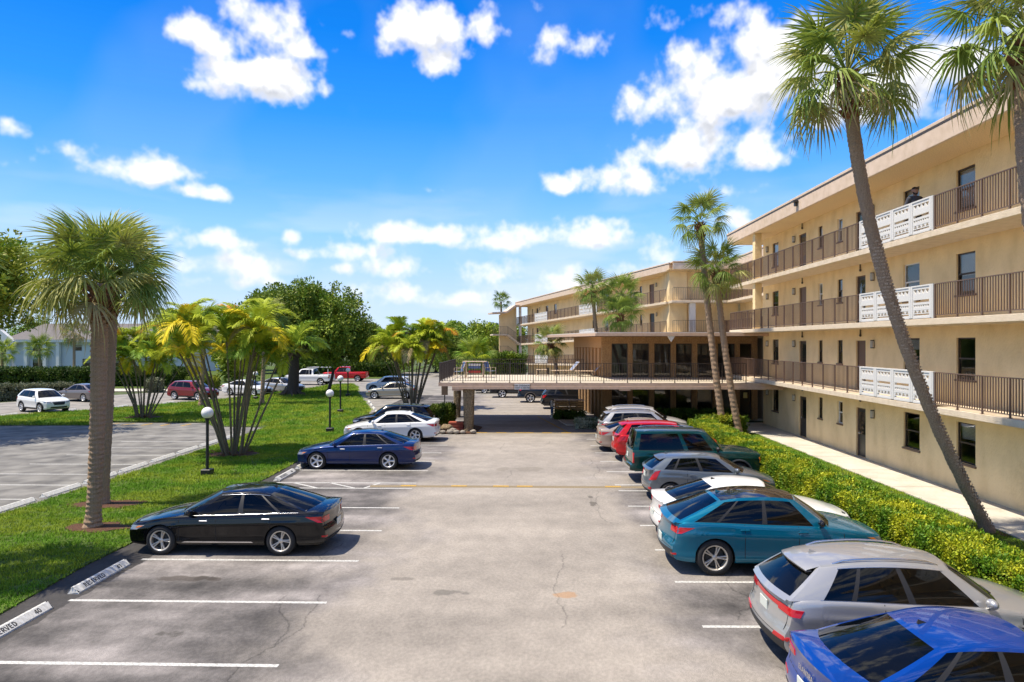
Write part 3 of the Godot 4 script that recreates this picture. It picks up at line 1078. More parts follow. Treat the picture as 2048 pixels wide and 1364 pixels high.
func right_wing() -> void:
	var b := thing("apartment_building", "nearest three-storey tan stucco apartment wing with brown railings and white screen panels", "building", D(14.2, 0, 41.25), -PI / 2, "apartment wings")
	var feats := unit(0.0, 1.0) + unit(41.0, -1.0)
	build_wing(b, 46.0, feats, [14.95, 34.0], false, 19.0)
	# stub columns carrying the end of the upper walkways
	for k in [2, 3]:
		var s := Shape.new()
		var top: float = 11.09 if k == 3 else FLOORS[3] - 0.205
		s.box(Vector3(2.2, FLOORS[k], 0.98), Vector3(2.62, top, 1.36), 0.01)
		put("column", s, M.stucco, b)
	var s2 := Shape.new()
	for e in [[9.0, 11.45], [11.6, 11.35], [-0.6, 11.88]]:
		s2.box(Vector3(e[0], e[1] - 0.1, 1.56), Vector3(e[0] + 0.16, e[1] + 0.06, 1.68))
		s2.box(Vector3(e[0] + 0.02, e[1] + 0.06, 1.58), Vector3(e[0] + 0.3, e[1] + 0.14, 1.82))
		break
	put("flood_light", s2, M.sconce, b)
	# pipes and pendant brackets above the doors
	for k in 4:
		for x in [5.9, 12.0]:
			var p := Shape.new()
			var yt: float = (FLOORS[k + 1] - 0.21) if k < 3 else 11.095
			p.box(Vector3(x - 0.02, yt - 0.22, 0.03), Vector3(x + 0.02, yt, 0.07))
			p.ball(Vector3(x, yt - 0.25, 0.05), Vector3(0.05, 0.06, 0.05), 5, 8)
			put("ceiling_bracket", p, M.sconce, b)

func build_wing(b: Node3D, len: float, feats: Array, panels: Array, far: bool, near_from := 1.0e9, u0 := -1.75) -> void:
	# lamps are not openings
	var openings := split_lamps(feats)
	wing(b, len, openings, panels, far, near_from, u0)
	for e in feats:
		if e[0] == "lamp":
			for k in 4: sconce(b, e[1], FLOORS[k] + 1.93)

func far_wing() -> void:
	var b := thing("apartment_building", "long distant tan apartment wing with outside stairs behind the clubhouse", "building", Vector3(0.207, -1.0, -98.5), -atan2(0.947, 0.322), "apartment wings")
	# the far wing steps down with the ground by about a metre along its length
	b.rotate_object_local(Vector3.BACK, asin(1.0 / 42.0))
	var L := 41.3
	var feats := unit(L + 0.7, -1.0) + unit(L - 49.0, 1.0).filter(func(e): return e[1] > 0.6)
	build_wing(b, L, feats, [L + 0.7 - 34.6, L + 0.7 - 19.6], true, 1.0e9, -0.6)
	# outside stair at the far end: a sloping-topped wall standing out to the left, landings and flights before it
	var s := Shape.new()
	s.xf = Transform3D(Basis(Vector3.BACK, Vector3.UP, Vector3.LEFT), Vector3.ZERO)
	s.plate(PackedVector2Array([Vector2(1.5, 0), Vector2(4.1, 0), Vector2(4.1, 9.9), Vector2(3.4, 10.1), Vector2(2.2, 11.0), Vector2(1.5, 11.1)]), 0.5, 0.7)
	put("stair_wall", s, M.stucco, b)
	s = Shape.new()
	s.xf = Transform3D(Basis(Vector3.BACK, Vector3.UP, Vector3.LEFT), Vector3.ZERO)
	s.plate(PackedVector2Array([Vector2(1.4, 11.3), Vector2(2.2, 11.25), Vector2(3.5, 10.3), Vector2(5.6, 10.15), Vector2(5.6, 9.97), Vector2(3.4, 10.08), Vector2(2.1, 11.02), Vector2(1.4, 11.05)]), -1.2, 1.2)
	put("stair_roof", s, M.fascia, b)
	for k in [1, 2]:
		var f: float = FLOORS[k] + 1.35
		s = Shape.new()
		s.box(Vector3(-0.45, f - 0.18, 3.3), Vector3(1.1, f, 5.5))
		put("stair_landing", s, M.slab_edge, b)
		s = Shape.new()
		for j in 8:
			var t := j / 8.0
			s.box(Vector3(0.0, lerpf(f, FLOORS[k], t) - 0.34, 3.3 - (t + 0.125) * 1.8), Vector3(1.1, lerpf(f, FLOORS[k], t) - 0.06, 3.3 - t * 1.8))
		put("stair_flight", s, M.slab_edge, b)
		railing(b, Vector3(1.05, f, 5.45), Vector3(1.05, f, 3.3), 0.14, 1.1, false)
		railing(b, Vector3(1.05, f, 3.3), Vector3(1.05, FLOORS[k], 1.5), 0.14, 1.25, false)
	s = Shape.new()
	s.box(Vector3(0.3, 0.0, 1.15), Vector3(0.75, 11.09, 1.42))
	put("column", s, M.breeze, b)

func link_wing() -> void:
	var b := thing("apartment_building", "recessed link between two tan apartment wings above the clubhouse roof", "building", D(12.9, 0, 59.4), 0.0, "apartment wings")
	var s := Shape.new()
	s.box(Vector3(-0.6, 0.0, -8.0), Vector3(0.9, 11.1, 0.35))
	s.box(Vector3(0.9, 0.0, -8.0), Vector3(5.4, 11.1, 0.0))
	put("wall", s, M.stucco, b)
	s = Shape.new()
	s.box(Vector3(-0.9, 11.11, -8.0), Vector3(3.9, 11.17, 1.78))
	put("soffit", s, M.soffit, b)
	s = Shape.new()
	s.box(Vector3(-0.62, 11.10, 1.785), Vector3(3.9, 11.64, 1.90), 0.01)
	put("fascia", s, M.fascia, b)
	s = Shape.new()
	s.box(Vector3(-0.62, 11.70, -8.0), Vector3(5.4, 11.81, 1.92), 0.01)
	put("roof", s, M.fascia, b)
	for k in [2, 3]:
		var f: float = FLOORS[k]
		s = Shape.new()
		s.box(Vector3(-0.7, f - 0.20, 0.36), Vector3(3.95, f - 0.002, 1.86), 0.01)
		put("walkway_slab", s, M.slab_edge, b)
		railing(b, Vector3(-0.6, f, 1.8), Vector3(3.9, f, 1.8), 0.15, 1.5, false)
	s = Shape.new()
	s.box(Vector3(0.85, FLOORS[2], 1.2), Vector3(1.35, FLOORS[3] - 0.205, 1.6), 0.01)
	put("column", s, M.breeze, b)
	var c := thing("apartment_building", "short tan apartment wing half hidden behind the near wing", "building", D(18.35, 0, 59.0), -PI / 2, "apartment wings")
	build_wing(c, 13.0, [["small", 3.2, 4.2], ["door", 6.0, 6.9]], [], true, 1.0e9, -0.4)

func clubhouse() -> void:
	var b := thing("clubhouse", "two-storey brown pebble-faced clubhouse with a deck bridging the driveway", "building", D(0, 0, 43.3))
	# local: z towards the viewer from the front wall
	var piers := [[4.76, 5.39], [6.41, 6.71], [7.76, 8.08], [9.12, 9.44], [10.46, 10.78], [11.77, 12.06], [13.17, 13.45], [14.20, 14.55]]
	for k in piers.size():
		var p: Array = piers[k]
		for e in [[0.1, 2.54], [2.76, 4.90]]:
			var s := Shape.new()
			s.box(Vector3(p[0], e[0], -0.35), Vector3(p[1], e[1], 0.0), 0.012)
			put("pier", s, M.aggregate, b)
	var s := Shape.new()
	s.box(Vector3(4.76, 4.902, -0.36), Vector3(14.55, 5.345, 0.003), 0.006)
	put("beam", s, M.aggregate, b)
	for k in piers.size() - 1:
		var x0: float = piers[k][1]
		var x1: float = piers[k + 1][0]
		for e in [[0.12, 2.53], [2.78, 4.90]]:
			var f := Shape.new()
			f.box(Vector3(x0 + 0.002, e[0], -0.26), Vector3(x0 + 0.05, e[1], -0.2)); f.box(Vector3(x1 - 0.05, e[0], -0.26), Vector3(x1 - 0.002, e[1], -0.2))
			f.box(Vector3(x0 + 0.05, e[1] - 0.06, -0.26), Vector3(x1 - 0.05, e[1], -0.2)); f.box(Vector3(x0 + 0.05, e[0], -0.26), Vector3(x1 - 0.05, e[0] + 0.08, -0.2))
			var w := put("window", f, M.bronze, b)
			var p := Shape.new()
			p.box(Vector3(x0 + 0.05, e[0] + 0.08, -0.233), Vector3(x1 - 0.05, e[1] - 0.06, -0.227))
			put("pane", p, M.tinted, w)
			if k < 4:
				var half: float = [0.55, 0.72, 0.38, 0.3][k]
				for side in [0, 1]:
					if (k == 0 or k == 1) and side == 1: continue
					if k == 3 and side == 1: continue
					var rows := [PackedVector3Array(), PackedVector3Array()]
					var n := 17
					for j in n + 1:
						var t := float(j) / n
						var xx: float = x0 + 0.06 + t * half * (x1 - x0 - 0.12)
						if side == 1: xx = x1 - 0.06 - t * half * (x1 - x0 - 0.12)
						if k == 3: xx += 0.3
						rows[0].append(Vector3(xx, e[0] + 0.1, -0.42 + 0.03 * sin(j * 2.1)))
						rows[1].append(Vector3(xx, e[1] - 0.06, -0.42 + 0.03 * sin(j * 2.1)))
					var cu := Shape.new()
					cu.sheet(rows)
					put("curtain", cu, M.curtain, w)
	s = Shape.new()
	s.box(Vector3(4.9, 0.0, -9.2), Vector3(15.2, 5.3, -9.0)); s.box(Vector3(4.9, 0.0, -9.0), Vector3(15.2, 0.1, -0.36)); s.box(Vector3(4.9, 2.52, -9.0), Vector3(15.2, 2.75, -0.36)); s.box(Vector3(4.8, 5.25, -9.0), Vector3(15.2, 5.34, -0.37)); s.box(Vector3(15.0, 0.1, -9.0), Vector3(15.2, 5.25, -0.36))
	put("interior", s, M.inside, b)
	# notice on the lobby door
	s = Shape.new()
	s.box(Vector3(13.72, 1.45, -0.222), Vector3(13.98, 1.80, -0.216))
	put("notice", s, mat(lin(0.62, 0.55, 0.22), 0.8), b)
	# side wall with upright fins
	var q := Node3D.new()
	q.name = "fin_wall"
	b.add_child(q)
	q.position = Vector3(3.65, 0, -9.1)
	q.rotation.y = -atan2(0.993, 0.121)
	for e in [[0.1, 2.54], [2.76, 4.62]]:
		for k in 8:
			var f := Shape.new()
			f.box(Vector3(0.55 + k * 1.05, e[0], -0.45), Vector3(0.95 + k * 1.05, e[1], 0.0), 0.02)
			put("fin", f, M.fin if e[0] > 1 else M.aggregate, q)
	s = Shape.new()
	s.box(Vector3(-0.1, 4.622, -0.46), Vector3(8.95, 5.344, 0.004), 0.005)
	s.box(Vector3(-0.1, 2.76, -0.46), Vector3(0.3, 4.62, 0.003), 0.005)
	put("beam", s, M.fin, q)
	s = Shape.new()
	s.box(Vector3(0.0, 0.1, -0.62), Vector3(8.9, 2.5, -0.6)); s.box(Vector3(0.0, 2.78, -0.62), Vector3(8.9, 4.62, -0.6))
	put("window_wall", s, M.tinted, q)
	# roof plate
	s = Shape.new()
	s.slab(PackedVector2Array([Vector2(4.05, 3.0), Vector2(1.35, -11.2), Vector2(15.3, -12.5), Vector2(15.3, 3.0)]), 5.35, 5.52)
	put("roof", s, M.deck_edge, b)
	s = Shape.new()
	s.slab(PackedVector2Array([Vector2(4.15, 2.9), Vector2(1.5, -11.1), Vector2(15.2, -12.4), Vector2(15.2, 2.9)]), 5.522, 5.58)
	put("roof_edge", s, M.roofing, b)
	s = Shape.new()
	s.plate(PackedVector2Array([Vector2(8.35, 5.345), Vector2(8.75, 5.345), Vector2(8.55, 5.02)]), 2.6, 2.9)
	put("scupper", s, M.breeze, b)
	# deck
	s = Shape.new()
	s.slab(PackedVector2Array([Vector2(-4.85, 5.8), Vector2(-4.95, -3.4), Vector2(4.0, -3.4), Vector2(4.75, 0.02), Vector2(14.0, 0.02), Vector2(14.0, 5.8)]), 2.56, 2.745)
	put("deck_slab", s, M.deck_edge, b)
	s = Shape.new()
	s.slab(PackedVector2Array([Vector2(-4.80, 5.75), Vector2(-4.9, -3.35), Vector2(4.0, -3.35), Vector2(4.75, 0.0), Vector2(14.0, 0.0), Vector2(14.0, 5.75)]), 2.747, 2.757)
	put("deck_floor", s, M.deck_top, b)
	s = Shape.new()
	s.box(Vector3(-4.1, 2.40, 5.3), Vector3(14.0, 2.558, 5.82), 0.006)
	s.box(Vector3(-4.1, 2.32, 5.4), Vector3(-3.5, 2.40, 5.78)); s.box(Vector3(5.1, 2.32, 5.4), Vector3(5.7, 2.40, 5.78))
	s.box(Vector3(-4.6, 2.42, -3.2), Vector3(4.0, 2.558, -2.7))
	put("deck_beam", s, M.deck_edge, b)
	railing(b, Vector3(-4.80, 2.757, 5.72), Vector3(12.0, 2.757, 5.72), 0.142, 1.28, true, 1.07, M.bronze)
	railing(b, Vector3(-4.85, 2.757, -3.3), Vector3(3.9, 2.757, -3.3), 0.142, 1.28, true, 1.07, M.bronze)
	railing(b, Vector3(-4.80, 2.757, 5.68), Vector3(-4.85, 2.757, -3.27), 0.142, 1.28, false, 1.07, M.bronze)
	# rough coral-stone legs, leaning in towards the foot
	for e in [[-3.22, 5.15, 0.28, 0.50, 0.30], [-4.62, -2.2, 0.22, 0.48, 0.25]]:
		s = Shape.new()
		var rows := []
		var nz := fractal(51, 1.3, 4)
		for i in 15:
			var t := i / 14.0
			var row := PackedVector3Array()
			var wx: float = lerpf(e[2] * 0.84, e[2] * 1.12, t)
			for k in 24:
				var a := TAU * k / 24.0
				var sq := 1.0 / maxf(absf(cos(a)), absf(sin(a)))
				sq = lerpf(1.0, sq, 0.8)
				var n := 1.0 + 0.16 * nz.get_noise_3d(cos(a) * 1.5 + e[0], t * 3.2, sin(a) * 1.5)
				row.append(Vector3(e[0] + cos(a) * sq * wx * n, t * (2.56 if e[1] < 0 else 2.398), e[1] + sin(a) * sq * e[3] * n))
			rows.append(row)
		s.sheet(rows, true, true)
		put("stone_leg", s, M.coral, b)

	# sign on the deck edge
	var sg := thing("clearance_sign", "white low overhead clearance sign on the deck edge above the driveway", "sign", D(-0.25, 2.565, 37.455))
	s = Shape.new()
	s.box(Vector3(-0.42, -0.17, -0.012), Vector3(0.42, 0.13, 0.0), 0.003)
	put("board", s, M.breeze, sg)
	text(sg, "LOW OVERHEAD", Vector3(0, 0.045, 0.004), Vector3.ZERO, 0.098, M.ink)
	text(sg, "7 FEET 0 INCHES", Vector3(0, -0.085, 0.004), Vector3.ZERO, 0.092, M.ink)

func text(parent: Node, words: String, at: Vector3, turn: Vector3, high: float, m: Material, called := "lettering") -> MeshInstance3D:
	var t := TextMesh.new()
	t.text = words
	var f := SystemFont.new()
	f.font_names = PackedStringArray(["Droid Sans"])
	f.font_weight = 700
	t.font = f
	t.font_size = 32
	t.pixel_size = high / 24.0
	t.depth = 0.003
	t.material = m
	var o := put_mesh(called, t, parent)
	o.position = at
	o.rotation = turn
	return o

func white_house() -> void:
	var b := thing("house", "pale blue-white house with grey shingle roof beyond the hedges", "house", D(-76.0, 0, 116.0))
	var s := Shape.new()
	var holes := [[-9.2, -7.4, 3.3, 4.6], [-9.2, -7.4, 0.6, 2.0], [-2.0, -0.6, 3.5, 4.5], [3.2, 4.6, 3.5, 4.5], [8.6, 10.0, 3.5, 4.5], [14, 15.4, 3.5, 4.5], [-0.5, 1.6, 0.3, 2.1], [5, 7, 0.6, 2.0]]
	s.wall(-13.0, 24.0, 0.0, 5.1, holes, 0.2)
	s.quad(Vector3(-13, 0, -11), Vector3(-13, 5.1, -11), Vector3(-13, 5.1, 0), Vector3(-13, 0, 0))
	put("wall", s, M.house, b)
	s = Shape.new()
	s.box(Vector3(-12.8, 0.1, -5.0), Vector3(23.9, 5.0, -4.8)); s.box(Vector3(-12.8, 2.6, -4.8), Vector3(23.9, 2.8, -0.25)); s.box(Vector3(-12.8, 4.9, -4.8), Vector3(23.9, 5.05, -0.05)); s.box(Vector3(-12.8, 0.0, -4.8), Vector3(23.9, 0.1, -0.05))
	put("interior", s, M.inside, b)
	for h in holes:
		window(b, h[0], h[1], h[2], h[3], "bronze", 0.4, true)
	s = Shape.new()
	for x in [-13.2, -10.2, -6.9, -4.6]:
		s = Shape.new()
		s.box(Vector3(x, 0, 0.3), Vector3(x + 0.55, 5.1, 0.8))
		put("column", s, M.breeze, b)
	s = Shape.new()
	s.box(Vector3(-14.0, 4.95, 0.2), Vector3(24.5, 5.45, 0.95))
	put("eaves", s, M.breeze, b)
	s = Shape.new()
	s.quad(Vector3(-13.8, 5.4, 1.0), Vector3(-10.8, 8.3, -5.2), Vector3(24.5, 8.3, -5.2), Vector3(24.5, 5.4, 1.0))
	s.quad(Vector3(-13.8, 5.4, -11.5), Vector3(24.5, 5.4, -11.5), Vector3(24.5, 8.3, -5.2), Vector3(-10.8, 8.3, -5.2))
	s.tri(Vector3(-13.8, 5.4, 1.0), Vector3(-13.8, 5.4, -11.5), Vector3(-10.8, 8.3, -5.2))
	put("roof", s, M.shingle, b)
	s = Shape.new()
	s.plate(PackedVector2Array([Vector2(-15.5, 4.3), Vector2(-14.0, 7.2), Vector2(-11.6, 5.2), Vector2(-11.6, 4.3)]), 0.6, 1.4)
	put("gable", s, M.breeze, b)

# ---------------------------------------------------------------- cars
# A car is described by side profiles; x runs from the front bumper to the tail, y to the right, z up.

func car_at(c: Dictionary, x: float, y: float, z: float) -> Vector3:
	return Vector3(c.L / 2.0 - x, z, y)

func half_width(c: Dictionary, x: float) -> float:
	var w: float = c.W / 2.0
	if x < c.front_taper: w *= 1.0 - c.front_round * pow(1.0 - maxf(x, 0.0) / c.front_taper, 2.4)
	if x > c.L - c.rear_taper: w *= 1.0 - c.rear_round * pow(1.0 - maxf(c.L - x, 0.0) / c.rear_taper, 2.4)
	return w

func side_y(c: Dictionary, x: float, z: float) -> float:
	var zb := curve(c.belt, x)
	return half_width(c, x) * curve(c.flank, clampf((z - c.sill) / (zb - c.sill), 0.0, 1.0))

func side_pt(c: Dictionary, x: float, z: float, sg: float) -> Vector3:
	var wf := pow(clampf(1.0 - (x - c.bow) / 0.7, 0.0, 1.0), 2.0)
	var wr := pow(clampf(1.0 - (c.L - c.bow_rear - x) / 0.7, 0.0, 1.0), 2.0)
	return car_at(c, x + wf * curve(c.nose, z) - wr * curve(c.tail, z), sg * side_y(c, x, z), z)

func front_pt(c: Dictionary, y: float, z: float) -> Vector3:
	var ye := side_y(c, c.bow, z)
	if absf(y) <= ye:
		return car_at(c, c.bow * pow(y / ye, 2.0) + curve(c.nose, z), y, z)
	return side_pt(c, c.bow + absf(y) - ye, z, signf(y))

func rear_pt(c: Dictionary, y: float, z: float) -> Vector3:
	var xe: float = c.L - c.bow_rear
	var ye := side_y(c, xe, z)
	if absf(y) <= ye:
		return car_at(c, c.L - c.bow_rear * pow(y / ye, 2.0) - curve(c.tail, z), y, z)
	return side_pt(c, xe - (absf(y) - ye), z, signf(y))

func skin(c: Dictionary, where: String, p: float, z: float) -> Vector3:
	match where:
		"front": return front_pt(c, p, z)
		"rear": return rear_pt(c, p, z)
		"left": return side_pt(c, p, z, -1.0)
	return side_pt(c, p, z, 1.0)

func skin_off(c: Dictionary, where: String, p: float, z: float, off: float) -> Vector3:
	var a := skin(c, where, p, z)
	var nn := (skin(c, where, p + 0.02, z) - skin(c, where, p - 0.02, z)).cross(skin(c, where, p, z + 0.02) - skin(c, where, p, z - 0.02)).normalized()
	var outward := a - Vector3(clampf(a.x, -c.L / 2 + 0.9, c.L / 2 - 0.9), 0.6, 0)
	outward.y *= 0.3
	if nn.dot(outward) < 0: nn = -nn
	return a + nn * off

# a piece laid on the body between four corners (p, z), proud by off
func panel(s: Shape, c: Dictionary, where: String, q: Array, off := 0.006, nu := 6, nv := 3) -> void:
	var rows := []
	for i in nv + 1:
		var t := float(i) / nv
		var row := PackedVector3Array()
		for j in nu + 1:
			var u := float(j) / nu
			var p: float = lerpf(lerpf(q[0][0], q[1][0], u), lerpf(q[3][0], q[2][0], u), t)
			var z: float = lerpf(lerpf(q[0][1], q[1][1], u), lerpf(q[3][1], q[2][1], u), t)
			row.append(skin_off(c, where, p, z, off))
		rows.append(row)
	# close the rim back into the body
	var rim := []
	var inn := []
	for j in nu + 1: rim.append(rows[0][j])
	for i in range(1, nv + 1): rim.append(rows[i][nu])
	for j in range(nu - 1, -1, -1): rim.append(rows[nv][j])
	for i in range(nv - 1, 0, -1): rim.append(rows[i][0])
	var mid := Vector3.ZERO
	for p in rim: mid += p
	mid /= rim.size()
	var back := (mid - Vector3(clampf(mid.x, -c.L / 2 + 0.9, c.L / 2 - 0.9), mid.y, 0)).normalized() * (off + 0.012)
	s.sheet(rows)
	for k in rim.size():
		s.quad(rim[k], rim[(k + 1) % rim.size()], rim[(k + 1) % rim.size()] - back, rim[k] - back)

func body_top(c: Dictionary, x: float, y: float) -> float:
	var zb := curve(c.belt, x)
	var ye := side_y(c, x, zb)
	var u := 1.0 - clampf(absf(y) / ye, 0.0, 1.0)
	return zb + (curve(c.top, x) - zb) * (1.0 - pow(1.0 - u, c.crown_pow))

# the cabin: s runs along the side from the windscreen to the tail, t from belt to roof
func cab_side(c: Dictionary, s: float, t: float, sg: float) -> Vector3:
	var xb: float = lerpf(c.xA, c.xC, s)
	var xr: float = lerpf(c.xAt, c.xCt, s)
	var zb := curve(c.belt, xb)
	var a := Vector3(xb, side_y(c, xb, zb) * 0.985, zb - 0.012)
	var b := Vector3(xr, roof_y(c, s), curve(c.roof, xr))
	var p := a.lerp(b, t)
	p.y += 4.0 * c.bulge * t * (1.0 - t)
	return car_at(c, p.x, sg * p.y, p.z)

func roof_y(c: Dictionary, s: float) -> float:
	return c.roof_half * (1.0 - 0.07 * pow((s - 0.4) / 0.6, 2.0))

func cab_end(c: Dictionary, v: float, t: float, rear: bool) -> Vector3:
	var s := 1.0 if rear else 0.0
	var sg := 1.0 if rear else -1.0
	var xb: float = (c.xC if rear else c.xA)
	var zb := curve(c.belt, xb)
	var y0 := side_y(c, xb, zb) * 0.985
	var bow0: float = (c.glass_bow_rear if rear else c.glass_bow)
	var x0 := xb + sg * bow0 * (1.0 - v * v)
	var xr: float = (c.xCt if rear else c.xAt)
	var x1 := xr + sg * bow0 * 0.45 * (1.0 - v * v)
	var a := Vector3(x0, v * y0, lerpf(body_top(c, clampf(x0, 0.0, c.L), v * y0), zb, pow(absf(v), 6.0)) - 0.012)
	var b := Vector3(x1, v * roof_y(c, s), curve(c.roof, xr) + c.roof_crown * (1.0 - v * v))
	var p := a.lerp(b, t)
	var k: float = 4.0 * c.bulge * t * (1.0 - t)
	p.x += sg * k * (1.0 - v * v)
	p.y += v * k
	return car_at(c, p.x, p.y, p.z)

func cab_patch(s: Shape, f: Callable, u0: float, u1: float, t0: float, t1: float, nu := 4, nv := 5, flip := false) -> void:
	var rows := []
	for i in nv + 1:
		var row := PackedVector3Array()
		for j in nu + 1:
			row.append(f.call(lerpf(u0, u1, float(j) / nu), lerpf(t0, t1, float(i) / nv)))
		rows.append(row)
	s.sheet(rows, false, flip)

var wheel_cache := {}

func wheel_meshes(r: float, style: String, finish: String) -> Array:
	var key := "%s%.3f%s" % [style, r, finish]
	if wheel_cache.has(key): return wheel_cache[key]
	var w := 0.11
	var rr := r * 0.70
	var tyre := Shape.new()
	tyre.lathe([[rr, w - 0.012], [rr + 0.008, w], [rr + 0.03, w + 0.006], [r - 0.05, w + 0.006], [r - 0.018, w - 0.012], [r, w - 0.035], [r, 0.03], [r - 0.006, 0.027], [r - 0.006, 0.018], [r, 0.015], [r, -w + 0.03], [r - 0.02, -w + 0.01], [rr, -w]], Vector3.ZERO, Vector3.BACK, 32)
	var hub := Shape.new()
	# barrel and lip
	hub.lathe([[rr + 0.004, w + 0.002], [rr - 0.014, w + 0.004], [rr - 0.03, w - 0.02], [rr - 0.034, -w + 0.02]], Vector3.ZERO, Vector3.BACK, 32)
	hub.lathe([[0.0, w - 0.012], [0.03, w - 0.012], [0.05, w - 0.022], [0.062, w - 0.045]], Vector3.ZERO, Vector3.BACK, 14)
	var arms := {"five": 5, "double": 10, "star": 6, "ten": 10, "multi": 7, "disc": 8}
	var n: int = arms.get(style, 5)
	for k in n:
		var a := TAU * k / n
		var lean := 0.0
		if style == "double":
			a = TAU * (k / 2) / 5.0 + (0.13 if k % 2 else -0.13)
			lean = 0.0
		var wide := 0.034
		match style:
			"five": wide = 0.080
			"double": wide = 0.040
			"ten": wide = 0.032
			"multi": wide = 0.036
			"star": wide = 0.05
			"disc": wide = 0.06
		var dir := Vector3(cos(a + lean), sin(a + lean), 0)
		var sd := Vector3(-dir.y, dir.x, 0)
		var p0 := dir * 0.05
		var p1 := dir * (rr - 0.016)
		var rows := []
		for e in [[-1.0, -0.035], [-0.75, 0.0], [0.0, 0.006], [0.75, 0.0], [1.0, -0.035]]:
			var row := PackedVector3Array()
			for q in 4:
				var t := q / 3.0
				var wd: float = wide * (1.15 if style == "five" and t > 0.6 else (1.0 - 0.2 * sin(t * PI)))
				row.append(p0.lerp(p1, t) + sd * wd * 0.5 * e[0] + Vector3(0, 0, w - 0.03 + 0.02 * t + e[1]))
			rows.append(row)
		hub.sheet(rows)
	var dark := Shape.new()
	dark.lathe([[0.0, w - 0.075], [rr * 0.72, w - 0.075], [rr * 0.72, w - 0.10], [rr - 0.03, w - 0.12]], Vector3.ZERO, Vector3.BACK, 24, false)
	wheel_cache[key] = [tyre.mesh(M.tyre), hub.mesh(M[finish]), dark.mesh(M.brake)]
	return wheel_cache[key]

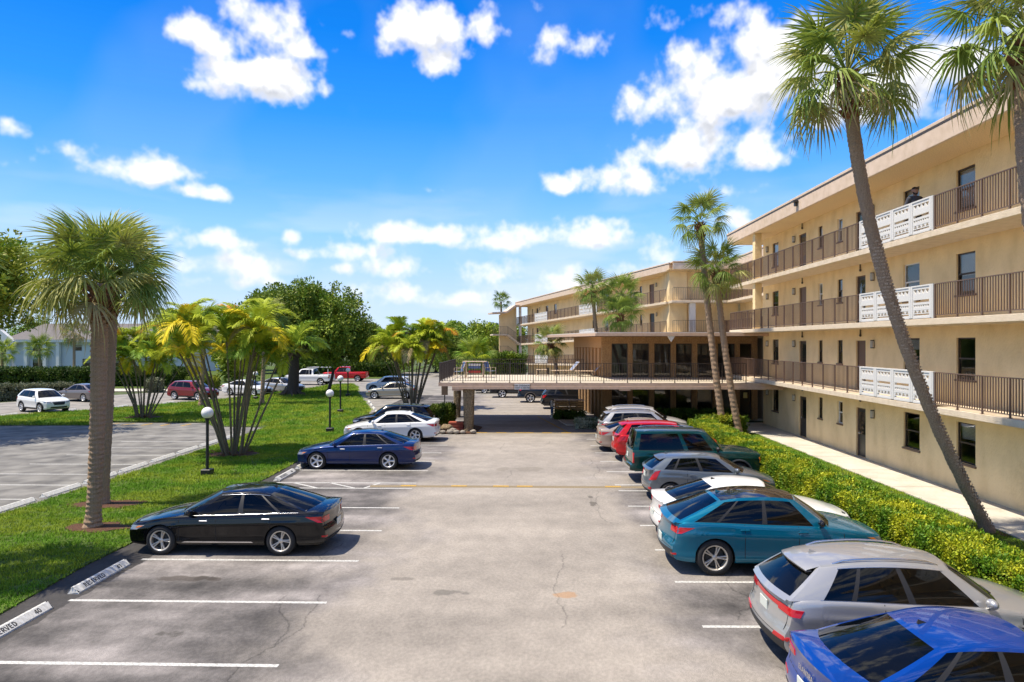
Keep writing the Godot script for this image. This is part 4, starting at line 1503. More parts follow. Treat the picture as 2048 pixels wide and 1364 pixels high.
func base_spec(kind: String) -> Dictionary:
	var c := {
		"kind": kind, "sill": 0.22, "bow": 0.14, "bow_rear": 0.10, "front_taper": 1.0, "front_round": 0.24, "rear_taper": 0.8, "rear_round": 0.13,
		"flank": [[0.0, 0.905], [0.07, 0.955], [0.14, 0.972], [0.30, 0.966], [0.50, 0.978], [0.68, 0.998], [0.73, 1.0], [0.78, 0.985], [0.90, 0.970], [0.96, 0.955], [1.0, 0.93]],
		"nose": [[0.2, 0.08], [0.35, 0.0], [0.55, 0.0], [0.68, 0.05], [0.85, 0.15]], "tail": [[0.2, 0.1], [0.38, 0.0], [0.58, 0.0], [0.7, 0.05], [0.95, 0.05], [1.05, 0.01]],
		"crown_pow": 2.6, "bulge": 0.03, "roof_crown": 0.05, "glass_bow": 0.22, "glass_bow_rear": 0.16, "wheel": "five", "finish": "alloy", "arch_gap": 0.04,
		"windows": [[0.10, 0.44], [0.485, 0.77], [0.80, 0.92]], "black_pillars": true, "trim": "", "cladding": false, "rails": false, "handles": [0.40, 0.70], "seams": [0.28, 0.46, 0.72], "spoiler": false, "lamps": "sedan", "plate_z": 0.62, "far": false, "roof_black": false, "fin": true}
	match kind:
		"sedan":
			c.merge({"L": 4.87, "W": 1.86, "H": 1.46, "wb": 2.82, "fo": 0.93, "r": 0.345, "xA": 1.42, "xAt": 2.24, "xCt": 3.40, "xC": 4.38, "roof_half": 0.60,
				"top": [[0.0, 0.70], [0.2, 0.76], [0.6, 0.86], [1.1, 0.945], [1.5, 0.99], [3.6, 1.06], [4.2, 1.09], [4.6, 1.09], [4.87, 1.06]],
				"belt": [[0.0, 0.66], [0.3, 0.73], [0.9, 0.85], [1.5, 0.91], [2.6, 0.945], [3.6, 0.985], [4.2, 1.0], [4.87, 1.0]],
				"roof": [[2.05, 1.36], [2.35, 1.405], [2.75, 1.43], [3.1, 1.415], [3.5, 1.35]]}, true)
		"suv":
			c.merge({"L": 4.60, "W": 1.86, "H": 1.66, "wb": 2.68, "fo": 0.90, "r": 0.36, "xA": 1.28, "xAt": 1.92, "xCt": 3.98, "xC": 4.42, "roof_half": 0.60, "sill": 0.26,
				"top": [[0.0, 0.84], [0.2, 0.92], [0.6, 1.02], [1.1, 1.09], [1.5, 1.11], [4.2, 1.14], [4.6, 1.10]],
				"belt": [[0.0, 0.80], [0.3, 0.88], [0.9, 0.98], [1.4, 1.04], [2.6, 1.08], [4.0, 1.13], [4.6, 1.10]],
				"roof": [[1.8, 1.51], [2.2, 1.575], [2.8, 1.60], [3.5, 1.585], [4.1, 1.545]],
				"nose": [[0.25, 0.10], [0.42, 0.0], [0.7, 0.02], [0.9, 0.12], [1.0, 0.2]], "tail": [[0.25, 0.12], [0.42, 0.0], [0.60, 0.0], [0.72, 0.06], [0.95, 0.10], [1.1, 0.14]],
				"glass_bow_rear": 0.10, "windows": [[0.10, 0.40], [0.435, 0.70], [0.735, 0.90]], "handles": [0.36, 0.64], "seams": [0.22, 0.42, 0.66], "spoiler": true, "lamps": "suv", "plate_z": 0.86, "cladding": true}, true)
		"hatch":
			c.merge({"L": 4.12, "W": 1.74, "H": 1.45, "wb": 2.57, "fo": 0.83, "r": 0.32, "xA": 1.15, "xAt": 1.85, "xCt": 3.45, "xC": 3.98, "roof_half": 0.56, "sill": 0.22,
				"top": [[0.0, 0.70], [0.2, 0.78], [0.6, 0.90], [1.15, 1.0], [3.6, 1.04], [4.12, 1.02]],
				"belt": [[0.0, 0.66], [0.3, 0.76], [0.8, 0.88], [1.2, 0.92], [2.4, 0.97], [3.5, 1.03], [4.12, 1.02]],
				"roof": [[1.75, 1.33], [2.05, 1.385], [2.5, 1.41], [3.1, 1.39], [3.55, 1.35]],
				"tail": [[0.2, 0.1], [0.38, 0.0], [0.58, 0.0], [0.7, 0.05], [0.95, 0.10], [1.1, 0.12]],
				"glass_bow_rear": 0.10, "windows": [[0.10, 0.43], [0.47, 0.74], [0.77, 0.87]], "handles": [0.37, 0.66], "seams": [0.24, 0.44, 0.70], "spoiler": true, "lamps": "hatch", "plate_z": 0.78}, true)
		"pickup":
			c.merge({"L": 5.75, "W": 1.98, "H": 1.92, "wb": 3.6, "fo": 0.98, "r": 0.40, "xA": 1.55, "xAt": 2.05, "xCt": 3.55, "xC": 3.72, "roof_half": 0.66, "sill": 0.42,
				"top": [[0.0, 1.10], [0.3, 1.16], [1.4, 1.22], [3.7, 1.22], [5.75, 1.22]],
				"belt": [[0.0, 1.06], [0.3, 1.12], [1.4, 1.18], [3.7, 1.20], [5.75, 1.20]],
				"roof": [[2.0, 1.78], [2.3, 1.84], [2.8, 1.86], [3.55, 1.84]],
				"nose": [[0.3, 0.05], [0.5, 0.0], [0.7, 0.02], [1.1, 0.05], [1.2, 0.1]], "tail": [[0.3, 0.02], [0.6, 0.0], [0.75, 0.06], [1.2, 0.06]],
				"front_round": 0.12, "rear_round": 0.03, "glass_bow_rear": 0.02, "bed": [3.85, 5.62], "windows": [[0.12, 0.52], [0.57, 0.90]], "handles": [0.42, 0.60], "seams": [0.27, 0.46, 0.63], "lamps": "pickup", "plate_z": 0.62, "arch_gap": 0.07, "fin": false}, true)
	return c

func make_car(called: String, label: String, category: String, c: Dictionary, colour: Material, at: Vector3, turn: float, group: String) -> Node3D:
	var car := thing(called, label, category, at, turn, group)
	var L: float = c.L
	var R: float = c.r
	var ra: float = R + c.arch_gap
	var xs := []
	var xf: float = c.fo
	var xr: float = c.fo + c.wb
	var n_along := 22 if c.far else 40
	for k in n_along + 1:
		xs.append(lerpf(c.bow, L - c.bow_rear, float(k) / n_along))
	for xc in [xf, xr]:
		for k in range(0, 13):
			xs.append(xc + ra * cos(PI * k / 12.0))
		xs.append(xc - ra - 0.004); xs.append(xc + ra + 0.004)
	for k in 5:
		xs.append(c.bow + 0.03 * (k + 1)); xs.append(L - c.bow_rear - 0.03 * (k + 1))
	xs.sort()
	var clean := []
	for x in xs:
		if clean.is_empty() or x - clean[-1] > 0.003: clean.append(x)
	var us := [0.0, 0.03, 0.08, 0.11, 0.125, 0.25, 0.45, 0.7, 1.0]
	var ns := 16
	var rows := []
	for x in clean:
		var zb := curve(c.belt, x)
		var z0: float = c.sill + 0.05 * pow(clampf(1.0 - x / 0.6, 0.0, 1.0), 2.0) + 0.08 * pow(clampf(1.0 - (L - x) / 0.7, 0.0, 1.0), 2.0)
		for xc in [xf, xr]:
			var dx: float = absf(x - xc)
			if dx <= ra + 0.001: z0 = maxf(z0, R + sqrt(maxf(ra * ra - dx * dx, 0.0)))
		var half := PackedVector3Array()
		for j in ns + 1:
			half.append(side_pt(c, x, lerpf(z0, zb, float(j) / ns), 1.0))
		var edge := half[ns]
		for k in range(1, us.size()):
			var u: float = us[k]
			var z := zb + (curve(c.top, x) - zb) * (1.0 - pow(1.0 - u, c.crown_pow))
			if c.has("bed") and x > c.bed[0] and x < c.bed[1]:
				z = zb if u < 0.115 else 0.82
			half.append(Vector3(edge.x, z, edge.z * (1.0 - u)))
		var row := PackedVector3Array()
		for j in half.size(): row.append(Vector3(half[j].x, half[j].y, -half[j].z))
		for j in range(half.size() - 2, -1, -1): row.append(half[j])
		rows.append(row)
	var body := Shape.new()
	body.sheet(rows)
	# nose and tail
	for rear in [false, true]:
		var x: float = L - c.bow_rear if rear else c.bow
		var zb := curve(c.belt, x)
		var z0: float = c.sill + (0.08 if rear else 0.05)
		var cap := []
		for j in ns + 1:
			var z := lerpf(z0, zb, float(j) / ns)
			var ye := side_y(c, x, z)
			var row := PackedVector3Array()
			for k in 13:
				var y := lerpf(-ye, ye, k / 12.0)
				row.append(rear_pt(c, y, z) if rear else front_pt(c, y, z))
			cap.append(row)
		body.sheet(cap, false, rear)
		var lip := []
		var ye := side_y(c, x, zb)
		for e in 4:
			var t := e / 3.0
			var row := PackedVector3Array()
			for k in 13:
				var y := lerpf(-ye, ye, k / 12.0)
				var a := rear_pt(c, y, zb) if rear else front_pt(c, y, zb)
				var b := side_pt(c, x, zb, 1.0)
				b = Vector3(b.x, body_top(c, x, y), y)
				var p := a.lerp(b, t)
				p.y = lerpf(a.y, b.y, sin(t * PI / 2))
				row.append(p)
			lip.append(row)
		body.sheet(lip, false, rear)
	put("body", body, colour, car)
	# floor and wheel wells
	var under := Shape.new()
	var inner: float = c.W / 2 - 0.27
	under.box(car_at(c, L - 0.25, -inner, c.sill - 0.02), car_at(c, 0.25, inner, minf(R + ra + 0.05, curve(c.belt, 0.6) - 0.05)))
	under.box(car_at(c, xr - ra - 0.02, -c.W / 2 + 0.10, c.sill), car_at(c, xf + ra + 0.02, c.W / 2 - 0.10, c.sill + 0.12))
	under.box(car_at(c, L - 0.2, -c.W / 2 + 0.16, c.sill + 0.09), car_at(c, xr + ra + 0.02, c.W / 2 - 0.16, c.sill + 0.16))
	under.box(car_at(c, xf - ra - 0.02, -c.W / 2 + 0.22, c.sill + 0.06), car_at(c, 0.22, c.W / 2 - 0.22, c.sill + 0.12))
	for xc in [xf, xr]:
		for sg in [-1.0, 1.0]:
			var well := []
			for yy in [c.W / 2 - 0.035, c.W / 2 - 0.12, c.W / 2 - 0.30]:
				var row := PackedVector3Array()
				for k in 13:
					var a := PI * k / 12.0
					row.append(car_at(c, xc + (ra + 0.006) * cos(a), sg * yy, R + (ra + 0.006) * sin(a)))
				well.append(row)
			under.sheet(well, false, sg > 0)
	put("underbody", under, M.under, car)
	# cabin
	var frame := Shape.new()
	var black := Shape.new()
	var roof := Shape.new()
	var fr := func(v, t): return cab_end(c, v, t, false)
	var re := func(v, t): return cab_end(c, v, t, true)
	var ws := Shape.new()
	cab_patch(ws, fr, -0.93, 0.93, 0.02, 0.95, 10, 6)
	var gl: Material = M.glass if c.far else M.auto_glass
	put("windscreen", ws, gl, car)
	cab_patch(frame, fr, -1.0, -0.93, 0.0, 1.0, 1, 6); cab_patch(frame, fr, 0.93, 1.0, 0.0, 1.0, 1, 6)
	cab_patch(frame, fr, -0.93, 0.93, 0.95, 1.0, 10, 1); var cowl := Shape.new()
	cab_patch(cowl, fr, -0.93, 0.93, -0.05, 0.02, 10, 1)
	put("cowl", cowl, M.trim, car)
	put("windscreen_frame", frame, colour, car)
	frame = Shape.new()
	var rw := Shape.new()
	var r0 := 0.10 if c.kind in ["suv", "hatch"] else 0.03
	var rvv := 0.90 if c.kind in ["suv", "hatch"] else 0.92
	cab_patch(rw, re, -rvv, rvv, r0, 0.94, 10, 6, true)
	put("rear_window", rw, gl, car)
	cab_patch(frame, re, -1.0, -rvv, 0.0, 1.0, 1, 6, true); cab_patch(frame, re, rvv, 1.0, 0.0, 1.0, 1, 6, true)
	cab_patch(frame, re, -rvv, rvv, 0.94, 1.0, 10, 1, true); cab_patch(frame, re, -rvv, rvv, -0.05, r0, 10, 2, true)
	put("rear_window_frame", frame, colour, car)
	var chrome := Shape.new()
	for sg in [-1.0, 1.0]:
		var sd := func(s, t): return cab_side(c, s, t, sg)
		var fl: bool = sg < 0
		var at_s := 0.0
		frame = Shape.new()
		black = Shape.new()
		for k in c.windows.size():
			var w: Array = c.windows[k]
			var pillar: Shape = black if c.black_pillars and k > 0 else frame
			cab_patch(pillar, sd, at_s, w[0], 0.04 if pillar == black else 0.0, 0.887, 3, 6, fl)
			if c.roof_black: cab_patch(frame, sd, at_s, w[0], 0.887, 1.0, 2, 2, fl)
			var pane := Shape.new()
			cab_patch(pane, sd, w[0], w[1], 0.05, 0.885, 6, 6, fl)
			put("side_window", pane, gl, car)
			if c.roof_black: cab_patch(frame, sd, w[0], w[1], 0.887, 1.0, 6, 2, fl)
			cab_patch(black, sd, w[0], w[1], -0.06, 0.05, 6, 1, fl)
			at_s = w[1]
			if k == 0 and not c.roof_black:
				put("pillar", frame, colour, car)
				frame = Shape.new()
		cab_patch(frame, sd, at_s, 1.0, 0.0, 0.887, 4, 6, fl)
		if c.roof_black: cab_patch(frame, sd, at_s, 1.0, 0.887, 1.0, 4, 2, fl)
		put("pillar", frame, colour, car)
		put("window_surround", black, M.trim, car)
		if c.trim == "chrome":
			var s0: float = c.windows[0][0] - 0.02
			var s1: float = c.windows[-1][1] + 0.015
			var line := []
			for k in 15: line.append(cab_side(c, lerpf(s0, s1, k / 14.0), 0.03, sg) + Vector3(0, 0, sg * 0.006))
			chrome.tube(line, 0.007, 5, true)
			line = []
			for k in 15: line.append(cab_side(c, lerpf(s0, s1, k / 14.0), 0.90, sg) + Vector3(0, 0, sg * 0.005))
			chrome.tube(line, 0.006, 5, true)
			put("window_trim", chrome, M.chrome, car)
			chrome = Shape.new()
	var rt := []
	for i in 21:
		var s := i / 20.0
		var row := PackedVector3Array()
		if not c.roof_black:
			row.append(cab_side(c, s, 0.887, -1.0)); row.append(cab_side(c, s, 0.95, -1.0))
		for j in 11:
			var v := j / 5.0 - 1.0
			var xr2: float = lerpf(c.xAt, c.xCt, s)
			var x2: float = xr2 - c.glass_bow * 0.45 * (1 - v * v) * (1.0 - s) + c.glass_bow_rear * 0.45 * (1 - v * v) * s
			row.append(car_at(c, x2, v * roof_y(c, s), curve(c.roof, xr2) + c.roof_crown * (1 - v * v)))
		if not c.roof_black:
			row.append(cab_side(c, s, 0.95, 1.0)); row.append(cab_side(c, s, 0.887, 1.0))
		rt.append(row)
	roof.sheet(rt)
	put("roof", roof, M.gloss_black if c.roof_black else colour, car)
	if not c.far:
		# cabin lining and seats
		var lining := []
		for i in 9:
			var x: float = lerpf(c.xA + 0.05, c.xC - 0.06, i / 8.0)
			var row := PackedVector3Array()
			for j in 9:
				var y := (j / 4.0 - 1.0) * side_y(c, x, curve(c.belt, x)) * 0.93
				row.append(car_at(c, x, y, body_top(c, x, y) + 0.012))
			lining.append(row)
		var tr := Shape.new()
		tr.sheet(lining)
		put("cabin_lining", tr, M.upholstery, car)
		var xs_front: float = lerpf(c.xA, c.xC, 0.44)
		var xs_rear: float = lerpf(c.xA, c.xC, 0.70)
		for e in [[xs_front, -0.37], [xs_front, 0.37], [xs_rear, -0.38], [xs_rear, 0.38]]:
			var st := Shape.new()
			var zb := curve(c.belt, e[0])
			var head: float = minf(curve(c.roof, e[0]) - zb - 0.10, 0.34)
			var p := car_at(c, e[0], e[1], zb)
			st.box(p + Vector3(-0.10, -0.05, -0.23), p + Vector3(0.03, head * 0.55, 0.23), 0.05)
			st.box(p + Vector3(-0.12, head * 0.6, -0.12), p + Vector3(-0.02, head, 0.12), 0.04)
			put("seat", st, M.upholstery, car)
		var sw := Shape.new()
		var wp0 := car_at(c, lerpf(c.xA, c.xC, 0.24), -0.37, curve(c.belt, c.xA + 0.6) + 0.05)
		var ring := []
		for k in 17:
			var a := TAU * k / 16.0
			ring.append(wp0 + Vector3(-0.08 * sin(a), 0.17 * sin(a), 0.18 * cos(a)))
		sw.tube(ring, 0.016, 5, false)
		put("steering_wheel", sw, M.trim, car)
	# wheels
	var wm := wheel_meshes(R, c.wheel, c.finish)
	for xc in [xf, xr]:
		for sg in [-1.0, 1.0]:
			var w := put_mesh("wheel", wm[0], car)
			w.position = car_at(c, xc, sg * (c.W / 2 - 0.135), R)
			if sg < 0: w.rotation.y = PI
			put_mesh("rim", wm[1], w)
			put_mesh("brake_disc", wm[2], w)
	# lamps, grille, plates
	var zb0 := curve(c.belt, 0.25)
	var zbr := curve(c.belt, L - 0.15)
	var wf := side_y(c, c.bow, 0.55)
	var wre := side_y(c, L - c.bow_rear, 0.7)
	for sg in [-1.0, 1.0]:
		var head := Shape.new()
		var tail := Shape.new()
		var amber := Shape.new()
		match c.lamps:
			"pickup":
				panel(head, c, "front", [[sg * (wf - 0.30), 0.80], [sg * (wf + 0.06), 0.80], [sg * (wf + 0.08), 1.02], [sg * (wf - 0.30), 1.02]])
				panel(tail, c, "rear", [[sg * (wre - 0.13), 0.80], [sg * (wre + 0.05), 0.80], [sg * (wre + 0.05), 1.16], [sg * (wre - 0.13), 1.16]])
			"old":
				panel(head, c, "front", [[sg * (wf - 0.34), 0.74], [sg * (wf - 0.02), 0.74], [sg * (wf - 0.02), 0.94], [sg * (wf - 0.34), 0.94]])
				panel(amber, c, "front", [[sg * (wf - 0.01), 0.74], [sg * (wf + 0.12), 0.74], [sg * (wf + 0.12), 0.94], [sg * (wf - 0.01), 0.94]])
				panel(tail, c, "rear", [[sg * (wre - 0.08), 0.72], [sg * (wre + 0.06), 0.72], [sg * (wre + 0.06), 1.08], [sg * (wre - 0.08), 1.08]])
			"sedan":
				panel(head, c, "front", [[sg * (wf - 0.26), zb0 - 0.15], [sg * (wf + 0.20), zb0 - 0.13], [sg * (wf + 0.36), zb0 - 0.02], [sg * (wf - 0.22), zb0 - 0.06]], 0.006, 10)
				panel(amber, c, "front", [[sg * (wf + 0.14), zb0 - 0.10], [sg * (wf + 0.27), zb0 - 0.07], [sg * (wf + 0.33), zb0 - 0.035], [sg * (wf + 0.2), zb0 - 0.045]], 0.01, 6)
				panel(tail, c, "rear", [[sg * (wre - 0.34), zbr - 0.23], [sg * (wre + 0.12), zbr - 0.22], [sg * (wre + 0.42), zbr - 0.09], [sg * (wre - 0.34), zbr - 0.10]], 0.008, 12)
				var refl := Shape.new()
				panel(refl, c, "rear", [[sg * (wre - 0.12), 0.42], [sg * (wre + 0.06), 0.43], [sg * (wre + 0.06), 0.47], [sg * (wre - 0.12), 0.46]])
				if not c.far: put("reflector", refl, M.red_lamp, car)
			"wide":
				panel(head, c, "front", [[sg * (wf - 0.3), zb0 - 0.16], [sg * (wf + 0.16), zb0 - 0.12], [sg * (wf + 0.34), zb0 - 0.01], [sg * (wf - 0.26), zb0 - 0.06]], 0.006, 10)
				panel(tail, c, "rear", [[sg * (wre - 0.38), zbr - 0.18], [sg * (wre + 0.18), zbr - 0.25], [sg * (wre + 0.32), zbr - 0.13], [sg * (wre - 0.36), zbr - 0.11]], 0.012, 12)
				var refl := Shape.new()
				panel(refl, c, "rear", [[sg * (wre - 0.22), 0.50], [sg * (wre + 0.10), 0.52], [sg * (wre + 0.12), 0.59], [sg * (wre - 0.22), 0.545]])
				put("reflector", refl, M.red_lamp, car)
			"bar":
				panel(head, c, "front", [[sg * (wf - 0.3), zb0 - 0.17], [sg * (wf + 0.18), zb0 - 0.14], [sg * (wf + 0.34), zb0 - 0.02], [sg * (wf - 0.26), zb0 - 0.06]], 0.006, 10)
				panel(tail, c, "rear", [[sg * (wre - 0.34), zbr - 0.22], [sg * (wre + 0.16), zbr - 0.23], [sg * (wre + 0.20), zbr - 0.13], [sg * (wre - 0.34), zbr - 0.12]], 0.014, 12)
			"hatch":
				panel(head, c, "front", [[sg * (wf - 0.2), zb0 - 0.16], [sg * (wf + 0.2), zb0 - 0.12], [sg * (wf + 0.42), zb0 + 0.03], [sg * (wf - 0.12), zb0 - 0.04]], 0.006, 10)
				panel(amber, c, "front", [[sg * (wf + 0.12), zb0 - 0.1], [sg * (wf + 0.28), zb0 - 0.05], [sg * (wf + 0.36), zb0 - 0.0], [sg * (wf + 0.2), zb0 - 0.04]], 0.01, 6)
				panel(tail, c, "rear", [[sg * (wre - 0.20), zbr - 0.36], [sg * (wre + 0.14), zbr - 0.30], [sg * (wre + 0.24), zbr - 0.015], [sg * (wre + 0.05), zbr - 0.06]], 0.012, 8, 6)
				var refl := Shape.new()
				panel(refl, c, "rear", [[sg * (wre - 0.16), 0.40], [sg * (wre + 0.02), 0.42], [sg * (wre + 0.02), 0.49], [sg * (wre - 0.16), 0.47]])
				put("reflector", refl, M.red_lamp, car)
			_:
				panel(head, c, "front", [[sg * (wf - 0.3), zb0 - 0.17], [sg * (wf + 0.18), zb0 - 0.14], [sg * (wf + 0.34), zb0 - 0.02], [sg * (wf - 0.26), zb0 - 0.06]], 0.006, 10)
				panel(tail, c, "rear", [[sg * (wre - 0.26), zbr - 0.25], [sg * (wre + 0.12), zbr - 0.27], [sg * (wre + 0.30), zbr - 0.04], [sg * (wre - 0.16), zbr - 0.10]], 0.012, 10)
		put("headlight", head, M.lamp_glass, car)
		put("taillight", tail, M.red_lamp, car)
		if amber.v.size() > 0: put("turn_signal", amber, M.amber, car)
	var grille := Shape.new()
	if c.lamps in ["pickup", "old"]:
		panel(grille, c, "front", [[-wf + 0.32, 0.72], [wf - 0.32, 0.72], [wf - 0.32, 1.0], [-wf + 0.32, 1.0]], 0.008, 10)
	else:
		panel(grille, c, "front", [[-wf * 0.42, zb0 - 0.30], [wf * 0.42, zb0 - 0.30], [wf * 0.58, zb0 - 0.08], [-wf * 0.58, zb0 - 0.08]], 0.008, 10)
	put("grille", grille, M.trim, car)
	var intake := Shape.new()
	panel(intake, c, "front", [[-wf * 0.75, c.sill + 0.10], [wf * 0.75, c.sill + 0.10], [wf * 0.7, c.sill + 0.21], [-wf * 0.7, c.sill + 0.21]], 0.006, 10)
	put("lower_intake", intake, M.trim, car)
	var plate := Shape.new()
	var pp := rear_pt(c, 0.0, c.plate_z)
	plate.box(pp + Vector3(-0.022, -0.08, -0.155), pp + Vector3(-0.004, 0.08, 0.155), 0.004)
	put("license_plate", plate, M.plate, car)
	var diff := Shape.new()
	panel(diff, c, "rear", [[-wre + 0.05, c.sill + 0.09], [wre - 0.05, c.sill + 0.09], [wre - 0.02, c.sill + c.get("skirt", 0.24 if c.cladding else 0.16)], [-wre + 0.02, c.sill + (0.24 if c.cladding else 0.16)]], 0.008, 12)
	put("bumper_trim", diff, M.chrome if c.lamps in ["pickup", "old"] else M.trim, car)
	if c.cladding:
		var clad := Shape.new()
		for w2 in ["left", "right"]:
			panel(clad, c, w2, [[xf + ra, c.sill], [xr - ra, c.sill], [xr - ra, c.sill + 0.13], [xf + ra, c.sill + 0.13]], 0.008, 8, 2)
			for xc in [xf, xr]:
				var ring := [PackedVector3Array(), PackedVector3Array(), PackedVector3Array()]
				for k in 15:
					var a := PI * k / 14.0
					for e in 3:
						var rad: float = ra + [0.0, 0.03, 0.055][e]
						var zz: float = R + rad * sin(a)
						ring[e].append(skin_off(c, w2, xc + rad * cos(a), zz, [0.012, 0.014, 0.0][e]))
				clad.sheet(ring, false, w2 == "left")
		put("cladding", clad, c.get("clad_mat", M.trim), car)
	if c.get("sill_trim", false):
		for w2 in ["left", "right"]:
			var sl := Shape.new()
			panel(sl, c, w2, [[xf + ra + 0.12, c.sill + 0.09], [xr - ra - 0.25, c.sill + 0.09], [xr - ra - 0.30, c.sill + 0.115], [xf + ra + 0.2, c.sill + 0.115]], 0.006, 8, 1)
			put("sill_trim", sl, M.chrome, car)
	if not c.far:
		var seam := Shape.new()
		for w2 in ["left", "right"]:
			for s in c.seams:
				var x: float = lerpf(0.0, L, s)
				var xc0: float = x
				var zt := curve(c.belt, x) - 0.01
				var zlow: float = c.sill + 0.12
				if absf(x - xr) < ra + 0.05:
					zlow = R + ra * 0.75
				panel(seam, c, w2, [[xc0 - 0.006, zlow], [xc0 + 0.006, zlow], [x + 0.006, zt], [x - 0.006, zt]], 0.002, 1, 8)
			panel(seam, c, w2, [[lerpf(0, L, c.seams[0]), c.sill + 0.115], [lerpf(0, L, c.seams[1]) + 0.3, c.sill + 0.115], [lerpf(0, L, c.seams[1]) + 0.3, c.sill + 0.122], [lerpf(0, L, c.seams[0]), c.sill + 0.122]], 0.0015, 10, 1)
		# boot or tailgate shut lines
		var zl: float = 0.55 if c.kind in ["suv", "hatch"] else 0.66
		panel(seam, c, "rear", [[-wre + 0.10, zl], [wre - 0.10, zl], [wre - 0.10, zl + 0.008], [-wre + 0.10, zl + 0.008]], 0.0015, 10, 1)
		for sg in [-1.0, 1.0]:
			panel(seam, c, "rear", [[sg * (wre - 0.11), zl], [sg * (wre - 0.10), zl], [sg * (wre - 0.05), zbr - 0.01], [sg * (wre - 0.06), zbr - 0.01]], 0.0015, 1, 5)
		put("shut_lines", seam, M.gap, car)
		for sg in [-1.0, 1.0]:
			for s in c.handles:
				var h := Shape.new()
				var p := side_pt(c, s * L, curve(c.belt, s * L) - 0.115, sg)
				h.box(p + Vector3(-0.10, -0.016, -0.012 if sg > 0 else -0.026), p + Vector3(0.10, 0.016, 0.026 if sg > 0 else 0.012), 0.012)
				put("door_handle", h, M.chrome if c.trim == "chrome" else colour, car)
	for sg in [-1.0, 1.0]:
		var mr := Shape.new()
		var xm: float = c.xA + 0.22
		var p := side_pt(c, xm, curve(c.belt, xm), sg)
		mr.ball(p + Vector3(0.0, 0.10, sg * 0.10), Vector3(0.075, 0.075, 0.11), 6, 10)
		mr.bar(p + Vector3(0.02, -0.02, -sg * 0.03), p + Vector3(0.01, 0.06, sg * 0.08), 0.06, 0.035)
		put("mirror", mr, c.get("mirror_mat", colour), car)
	if c.spoiler:
		var sp := Shape.new()
		var top := []
		var wid: float = roof_y(c, 1.0) * 0.96
		var xe: float = c.xCt
		var ze: float = curve(c.roof, c.xCt)
		for e in [[-0.02, 0.0, 0.006], [0.10, -0.02, 0.010], [0.26, -0.055, -0.002], [0.27, -0.085, -0.004], [0.05, -0.06, 0.0]]:
			var row := PackedVector3Array()
			for k in 9:
				var v := k / 4.0 - 1.0
				row.append(car_at(c, xe + e[0] + c.glass_bow_rear * 0.45 * (1 - v * v) - 0.05 * v * v * (1.0 if e[0] > 0.05 else 0.0), v * wid, ze + e[1] + e[2] + c.roof_crown * (1 - v * v)))
			top.append(row)
		sp.sheet(top)
		put("spoiler", sp, colour, car)
	if c.rails:
		for sg in [-1.0, 1.0]:
			var rl := Shape.new()
			var path := []
			for k in 11:
				var s := 0.06 + 0.84 * k / 10.0
				var xx: float = lerpf(c.xAt, c.xCt, s)
				path.append(car_at(c, xx, sg * roof_y(c, s) * 0.90, curve(c.roof, xx) + c.roof_crown * 0.2 + 0.034 * clampf(minf(k, 10 - k) * 0.9, -0.3, 1.0)))
			rl.tube(path, 0.016, 6)
			put("roof_rail", rl, M.chrome, car)
	if c.fin and not c.far:
		var fin := Shape.new()
		var bx: float = c.xCt - 0.1
		var bz: float = curve(c.roof, bx) + c.roof_crown - 0.005
		var q := [car_at(c, bx - 0.11, 0, bz), car_at(c, bx + 0.07, 0.022, bz), car_at(c, bx + 0.07, -0.022, bz), car_at(c, bx + 0.06, 0, bz + 0.06)]
		fin.tri(q[0], q[3], q[1]); fin.tri(q[0], q[2], q[3]); fin.tri(q[1], q[3], q[2])
		put("antenna_fin", fin, c.get("fin_mat", colour), car)
	if not c.far:
		var wp := Shape.new()
		for sg in [-0.55, 0.05]:
			wp.bar(cab_end(c, sg, 0.03, false) + Vector3(0.0, 0.012, 0), cab_end(c, sg + 0.5, 0.10, false) + Vector3(0.0, 0.015, 0), 0.018, 0.012)
		put("wiper", wp, M.trim, car)
	return car

# ---------------------------------------------------------------- vehicles in their bays
func spec(kind: String, over: Dictionary) -> Dictionary:
	var c := base_spec(kind)
	var l0: float = c.L
	c.merge(over, true)
	# keep the profiles in step with a changed length
	var k: float = c.L / l0
	if absf(k - 1.0) > 0.001:
		for key in ["top", "belt", "roof"]:
			if over.has(key): continue
			var pts := []
			for p in c[key]: pts.append([p[0] * k, p[1]])
			c[key] = pts
		for key in ["xA", "xAt", "xCt", "xC", "wb", "fo"]:
			if not over.has(key): c[key] *= k
	var up: float = over.get("lift", 0.0)
	if up != 0.0:
		for key in ["top", "belt", "roof"]:
			var pts := []
			for p in c[key]: pts.append([p[0], p[1] + up])
			c[key] = pts
	return c

# nose: x of the front bumper for cars facing left (-1) or of the tail for cars facing right (+1)
func park(called: String, label: String, cat: String, c: Dictionary, m: Material, x: float, d: float, face: int, group: String, y := 0.0, skew := 0.0) -> Node3D:
	var turn := PI if face < 0 else 0.0
	return make_car(called, label, cat, c, m, D(x + c.L / 2, y, d), turn + skew, group)

